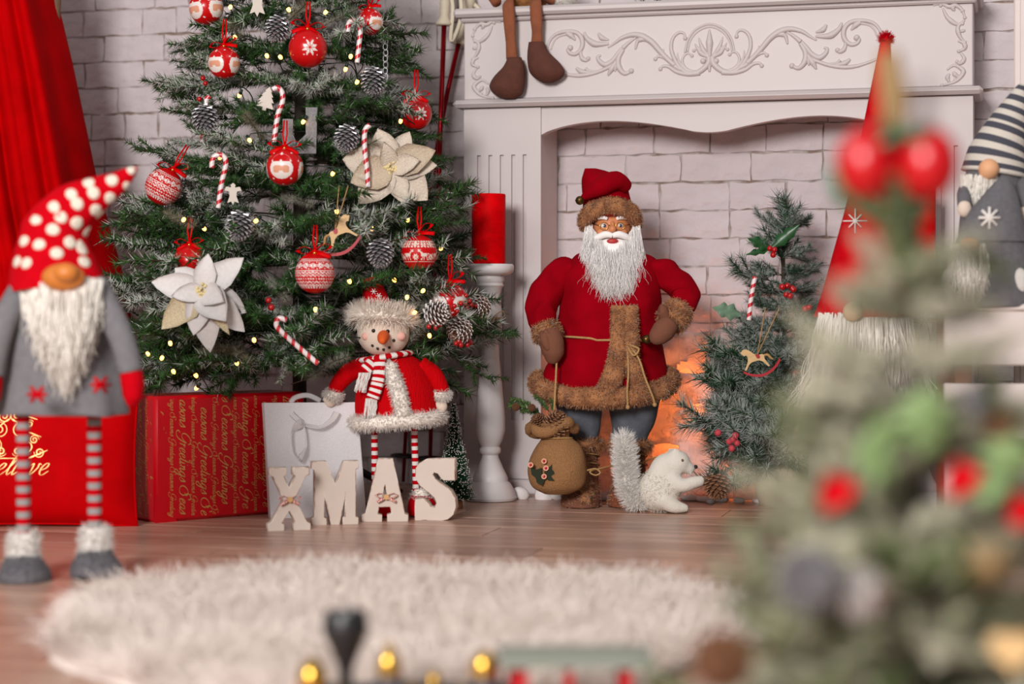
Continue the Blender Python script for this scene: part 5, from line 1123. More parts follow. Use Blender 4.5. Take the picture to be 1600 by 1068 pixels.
# ------------------------------------------------------------------ Santa figure
M_sred = mat('santa_red_wool', (146, 0, 18), .95, var=.14, vscale=24, bump=.25, bscale=240, spec=.06)
FURC = [lin((176, 112, 66)), lin((120, 74, 46)), lin((208, 156, 108)), lin((80, 54, 40)), lin((186, 168, 152))]
M_bfur = mat('brown_fur', attr=True, rough=.85, sheen=.2); M_bfurb = mat('brown_fur_base', (124, 80, 52), .95, var=.9, vscale=40, rgb2=(172, 118, 76))
M_face = mat('santa_skin', (216, 140, 92), .5, sss=.2, var=.06, vscale=40); M_lip = mat('lip_red', (186, 52, 50), .45); M_wh = mat('white_hair', (253, 250, 247), .8, spec=.15); M_eye = mat('eye_white', (236, 232, 226), .2, coat=.5); M_iris = mat('eye_iris', (56, 62, 74), .2, coat=.6); M_goldm = mat('gold_wire', (200, 160, 84), .25, metal=1); M_brass = mat('old_brass_bell', (104, 82, 44), .35, metal=.9); M_mit = mat('brown_mitten_suede', (120, 74, 54), .95, bump=.3, bscale=200, sheen=.3); M_trou = mat('grey_blue_trousers', (92, 96, 104), .95, var=.2, vscale=40, bump=.25, bscale=240)
f = FR(950, 4.03); sa = thing('santa_figure', 'standing Santa figure in red coat with brown fur trim before the fireplace', 'santa figure', f.o)
def bfur(name, mb, n, ln, parent=sa, droop=.5, jit=.45):
    C = np.array([FURC[i] for i in rng.choice(len(FURC), n, p=[.34, .2, .24, .1, .12])]); return fur(name, mb, n, ln, .0006, M_bfur, parent, droop=droop, jit=jit, C=C)
# head
hd = MB(); hd.ball(f.p(956, 358, 0), (f.m(30), f.m(31), f.m(37)), 32, 22); sa_head = hd.build('head', M_face, sa)
for sg_ in (-1, 1):
    ck_ = MB(); ck_.ball(f.p(956 + sg_ * 15, 363, -f.m(24)), (f.m(9), f.m(7), f.m(8)), 14, 10); ck_.build('cheek', M_face, sa_head)
    ey = MB(); ey.ball(f.p(956 + sg_ * 12.5, 352.5, -f.m(26)), (f.m(5.2), f.m(4), f.m(4)), 14, 10); ey.build('eye', M_eye, sa_head); ir = MB(); ir.ball(f.p(956 + sg_ * 12.5 + 1, 352.5, -f.m(28.8)), (f.m(2.7), f.m(1.6), f.m(2.8)), 12, 8); ir.build('iris', M_iris, sa_head)
    eb = MB(); eb.tube(cr([f.p(956 + sg_ * 7, 342, -f.m(30)), f.p(956 + sg_ * 14, 339, -f.m(29)), f.p(956 + sg_ * 22, 341, -f.m(24))], 5), [f.m(2.5), f.m(4), f.m(2)], 10); eb.build('eyebrow', M_wh, sa_head)
    gl = MB(); gl.tube([f.p(956 + sg_ * 12.5 + 6.8 * math.cos(a), 353 + 6 * math.sin(a), -f.m(33)) for a in np.linspace(0, 6.283, 24, endpoint=False)], .0007, 5, closed=True); gl.tube([f.p(956 + sg_ * 5.7, 352, -f.m(33)), f.p(956, 350, -f.m(36))], .0007, 5); gl.tube([f.p(956 + sg_ * 19, 352, -f.m(33)), f.p(956 + sg_ * 28, 350, -f.m(12))], .0007, 5); gl.build('spectacles', M_goldm, sa_head)
    mo = MB(); mo.tube(cr([f.p(957, 368, -f.m(37)), f.p(957 + sg_ * 10, 366, -f.m(36)), f.p(957 + sg_ * 20, 369, -f.m(33)), f.p(957 + sg_ * 29, 372, -f.m(28)), f.p(957 + sg_ * 34, 366, -f.m(25))], 6), [f.m(4), f.m(5.5), f.m(5), f.m(3.4), f.m(1)], 12); mo.build('moustache', M_wh, sa_head)
    ea = MB(); ea.ball(f.p(956 + sg_ * 30, 358, 0), (f.m(4), f.m(6), f.m(8)), 12, 8); ea.build('ear', M_face, sa_head)
ns = MB(); ns.tube(cr([f.p(957, 347, -f.m(29)), f.p(957, 353, -f.m(33)), f.p(957, 358, -f.m(37)), f.p(957, 361, -f.m(36))], 5), [f.m(3), f.m(4), f.m(5.8), f.m(3.5)], 14); ns.build('nose', M_face, sa_head)
lp = MB(); lp.ball(f.p(957, 376.5, -f.m(35)), (f.m(9), f.m(4), f.m(4)), 14, 8); lp.build('mouth', M_lip, sa_head)
beard('beard', f, sa, 914, 1002, lerpf([908, 925, 940, 957, 975, 990, 1008], [366, 354, 374, 384, 374, 354, 366]), lerpf([908, 925, 940, 960, 980, 995, 1008], [452, 474, 486, 496, 494, 484, 460]), 4600, .0006, M_wh, -.036, -.05, -.2, .013, 8, ytop2=lerpf([908, 957, 1008], [405, 425, 405]), cx=957, taper=.15)
bb_ = MB(); bb_.ball(f.p(957, 415, -.03), (f.m(40), f.m(20), f.m(46)), 24, 16); bb_.build('beard_pad', M_wh, sa)
for xl_, xr_ in ((914, 926), (988, 1000)):
    beard('side_hair', f, sa, xl_, xr_, lambda x: 350, lambda x: 450 if x < 950 else 462, 420, .0006, M_wh, -.03, -.03, -.3, .010, 9, ytop2=lambda x: 380, cx=958, taper=.15)
# hat
hb_ = MB(); ring = [Vector((f.p(953, 0, 0).x + f.m(40) * math.cos(a), f.m(37) * math.sin(a), f.p(0, 347 - 24 * max(0, -math.sin(a)), 0).z)) for a in np.linspace(0, 6.283, 40, endpoint=False)]
hb_.tube(ring, f.m(10), 12, closed=True, flat=(1.35, (0, 0, 1))); hb_.build('hat_brim', M_bfurb, sa); bfur('brim_fur', hb_, 4200, .005)
ha = loft(f, [(338, 911, 993, .92), (322, 911, 988, .92), (305, 910, 984, .9), (290, 909, 980, .85), (278, 909, 972, .75), (268, 912, 950, .6), (263, 914, 932, .4)], 36, 6, .012, 4); ha.build('hat', M_sred, sa)
fo_ = MB(); fo_.tube(cr([f.p(978, 292, -f.m(18)), f.p(962, 282, -f.m(34)), f.p(940, 291, -f.m(38)), f.p(921, 302, -f.m(34)), f.p(909, 310, -f.m(28))], 6), [f.m(11), f.m(15), f.m(15), f.m(9), f.m(3)], 16); fo_.build('hat_tip', M_sred, sa)
def bell(parent, c, r_, name='bell'):
    b_ = MB(); b_.ball(c, r_, 18, 12); b_.tube([Vector(c) + Vector((1.02 * r_ * math.cos(a), 1.02 * r_ * math.sin(a), 0)) for a in np.linspace(0, 6.283, 18, endpoint=False)], r_ * .1, 5, closed=True); b_.build(name, M_brass, parent)
bell(sa, f.p(906, 313, -f.m(30)), f.m(7)); bell(sa, f.p(1010, 530, -f.m(70)), f.m(7.5))
# coat
ct = loft(f, [(392, 918, 1000, .62), (400, 896, 1018, .62), (420, 882, 1032, .66), (460, 876, 1034, .72), (510, 872, 1030, .78), (545, 864, 1034, .78), (580, 850, 1040, .75), (605, 842, 1046, .72), (618, 840, 1048, .71)], 60, 6, .008, 6, fold=7, fa=.03); crumple(ct, .010, 18, 2); ct.build('coat', M_sred, sa)
hem = MB(); nseg = 52; hp = []
for i in range(nseg):
    a = 2 * math.pi * i / nseg; fx = math.cos(a); x = 944 + 104 * fx; front = max(0, -math.sin(a)); y = 592 + 26 * front ** .8 - 3 * fx
    hp.append(Vector((f.p(x, 0, 0).x, f.m(74) * math.sin(a), f.p(0, y, 0).z)))
hem.tube(hp, f.m(15), 12, closed=True, flat=(1.05, (0, 0, 1))); hem.build('coat_hem', M_bfurb, sa); bfur('hem_fur', hem, 8000, .006)
for P, rr_ in (([(966, 478, 60), (966, 520, 66), (964, 560, 73), (955, 595, 80), (935, 630, 78)], [11, 12, 14, 16, 15]), ([(985, 478, 60), (986, 520, 66), (986, 560, 72), (996, 595, 76), (1008, 625, 72)], [11, 12, 13, 13, 12])):
    tr_ = MB(); tr_.tube(cr([f.p(x, y, -f.m(dd)) for x, y, dd in P], 7), [f.m(x) for x in rr_], 12, flat=(.55, (0, -1, 0))); tr_.build('front_trim', M_bfurb, sa); bfur('trim_fur', tr_, 3000, .005)
# arms
for P, rr_ in (([(912, 418, .0), (884, 424, -.006), (860, 448, -.012), (846, 476, -.018), (846, 500, -.04), (852, 518, -.06)], [14, 21, 23, 21, 19, 16]), ([(1000, 418, .0), (1030, 424, -.006), (1056, 440, -.01), (1070, 464, -.022), (1064, 482, -.05), (1050, 496, -.07)], [14, 21, 24, 22, 19, 16])):
    a_ = MB(); a_.tube(cr([f.p(*q) for q in P], 7), [f.m(x) for x in rr_], 24); crumple(a_, .013, 24, 5); a_.build('sleeve', M_sred, sa)
cu_ = MB(); cu_.tube(cr([f.p(851, 508, -.058), f.p(857, 528, -.066)], 4), [f.m(20), f.m(22)], 18); cu_.build('cuff', M_bfurb, sa); bfur('cuff_fur', cu_, 1500, .008)
cu_ = MB(); cu_.tube(cr([f.p(1062, 482, -.058), f.p(1047, 504, -.078)], 4), [f.m(23), f.m(23)], 18); cu_.build('cuff', M_bfurb, sa); bfur('cuff_fur', cu_, 1700, .008)
m_ = MB(); m_.tube(cr([f.p(858, 518, -.07), f.p(862, 535, -.078), f.p(864, 552, -.08), f.p(862, 567, -.078)], 5), [f.m(17), f.m(19), f.m(17), f.m(7)], 16); m_.tube(cr([f.p(850, 518, -.078), f.p(852, 532, -.094), f.p(858, 546, -.096)], 5), [f.m(8), f.m(8), f.m(5)], 12); m_.build('mitten', M_mit, sa)
m_ = MB(); m_.tube(cr([f.p(1046, 505, -.088), f.p(1036, 517, -.096), f.p(1026, 528, -.098), f.p(1022, 534, -.094)], 5), [f.m(16), f.m(18), f.m(14), f.m(6)], 16); m_.tube(cr([f.p(1040, 496, -.09), f.p(1034, 484, -.098), f.p(1030, 482, -.1)], 5), [f.m(10), f.m(9), f.m(5)], 12); m_.build('mitten', M_mit, sa)
# rope belt
bl = MB(); bl.tube([Vector((f.p(952, 0, 0).x + f.m(83) * math.cos(a), f.m(68) * math.sin(a), f.p(0, 534 + 4 * math.sin(a * 1) - 8 * (math.cos(a) < -.3) * abs(math.cos(a)), 0).z)) for a in np.linspace(0, 6.283, 48, endpoint=False)], .0024, 8, closed=True); bl.build('rope_belt', M_jute, sa)
for P in ([(980, 538, 72), (982, 580, 84), (980, 610, 88), (981, 636, 86)], [(982, 538, 72), (998, 560, 82), (1008, 590, 88), (1020, 620, 88), (1023, 632, 86)], [(982, 538, 74), (998, 545, 80), (990, 555, 84), (980, 540, 74)]):
    r_ = MB(); r_.tube(cr([f.p(x, y, -f.m(dd)) for x, y, dd in P], 6), .0022, 8); e = f.p(P[-1][0], P[-1][1], -f.m(P[-1][2]))
    if P[-1][1] > 600: r_.ball(e, .0045, 10, 8)
    r_.build('rope_end', M_jute, sa)
# legs and boots
for rows in ([(600, 866, 945, .75), (630, 868, 942, .8), (660, 874, 938, .85), (680, 884, 936, .9), (694, 890, 930, .9)], [(600, 945, 1034, .75), (630, 950, 1030, .8), (660, 956, 1024, .85), (682, 958, 1012, .9), (696, 960, 1008, .9)]):
    t_ = loft(f, rows, 30, 6, .025, rows[0][1]); t_.build('trouser_leg', M_trou, sa)
for cx_, top in ((910, 690), (984, 692)):
    sh_ = loft(f, [(top, cx_ - 24, cx_ + 24, .9), (top + 30, cx_ - 24, cx_ + 24, .9), (top + 60, cx_ - 26, cx_ + 25, 1.0), (top + 75, cx_ - 30, cx_ + 27, 1.2, -.012), (787, cx_ - 34, cx_ + 28, 1.4, -.03), (789, cx_ - 30, cx_ + 26, 1.3, -.03)], 26, 5, .01); sh_.build('boot', M_mit if cx_ < 950 else mat('rust_boot', (122, 66, 40), .8, var=.3, vscale=60), sa)
    bfur('boot_nap', sh_, 1500, .0045)
    cf = MB(); cf.tube([f.p(cx_ + 25 * math.cos(a), top + 4, f.m(23) * math.sin(a)) for a in np.linspace(0, 6.283, 20, endpoint=False)], f.m(8), 10, closed=True); cf.build('boot_cuff', M_bfurb, sa); bfur('boot_cuff_fur', cf, 1500, .011)
    st = MB(); st.tube(cr([f.p(cx_, top + 20, -f.m(26)), f.p(cx_ + 3, top + 55, -f.m(30)), f.p(cx_ + 6, 785, -f.m(58))], 5), [f.m(7), f.m(8), f.m(9)], 10); st.build('boot_strip', M_bfurb, sa); bfur('boot_fur', st, 900, .009)
    for yy in (712, 726):
        lc = MB(); lc.tube([f.p(cx_ + 27 * math.cos(a), yy + 4 * math.sin(a), f.m(25) * math.sin(a)) for a in np.linspace(0, 6.283, 20, endpoint=False)], .0016, 6, closed=True); lc.build('lace', M_jute, sa)
lc = MB(); lc.tube(cr([f.p(1004, 722, -f.m(22)), f.p(1018, 716, -f.m(28)), f.p(1028, 713, -f.m(26))], 4), .0016, 6); lc.build('lace_bow', M_jute, sa)
# ---- sack hanging from Santa's hand
M_burl = mat('burlap', (156, 112, 70), .95, var=.25, vscale=500, bump=.8, bscale=420)
sk = thing('burlap_sack', 'small burlap sack with felt holly hanging by rope from Santa hand', 'sack', f.o + f.p(868, 772, -.10)); so_ = sk.location
def kp(px, py, dy=0.0): return f.p(px, py, -.10 + dy) + f.o - Vector(so_)
class SK:                                                     # frame adaptor for loft
    def p(s, px, py, dy=0.0): return kp(px, py, dy)
    def m(s, px): return px * (f.d - .1) / FP
k_ = SK()
sm_ = loft(k_, [(771, 850, 890, .8), (760, 832, 910, .8), (740, 825, 917, .8), (718, 828, 916, .8), (698, 836, 908, .8), (686, 845, 896, .8), (680, 848, 890, .8), (670, 838, 894, .85), (660, 830, 896, .85)], 40, 6, .02, 8); sm_.build('bag', M_burl, sk)
rf = MB(); rf.tube([kp(863 + (34 + 4 * math.sin(5 * a)) * math.cos(a), 668 + 6 * math.sin(3 * a + 1) - 4 * math.cos(a), k_.m(28) * math.sin(a)) for a in np.linspace(0, 6.283, 40, endpoint=False)], k_.m(7), 8, closed=True, flat=(1.3, (0, 0, 1))); rf.build('ruffle', M_burl, sk)
rp_ = MB(); rp_.tube(cr([kp(870, 560, .02), kp(868, 600, .0), (kp(866, 640, -.01)), kp(866, 668, .0)], 6), .0022, 8); rp_.build('rope', M_jute, sk)
rp_ = MB(); rp_.tube([kp(869 + 25 * math.cos(a), 684, k_.m(21) * math.sin(a)) for a in np.linspace(0, 6.283, 30, endpoint=False)], .0018, 6, closed=True); rp_.build('neck_cord', M_jute, sk)
rp_ = MB(); rp_.tube(cr([kp(912, 736, 0), kp(930, 732, .0), kp(938, 738, 0), kp(930, 742, .0), kp(922, 736, 0), kp(945, 730, .02), kp(960, 727, .05)], 6), .0018, 6); rp_.build('side_cord', M_jute, sk)
M_holly = mat('dark_green_felt', (40, 46, 30), .95, bump=.3, bscale=250)
for poly in ([(829, 728), (838, 731), (846, 728), (846, 736), (852, 744), (846, 755), (838, 750), (836, 742), (830, 738)], [(850, 733), (856, 728), (862, 722), (862, 730), (868, 736), (860, 740), (866, 748), (856, 747), (850, 742)]):
    h_ = MB(); h_.prism([(kp(x, y).x, kp(x, y).z) for x, y in poly][::-1], -k_.m(36), -k_.m(20)); h_.build('felt_holly', M_holly, sk, smooth=False)
for (x, y) in ((829, 726), (853, 731), (850, 744), (850, 720)):
    b_ = MB(); b_.tube([kp(x, y, -k_.m(33)), kp(x, y, -k_.m(39.5))], [k_.m(4.2), k_.m(4.2)], 12); b_.build('button', mat('pale_button', (222, 160, 130), .5), sk, smooth=40); b_ = MB(); b_.ball(kp(x, y, -k_.m(39.5)), (k_.m(2.4), k_.m(1), k_.m(2.4)), 10, 6); b_.build('button_bead', M_berry, sk)
for (x, y, s_, dv, lab) in ((866, 676, .95, (.2, -.5, 1), 'open brown pine cone on top of the burlap sack'), (846, 663, .55, (-.5, -.6, .6), 'small brown pine cone left in the burlap sack opening')):
    pine_cone(Vector(so_) + kp(x, y, -.012), s_, dv, lab, 'pine cones on the burlap sack', PC_B)
sg2 = thing('fir_sprig', 'short green fir sprig with tiny cones sticking out of burlap sack', 'fir sprig', Vector(so_) + kp(858, 660))
def sp_(px, py, dy=0): return kp(px, py, dy) - kp(858, 660)
MINI = sprig_mesh(.10, 777, .05, dens=6500, nl=.015, nw=.0011, side=False, green=((34, 60, 26), (92, 122, 52)), ang=(50, 85))
for (a, b_) in (((858, 655), (798, 628)), ((862, 650), (838, 616)), ((866, 650), (862, 622)), ((850, 648), (815, 640)), ((840, 640), (800, 620))): put(MINI, sg2, sp_(*a), sp_(*b_, -.01), .3, name='twig', L_=.10)
for (x, y) in ((806, 635), (831, 636)): c_ = pine_cone(Vector(so_) + kp(x, y, -.012), .28, (0, -1, -.1), 'tiny brown cone on the fir sprig' + (' at its tip' if x < 820 else ' near the sack'), 'tiny cones on the sack sprig', PC_B)
# ------------------------------------------------------------------ white squirrel figure
M_sq = mat('white_flocked_fur', (226, 220, 208), .95, bump=.45, bscale=420, sheen=.4)
f = FR(1030, 3.88); sq = thing('squirrel_figure', 'white fluffy squirrel figure with upright tail sitting before Santa boots', 'squirrel', f.o)
bo = MB()
def ell(c, r_, rot=0): bo.ball(c, r_, 24, 16, rot=Matrix.Rotation(rot, 3, 'Y'))
def smooth_body(mb, name, m, parent, vox=.004):
    o = mb.build(name, m, parent); r_ = o.modifiers.new('merge', 'REMESH'); r_.mode = 'VOXEL'; r_.voxel_size = vox; r_.use_smooth_shade = True; s_ = o.modifiers.new('relax', 'SMOOTH'); s_.iterations = 8; s_.factor = .6
    return o
ell(f.p(1030, 765, 0), (f.m(33), f.m(28), f.m(34))); ell(f.p(1037, 738, 0), (f.m(24), f.m(22), f.m(32)), .35); ell(f.p(1057, 722, 0), (f.m(22), f.m(20), f.m(20))); ell(f.p(1074, 730, 0), (f.m(13), f.m(11), f.m(10)), .3)
ell(f.p(1055, 708, -f.m(8)), (f.m(8), f.m(5), f.m(10)), .2); ell(f.p(1048, 706, f.m(8)), (f.m(6), f.m(4), f.m(9)), .2)
for dy in (-.016, .014): bo.tube(cr([f.p(1048, 745, dy), f.p(1066, 758, dy * 1.3), f.p(1085, 753, dy), f.p(1100, 750, dy * .7)], 6), [f.m(12), f.m(11), f.m(10), f.m(8)], 14); bo.tube(cr([f.p(1035, 778, dy * 1.3), f.p(1052, 790, dy * 1.5), f.p(1068, 793, dy * 1.4), f.p(1076, 794, dy * 1.4)], 6), [f.m(16), f.m(12), f.m(8), f.m(5)], 14)
smooth_body(bo, 'body', M_sq, sq)
fb_ = MB(); fb_.ball(f.p(1030, 765, 0), (f.m(34), f.m(29), f.m(35)), 20, 14); fur('body_fur', fb_, 2600, .004, .0004, M_sq, sq)
n_ = MB(); n_.ball(f.p(1087, 729, -.002), f.m(3.2), 10, 8); n_.build('nose', M_black, sq); e = MB(); e.ball(f.p(1066, 719, -f.m(16.2)), f.m(2.6), 10, 8); e.build('eye', mat('amber_eye', (96, 70, 30), .2, coat=.6), sq)
M_tailf = mat('white_tail_fur', (252, 249, 244), .9, spec=.1); tl = MB(); tl.tube(cr([f.p(1000, 788, .0), f.p(984, 770, 0), f.p(978, 735, 0), f.p(976, 705, 0), f.p(974, 682, 0)], 6), [f.m(7), f.m(9), f.m(9), f.m(9), f.m(6)], 12); tl.build('tail', M_sq, sq); fur('tail_fur', tl, 4600, .019, .0006, M_tailf, sq, jit=.35, droop=-.55, curl=.1)
pine_cone(W(1118, 742, 3.87), .92, (0.1, -.2, -1), 'brown pine cone held out by the white squirrel', None, PC_B)
# ------------------------------------------------------------------ cotton snow with glowing orange bulbs in the hearth
M_cot = mat('cotton_snow', (232, 226, 224), .95, bump=.6, bscale=60, var=.04, vscale=30)
def _unused(m, k):
    nt = m.node_tree; b = nt.nodes['Principled BSDF']; t = nt.nodes.new('ShaderNodeBsdfTranslucent'); t.inputs[0].default_value = (.9, .86, .84, 1); mx = nt.nodes.new('ShaderNodeMixShader'); mx.inputs[0].default_value = k
    nt.links.new(b.outputs[0], mx.inputs[1]); nt.links.new(t.outputs[0], mx.inputs[2]); nt.links.new(mx.outputs[0], nt.nodes['Material Output'].inputs[0])
M_cots = mat('cotton_batting', (232, 226, 224), .95, bump=.8, bscale=50, var=.05, vscale=30); translucent(M_cots, .5)
from mathutils import noise as mn
ctn = thing('cotton_snow', 'white cotton snow lining the hearth, lit orange from within', 'cotton snow', S(.55, .035, 0), -TH); g = np.random.default_rng(12)
cb = MB(); nx_, nz_ = 90, 40
def cot(i, j):
    x = -.365 + .73 * i / (nx_ - 1); t = j / (nz_ - 1); top = .06 + .30 * math.exp(-((x + .02) / .24) ** 4) + .03 * mn.noise(Vector((x * 14, 3, 0)))
    z_ = t * max(top, .03); n1 = mn.noise(Vector((x * 11, z_ * 11, 1))); n2 = mn.noise(Vector((x * 30, z_ * 30, 5)))
    return (x, .035 * t ** .7 - .035 * (1 - t) ** 2 + .034 * n1 + .022 * n2 + .012 * mn.noise(Vector((x * 70, z_ * 70, 9))) - .014, z_ + .004)
V = [cot(i, j) for j in range(nz_) for i in range(nx_)]; F = []
for j in range(nz_ - 1):
    for i in range(nx_ - 1):
        x, y, z_ = V[j * nx_ + i]
        if mn.noise(Vector((x * 16 + 7, z_ * 16, 2))) < -.34 and z_ > .04 and x > -.2: continue
        F.append((j * nx_ + i, j * nx_ + i + 1, (j + 1) * nx_ + i + 1, (j + 1) * nx_ + i))
cb.add(V, F); co_ = cb.build('batting', M_cots, ctn); so = co_.modifiers.new('thick', 'SOLIDIFY'); so.thickness = .004; so.offset = 0; fur('cotton_fuzz', cb, 5000, .02, .0005, M_cots, ctn, jit=1.0, curl=.9, droop=.1)
for i in range(40):
    fl2 = MB(); x = g.uniform(-.36, .36); fl2.ball((x, g.uniform(-.13, -.04) if i > 8 else g.uniform(-.09, -.05), .005), (.02 * g.uniform(.4, 1.3), .013, .007), 8, 6); fl2.build('tuft', M_cot, ctn)
for i in range(7):
    fl2 = MB(); x = -.58 + .045 * i; fl2.ball((x + .01 * (i % 2), -.12, .008), (.022, .016, .012 + .006 * (i % 3)), 10, 8); fl2.build('tuft', M_cot, ctn)
M_ob = mat('orange_bulb', (255, 140, 40), .3, emit=(255, 96, 24), estr=9)
ol = thing('orange_lights', 'orange bulbs glowing through the cotton snow right of Santa', 'string lights', S(.68, .0, .0), -TH)
for (px, py) in ((1062, 618), (1090, 600), (1040, 660), (1075, 690), (1110, 650), (1050, 580), (1030, 640), (1160, 640), (1130, 700), (1190, 690)):
    s_, z_ = onF(px, py, .11); bq = MB(); bq.ball((s_ - .68, .125, z_), .006, 10, 8); bq.build('bulb', M_ob, ol)
for (px, py, e) in ((1070, 610, .35), (1050, 665, .3), (1105, 680, .35), (1150, 640, .3)):  # unseen point lamps added behind the batting to strengthen the orange bulbs' glow
    s_, z_ = onF(px, py, .1); ld = bpy.data.lights.new('bulb_glow_light', 'POINT'); ld.energy = e; ld.color = (1, .24, .04); ld.shadow_soft_size = .012; lo_ = bpy.data.objects.new('bulb_glow_light', ld); col.objects.link(lo_); lo_.location = S(s_, .125, z_)
# ------------------------------------------------------------------ small frosted tree in the hearth
def cone_tree(name, label, fr, H, radf, z0, variants, Lv, levels, dens, seed, frame_name='branch', tilt=.25, scl=1.0, cluster=False):
    o = thing(name, label, 'tree', fr.o); g = random.Random(seed)
    t_ = MB(); t_.tube([(0, 0, 0), (0, 0, H * .6), (.0, 0, H)], [.008, .006, .003], 8); t_.build('trunk', M_bark, o)
    for lv in range(levels):
        z_ = z0 + (H - z0) * lv / (levels - 1) * .97; r_ = radf(z_); n = max(4, int(dens * r_))
        for k in range(n):
            a = 6.2832 * (k + .5 * (lv % 2) + g.uniform(-.2, .2)) / n; rr_ = r_ * g.uniform(.8, 1.12)
            vv = variants if not cluster else (variants[2:] if math.sin(3 * a + lv * 1.9) > .1 else variants[:2])
            put(g.choice(vv), o, (0, 0, z_), (math.cos(a) * rr_, math.sin(a) * rr_, z_ + rr_ * tilt + g.uniform(-.015, .015)), g.uniform(-.5, .5), L_=Lv, scale=max(.45, rr_ / Lv) * scl)
    return o
BR2 = [sprig_mesh(.16, 400 + k, f_, dens=1500, nl=.034, nw=.00085, twig=.065, green=((14, 42, 24), (42, 86, 48)), frostcol=(240, 240, 238), ang=(30, 60), fb=.08) for k, f_ in enumerate((.3, .6, .8, .45))]
f = FR(1224, 4.02)
st_ = cone_tree('tabletop_tree', 'small snow tipped fir tree with berries and holly in the hearth beside Santa', f, f.m(430), lerpf([.06, .12, .25, .40, .5, .60], [.15, .165, .125, .085, .05, .012]), .075, BR2, .16, 13, 95, 21)
put(BR2[0], st_, (0, 0, .47), f.p(1230, 312) , 0, L_=.16); put(BR2[3], st_, (0, 0, .48), f.p(1215, 345, -.02), 0, L_=.16); put(BR2[1], st_, (0, 0, .5), f.p(1240, 330, -.02), 0, L_=.16)
for (tx, ty, dd, v) in ((1085, 655, -.06, 2), (1098, 590, -.06, 0), (1105, 545, -.05, 0), (1140, 425, -.03, 3), (1270, 425, -.03, 1), (1110, 750, -.1, 0), (1150, 690, -.12, 2)):
    put(BR2[v], st_, Vector((0, 0, f.p(0, ty + 20).z if ty < 700 else .06)), f.p(tx, ty, dd), .3, L_=.16)
pt = MB(); pt.lathe([(0, 0), (.05, 0), (.058, .03), (.055, .075), (.045, .082), (.02, .085), (0, .085)], 24, cap=False); pt.build('burlap_base', mat('pale_burlap', (186, 172, 146), .95, var=.2, vscale=400, bump=.7, bscale=400), st_)
def leaf(root, a, b_, wd, m, name='holly_leaf', nrm=(0, -1, .2)):
    a, b_ = Vector(a), Vector(b_); x = (b_ - a); L_ = x.length; x.normalize(); y = Vector(nrm).cross(x).normalized(); z_ = x.cross(y); mb = MB(); k = 13
    V = []
    for i in range(k):
        t = i / (k - 1); w_ = wd * math.sin(math.pi * min(1, t * .94 + .06)) * (1 + .28 * math.cos(t * math.pi * 6)) if i < k - 1 else 0.0002
        for s_ in (-1, 0, 1): V.append(a + x * (t * L_) + y * (s_ * w_) + z_ * (abs(s_) * w_ * .25))
    n = len(V); F = [(i * 3 + j, i * 3 + j + 1, (i + 1) * 3 + j + 1, (i + 1) * 3 + j) for i in range(k - 1) for j in range(2)]
    V2 = V + [v - z_ * .0006 for v in V]; mb.add(V2, F + [tuple(q + n for q in q_[::-1]) for q_ in F] + [(i * 3, (i + 1) * 3, (i + 1) * 3 + n, i * 3 + n) for i in range(k - 1)] + [((i + 1) * 3 + 2, i * 3 + 2, i * 3 + 2 + n, (i + 1) * 3 + 2 + n) for i in range(k - 1)]); mb.build(name, m, root)
M_leaf = mat('holly_green', (36, 84, 44), .35, var=.15, vscale=40); M_leaf2 = mat('holly_green_frosted', (112, 142, 116), .45, var=.15, vscale=60)
hl = thing('holly_pick', 'holly pick with three green leaves near the top of small tree', 'holly', f.o + f.p(1205, 388, -.05)); hb0 = f.p(1205, 388, -.05)
for (tx, ty) in ((1168, 372), (1250, 350), (1165, 398)): leaf(hl, (0, 0, 0), f.p(tx, ty, -.065) - hb0, .012 if ty != 398 else .007, M_leaf)
for (x, y) in ((1203, 388), (1210, 390), (1208, 398)): berry(hl, f.p(x, y, -.07) - hb0, .0062)
hl2 = thing('holly_pick', 'single frosted holly leaf at the left of small tree', 'holly', f.o + f.p(1157, 492, -.06)); h2 = f.p(1157, 492, -.06); leaf(hl2, (0, 0, 0), f.p(1113, 480, -.08) - h2, .016, M_leaf2)
def bc_at(P, d, label, group, r_=.0062, m=M_berry): berry_cluster(P, label, group, r_, d=d, m=m)
bc_at([(1222, 448), (1230, 446), (1238, 450), (1228, 460), (1234, 462), (1240, 452)], 3.93, 'glossy red berry cluster right of centre on the small tree', 'berries on the small tree')
M_fber = mat('frosted_berry', (190, 62, 74), .7, var=.2, vscale=200)
bc_at([(1122, 676), (1149, 680), (1140, 690), (1152, 692), (1143, 700), (1146, 686)], 3.88, 'frosted red berry cluster low on the left of small tree', 'berries on the small tree', .0075, M_fber)
bc_at([(1258, 482), (1264, 480)], 3.92, 'pair of red berries at the right edge of small tree', 'berries on the small tree')
cane_px([(1170, 500), (1173, 470), (1178, 440), (1180, 432)], 'candy cane stick on the left of the small tree', d=3.92, group='candy canes on the small tree', rad=.005)
cane_px([(1240, 685), (1246, 665), (1252, 645), (1262, 640)], 'candy cane hanging low at the right of small tree', d=3.85, group='candy canes on the small tree', rad=.0045)
rocking_horse(1197, 590, 3.84, .66, True, 'plywood rocking horse with red rocker hanging on the small tree', (1207, 480, 11), rot=-.35)

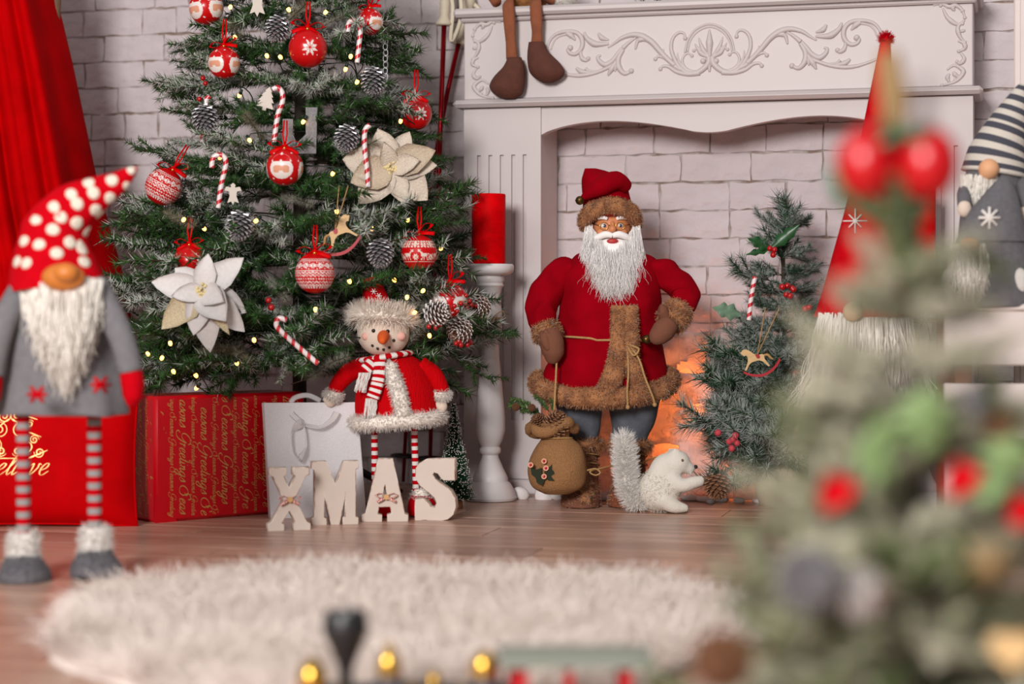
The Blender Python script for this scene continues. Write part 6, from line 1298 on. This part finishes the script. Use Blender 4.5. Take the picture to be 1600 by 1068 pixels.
# ------------------------------------------------------------------ tall red gnome behind the blurred tree
f = FR(1350, 3.70); rg = thing('gnome', 'tall gnome with long red snowflake hat and white beard behind the blurred tree', 'gnome', f.o)
hm = loft(f, [(495, 1272, 1430, .8), (470, 1280, 1424, .8), (400, 1300, 1412, .8), (330, 1320, 1402, .8), (250, 1338, 1397, .8), (170, 1354, 1394, .8), (100, 1368, 1393, .8), (62, 1376, 1391, .8)], 40, 6, .008, 2); rg_hat = hm.build('hat', M_rfelt, rg)
fr_ = MB(); fr_.ball(f.p(1384, 62, 0), f.m(8), 12, 8); fr_.build('hat_tip', M_rfelt, rg); fur('tip_tuft', fr_, 260, .011, .0008, M_rfelt, rg, jit=.3, lean=(0, 0, 1))
for a in (0, 45, 90, 135):
    s_ = MB(); r_ = 14 if a % 90 else 19; s_.tube([f.p(1336 - r_ * math.cos(R(a)), 345 - r_ * math.sin(R(a)), -f.m(34.5)), f.p(1336 + r_ * math.cos(R(a)), 345 + r_ * math.sin(R(a)), -f.m(34.5))], .0013, 5); s_.build('snowflake_stitch', M_wknit, rg_hat)
n_ = MB(); n_.ball(f.p(1332, 487, -f.m(66)), f.m(15), 16, 12); n_.build('nose', mat('pale_nose', (222, 186, 150), .7), rg)
bd = loft(f, [(500, 1305, 1395, .6), (560, 1275, 1425, .75), (680, 1266, 1426, .75), (800, 1264, 1424, .75), (815, 1270, 1418, .75)], 40, 6, .01, 5); bd.build('body', M_gfelt, rg)
beard('beard', f, rg, 1278, 1424, lambda x: 488, lerpf([1262, 1300, 1350, 1400, 1440], [640, 680, 715, 680, 640]), 1700, .0014, M_wool, -.066, -.05, -.42, .016, 15, ytop2=lambda x: 540)
for x in (1300, 1400): b_ = MB(); b_.ball(f.p(x, 805, -.09), (f.m(36), f.m(40), f.m(11)), 18, 10); b_.build('shoe', M_gfelt2, rg)

# ------------------------------------------------------------------ white slatted bench with two grey gnomes (right edge)
M_bench = mat('white_painted_slat', (226, 214, 208), .55, var=.03, vscale=12); M_bdark = mat('brown_gap_wood', (136, 96, 72), .7, var=.15, vscale=20)
BD = 3.36; bx0 = W(1476, 480, BD).x; be = thing('slatted_bench', 'white painted slatted bench with brown gaps at the right edge', 'bench', (bx0, BD, 0), R(-6)); sB = BD / FP
for (y0, y1) in ((487, 572), (600, 687), (715, 800)): bevbox(0, .5, 0, .02, (851 - y1) * sB, (851 - y0) * sB, .003).build('front_slat', M_bench, be, smooth=40)
for k in range(4): bevbox(-.004, .504, -.006 + k * .085, .075 + k * .085, (851 - 486) * sB, (851 - 476) * sB, .003).build('seat_slat', M_bench, be, smooth=40)
for x in (.02, .24, .46): bevbox(x, x + .03, .021, .3, 0, (851 - 487) * sB, .002).build('post', M_bdark, be, smooth=False)
pn = thing('white_board', 'white vertical board standing behind the striped gnome at the right edge', 'board', (W(1584, 480, 3.86).x, 3.86, 0), -TH)
bevbox(0, .07, 0, .025, 0, 1.15, .003).build('board_face', M_bench, pn, smooth=40); bevbox(.012, .058, -.004, .0, .03, 1.1, .002).build('raised_panel', M_bench, pn, smooth=40)
M_dgs = mat('dark_grey_stripe', (74, 74, 84), .95, bump=.4, bscale=300); M_lgs = mat('cream_stripe', (214, 206, 194), .95, bump=.4, bscale=300); M_pnose = mat('peach_nose', (230, 172, 128), .6)
zb = CH - (476 - YH) / FP * 3.47 + .002
f = FR(1555, 3.50, (851 - 476) * sB + .0005); g1 = thing('gnome', 'gnome with grey and cream striped hat standing behind the other on bench', 'gnome', f.o)
P_ = cr([f.p(x, y) for x, y in ((1552, 272), (1558, 240), (1572, 200), (1586, 165), (1598, 132))], 8); m = MB(); m.tube(P_, [f.m(x) for x in (50, 45, 32, 20, 5)], 24); k_n = len(P_) - 1; m.m = [int(i * 17 / k_n) % 2 for i in range(k_n) for j in range(24)] + [0, 0]; m.build('hat', [M_lgs, M_dgs], g1)
n_ = MB(); n_.ball(f.p(1545, 264, -f.m(46)), f.m(16), 16, 12); n_.build('nose', M_pnose, g1)
bd = loft(f, [(262, 1512, 1596, .8), (300, 1505, 1605, .8), (380, 1496, 1616, .8), (474, 1490, 1620, .8), (475.5, 1495, 1615, .8)], 30, 5, .01); bd.build('coat', M_gfelt2, g1)
beard('beard', f, g1, 1500, 1580, lambda x: 272, lambda x: 338 - abs(x - 1525) * .5, 700, .0014, M_wool, -.052, -.02, .2, .005, 17, ytop2=lambda x: 300, cx=1528)
for (x0, y0, x1, y1) in ((1512, 290, 1507, 320), (1600, 285, 1602, 328)):
    a_ = MB(); a_.tube(cr([f.p(x0, y0, -.03), f.p((x0 + x1) / 2 - 3, (y0 + y1) / 2, -.06), f.p(x1, y1, -.075)], 4), f.m(11), 12); a_.build('sleeve', M_gfelt2, g1); h_ = MB(); h_.ball(f.p(x1, y1 + 6, -.08), (f.m(11), f.m(9), f.m(13)), 14, 10); h_.build('hand', M_skin, g1)
f = FR(1552, 3.40, (851 - 476) * sB + .0005); g2 = thing('gnome', 'grey gnome with snowflake hat sitting in front on the white bench', 'gnome', f.o)
hm = loft(f, [(378, 1492, 1606, .8), (360, 1500, 1602, .8), (330, 1516, 1596, .8), (300, 1540, 1588, .8), (276, 1562, 1576, .8)], 32, 6, .012, 3); g2_hat = hm.build('hat', M_gfelt2, g2)
for a in (0, 45, 90, 135): s_ = MB(); r_ = 17; s_.tube([f.p(1546 - r_ * math.cos(R(a)), 340 - r_ * math.sin(R(a)), -f.m(38)), f.p(1546 + r_ * math.cos(R(a)), 340 + r_ * math.sin(R(a)), -f.m(38))], .0028, 6); s_.build('snowflake', M_wknit, g2_hat)
n_ = MB(); n_.ball(f.p(1514, 384, -f.m(44)), (f.m(16), f.m(15), f.m(14)), 16, 12); n_.build('nose', M_nose, g2)
bd = loft(f, [(372, 1500, 1600, .8), (410, 1494, 1612, .8), (474, 1486, 1622, .85), (475.5, 1492, 1616, .85)], 30, 5, .01); bd.build('coat', M_gfelt2, g2)
beard('beard', f, g2, 1484, 1566, lambda x: 380, lambda x: 482 - abs(x - 1508) * .35, 800, .0015, M_wool, -.052, -.025, .05, .006, 19, ytop2=lambda x: 420, cx=1512)
for x in (1592, 1486): h_ = MB(); h_.ball(f.p(x, 440, -.045), (f.m(15), f.m(12), f.m(22)), 14, 10); h_.build('mitten', M_plush, g2)

# ------------------------------------------------------------------ white fur rug
M_rug = mat('white_rug_fur', (240, 227, 218), .95, spec=.1); rc = Vector((-.145, 2.42, 0)); rx, ry = .44, .46
rg_ = thing('fur_rug', 'white long pile fur rug lying on the floor in the foreground', 'rug', rc)
b_ = MB(); V = [(0, 0, .014)]; n = 64; F = []
def rugr(a): return 1 + .06 * math.sin(3 * a + .6) + .035 * math.sin(7 * a + 2)
for ring, z_ in ((.5, .014), (.9, .012), (.98, .006), (1.0, .0005)):
    for j in range(n): a = 6.2832 * j / n; V.append((rx * ring * rugr(a) * math.cos(a), ry * ring * rugr(a) * math.sin(a), z_))
F = [(0, 1 + j, 1 + (j + 1) % n) for j in range(n)] + [(1 + r_ * n + j, 1 + (r_ + 1) * n + j, 1 + (r_ + 1) * n + (j + 1) % n, 1 + r_ * n + (j + 1) % n) for r_ in range(3) for j in range(n)] + [tuple(range(1 + 3 * n, 1 + 4 * n))[::-1]]
b_.add(V, F); b_.build('backing', M_rug, rg_)
g = np.random.default_rng(31); n = 21000; a = g.random(n) * 6.2832; r_ = np.sqrt(g.random(n)); rr_ = np.array([rugr(x) for x in a]); P = np.stack([rx * r_ * rr_ * np.cos(a), ry * r_ * rr_ * np.sin(a), np.full(n, .01)], 1)
cl = np.stack([np.sin(P[:, 0] * 23 + 3 * np.sin(P[:, 1] * 9)), np.sin(P[:, 1] * 19 + 2 * np.sin(P[:, 0] * 13)), np.zeros(n)], 1) * .45
D = np.stack([np.cos(a) * r_ ** 4 * .55, np.sin(a) * r_ ** 4 * .55, np.ones(n)], 1) + cl + g.normal(size=(n, 3)) * .28; D[:, 2] = np.abs(D[:, 2]) + .25
o = strands('pile', P, D, g.uniform(.035, .055, n), .0014, M_rug, rg_, 3, 1.1, .15); o['kind'] = 'stuff'

# ------------------------------------------------------------------ toy train (bottom edge, blurred)
f = FR(720, 1.85); tt = thing('toy_train', 'toy steam locomotive with black funnel, gold domes and red cab in the foreground', 'toy train', f.o)
M_tblk = mat('black_plastic', (28, 28, 30), .4); M_tred = mat('red_plastic', (176, 22, 32), .35); M_tgold = mat('gold_plastic', (214, 170, 76), .22, metal=.9); M_troof = mat('grey_green_roof', (132, 136, 124), .5); M_tgrey = mat('dark_grey_plastic', (86, 84, 88), .4)
zc = .033; rb_ = .019
b_ = MB(); b_.tube([f.p(498, 0) * 1 - Vector((0, 0, f.p(498, 0).z - zc)), f.p(800, 0) - Vector((0, 0, f.p(800, 0).z - zc))], rb_, 24); b_.build('boiler', M_tblk, tt, smooth=40)
for px in (530, 640, 720): b_ = MB(); c = Vector((f.p(px, 0).x, 0, zc)); b_.tube([c, c + Vector((.004, 0, 0))], rb_ + .001, 24); b_.build('boiler_band', M_tgold, tt, smooth=40)
def lz(px, rows, name, m):
    b_ = MB(); b_.lathe([(f.m(r_), f.p(px, y).z) for r_, y in rows], 24, cx=f.p(px, 0).x); return b_.build(name, m, tt, smooth=40)
lz(540, [(12, 1085), (11, 1050), (13, 1040), (28, 1005), (36, 985), (36, 975), (32, 958), (30, 954), (24, 954), (20, 965)], 'funnel', M_tblk)
lz(608, [(20, 1088), (19, 1062), (20, 1052)], 'dome_base', M_tgrey); lz(608, [(19, 1053), (19, 1035), (15, 1022), (8, 1014), (6, 1006), (3, 1002)], 'dome', M_tgold)
lz(757, [(24, 1088), (23, 1062), (24, 1054)], 'dome_base', M_tgrey); lz(757, [(23, 1055), (24, 1040), (21, 1026), (12, 1018), (2, 1015)], 'dome', M_tgold); lz(678, [(9, 1088), (9, 1065), (12, 1062), (8, 1052), (3, 1046)], 'whistle', M_tgold)
lz(488, [(22, 1098), (24, 1075), (24, 1072)], 'lamp_base', M_tred); lz(488, [(23, 1073), (24, 1055), (20, 1040), (10, 1032), (4, 1024)], 'lamp', M_tgold)
X0, X1 = f.p(792, 0).x, f.p(985, 0).x; cz0, cz1 = .018, f.p(0, 1034).z
for nm, bx_ in (('cab_front', (X0, X0 + .004, -.03, .03, cz0, cz1)), ('cab_back', (X1 - .004, X1, -.03, .03, cz0, cz1 - .02))): m = MB(); m.box(*bx_); m.build(nm, M_tred, tt, smooth=False)
for sy in (-1, 1):
    m = MB(); y0, y1 = (-.03, -.027) if sy < 0 else (.027, .03); m.box(X0, X1, y0, y1, cz0, cz0 + .022); m.box(X0, X0 + .02, y0, y1, cz0 + .022, cz1); m.box(X1 - .012, X1, y0, y1, cz0 + .022, cz1); m.box(X0 + .055, X0 + .063, y0, y1, cz0 + .022, cz1); m.build('cab_side', M_tred, tt, smooth=False)
m = MB(); k = 9; A = [(.042 * math.sin(t), .014 * math.cos(t)) for t in np.linspace(-1.35, 1.35, k)]
V = [(x, a_, cz1 + b2 - .002 + e) for x in (X0 - .008, X1 + .018) for e in (0, .003) for a_, b2 in A]; F = []
for i in range(k - 1): F += [(k + i, k + i + 1, 3 * k + i + 1, 3 * k + i), (i + 1, i, 2 * k + i, 2 * k + i + 1), (i, i + 1, k + i + 1, k + i), (2 * k + i + 1, 2 * k + i, 3 * k + i, 3 * k + i + 1)]
F += [(0, k, 3 * k, 2 * k), (2 * k - 1, k - 1, 3 * k - 1, 4 * k - 1)]; m.add(V, F); m.build('cab_roof', M_troof, tt, smooth=50)
m = MB(); m.box(f.p(480, 0).x, X1 + .01, -.022, .022, .011, .018); m.build('chassis', M_tred, tt, smooth=False)
for px in (520, 590, 680, 760, 840, 930):
    for sy in (-1, 1):
        r_ = .011 if px < 640 or px > 800 else .014; c = Vector((f.p(px, 0).x, sy * .024, r_ + .0015)); m = MB(); m.tube([c, c + Vector((0, sy * .004, 0))], r_, 20); m.tube([c + Vector((0, sy * .004, 0)), c + Vector((0, sy * .006, 0))], r_ * .35, 12); m.build('wheel', M_tblk, tt, smooth=40)
# ------------------------------------------------------------------ small orange strap end at the left edge
os_ = MB(); os_.tube(cr([W(-40, 898, 2.93), W(-8, 906, 2.92), W(8, 917, 2.9), W(17, 926, 2.88)], 5), .0048, 10, flat=(.5, (0, 0, 1))); o = os_.build('orange_strap', mat('orange_plastic', (242, 150, 14), .45), None)
for v in o.data.vertices: v.co.z = max(v.co.z, 0.0005)
tag(o, 'orange plastic strap end on the floor at the left edge by the gnome boots', 'strap')

# ------------------------------------------------------------------ blurred foreground tree
FD = 1.42; f = FR(1432, FD)
BR3 = [sprig_mesh(.14, 500 + k, f_, dens=1700, nl=.024, nw=.0009, twig=.055, green=((24, 42, 10), (84, 104, 36)), frostcol=(244, 232, 210), fb=.35) for k, f_ in enumerate((.2, .55, .95, 1.0))]
ft = cone_tree('foreground_tree', 'blurred frosted fir tree with red baubles on its tip at right foreground', f, .475, lerpf([.02, .15, .28, .36, .405, .43, .47], [.165, .134, .104, .08, .058, .022, .010]), .04, BR3, .14, 13, 78, 33, cluster=True)
TPX = 1398
lo_t = f.p(TPX, 330)
def fp(px, py, dy=0.0): return f.o + f.p(px, py, dy)
def fg_ball(px, py, rpx, label, m, group=None, dy=0.0):
    p = fp(px, py, dy); r_ = rpx * FD / FP; o = thing('bauble', label, 'bauble', p - Vector((0, 0, r_)), group=group); b_ = MB(); b_.ball((0, 0, r_), (r_, r_, r_ * 1.22), 28, 18); b_.build('ball', m, o); c = MB(); c.lathe([(r_ * .22, 2 * r_ - .001), (r_ * .2, 2 * r_ + .003)], 12); c.build('cap', M_gold, o); l_ = MB(); l_.tube(cr([(0, 0, 2 * r_ + .002), Vector((f.p(1398, 205).x - f.p(px, 205).x, 0, f.p(0, 205).z - f.p(0, py).z + r_))], 3), .001, 5); l_.build('string', M_leaf, o)
M_fgb = mat('red_gloss_ball', (176, 2, 14), .3, spec=.5)
fg_ball(1354, 256, 48, 'blurred glossy red bauble, left one of the pair on foreground tree tip', M_fgb); fg_ball(1450, 256, 48, 'blurred glossy red bauble, right one of the pair on foreground tree tip', M_fgb, dy=-.01)
M_grib = mat('green_ribbon', (16, 104, 70), .4)
rbn = thing('green_ribbon_bow', 'blurred green ribbon knotted above the red bauble pair', 'ribbon', fp(1400, 210)); bow_parts(rbn, (0, -.022, 0), .018, M_grib); l_ = MB(); ribbon(cr([(0, 0, 0), f.p(1312, 270) - f.p(1400, 210), f.p(1345, 318) - f.p(1400, 210), f.p(1395, 335) - f.p(1400, 210), f.p(1440, 318) - f.p(1400, 210), (0, 0, 0)], 6), .0075, (0, 1, 0), l_); l_.build('ribbon_loop', M_grib, rbn)
tw = thing('jute_tip', 'blurred brown twisted straw tip at the top of foreground tree', 'ornament', fp(1398, 200)); 
for k in range(5): m = MB(); a = k * 1.26; m.tube(cr([(.004 * math.cos(a), .004 * math.sin(a), 0), (.006 * math.cos(a + 1), .006 * math.sin(a + 1), .02), (.005 * math.cos(a + 2) - .003, .005 * math.sin(a + 2), .04), (-.005 + .002 * math.cos(a + 3), .002 * math.sin(a + 3), .056)], 5), .0052, 7); m.build('straw', mat('straw_brown', (140, 114, 76), .9, var=.2, vscale=90), tw)
stem = MB(); stem.tube(cr([(0, 0, .44), f.p(1410, 400), f.p(1400, 300), f.p(1398, 200)], 5), .004, 8); stem.build('tip_stem', M_bark, ft)
for (x0, y0, x1, y1) in ((1420, 480, 1392, 330), (1425, 500, 1410, 370), (1430, 520, 1370, 440), (1430, 520, 1460, 430), (1410, 430, 1380, 330), (1412, 430, 1425, 330), (1405, 380, 1396, 290)): put(BR3[0], ft, f.p(x0, y0), f.p(x1, y1, -.01), .5, L_=.14, scale=.36)
M_rose = mat('red_rose_fabric', (190, 4, 22), .8, spec=.1)
def rose(px, py, rpx, label):
    p = fp(px, py, -.11 if py > 600 else -.06); r_ = rpx * (p.y) / FP; o = thing('fabric_rose', label, 'flower', p, group='red roses on the foreground tree')
    for k in range(9):
        a = k * 2.4; q = .25 + .75 * (k / 8); V, F = petal(r_ * .95 * q + .004, r_ * .55, .15, -.25, 900 + k, 6); x = Vector((math.cos(a), -.35, math.sin(a))).normalized(); y = Vector((0, -1, 0)).cross(x).normalized(); z_ = x.cross(y); M_ = Matrix((x, y, z_)).transposed(); b_ = MB(); b_.add([M_ @ Vector(v) for v in V], F); b_.build('petal', M_rose, o)
rose(1300, 766, 36, 'blurred red rose on the left of foreground tree'); rose(1495, 745, 34, 'blurred red rose in the middle of foreground tree'); rose(1592, 795, 32, 'blurred red rose at the right edge of foreground tree')
for (px, py, s_, dv, lab, pr) in ((1250, 905, 1.1, (.2, -1, .1), 'blurred frosted pine cone on the left side of foreground tree', PC_S), (1135, 1030, 1.0, (-.3, -1, .1), 'blurred brown pine cone at the lower left of foreground tree', PC_B), (1555, 665, .55, (0, -1, -.2), 'blurred brown pine cone at the upper right of foreground tree', PC_B), (1512, 628, .5, (.1, -1, -.1), 'blurred dark grey cone at the upper right of foreground tree', PC_S), (1330, 930, .9, (.3, -1, .2), 'blurred frosted pine cone low in the middle of foreground tree', PC_W)):
    pine_cone(fp(px, py, -.12 if py > 800 else -.07), s_ * .72, dv, lab, 'blurred cones on the foreground tree', pr)
for i, (px, py, tx, ty) in enumerate(((1385, 720, 1372, 650), (1430, 690, 1452, 600), (1400, 735, 1330, 700), (1560, 740, 1590, 680), (1530, 735, 1545, 790), (1470, 700, 1440, 650))):
    o = thing('leaf_pick', ['blurred pale green leaf above the left rose', 'blurred pale green leaf pointing up in the tree middle', 'blurred pale green leaf left of the tree middle', 'blurred pale green leaf at the right edge above the rose', 'blurred green leaf under the middle rose', 'blurred green leaf left of the middle rose'][i], 'leaf', fp(px, py, -.1)); leaf(o, (0, 0, 0), f.p(tx, ty, -.115) - f.p(px, py, -.1), .018, mat('pale_leaf', (124, 150, 98), .6), 'blade')
so2 = thing('straw_star', 'blurred straw coloured star at the lower right of foreground tree', 'ornament', fp(1545, 880, -.13))
for k in range(4): a = k * math.pi / 4; m = MB(); m.tube([(-.02 * math.cos(a), 0, -.02 * math.sin(a)), (.02 * math.cos(a), 0, .02 * math.sin(a))], .0022, 6); m.build('straw', MATS['straw_brown'], so2)
so3 = thing('wooden_heart', 'blurred orange brown wooden heart at the bottom right corner', 'ornament', fp(1582, 1015, -.14)); m = MB(); m.prism([(.016 * math.sin(t) ** 3, .001 * (13 * math.cos(t) - 5 * math.cos(2 * t) - 2 * math.cos(3 * t) - math.cos(4 * t))) for t in np.linspace(0, 6.2832, 28, endpoint=False)][::-1], -.003, .003); m.build('heart', M_ply, so3, smooth=30)
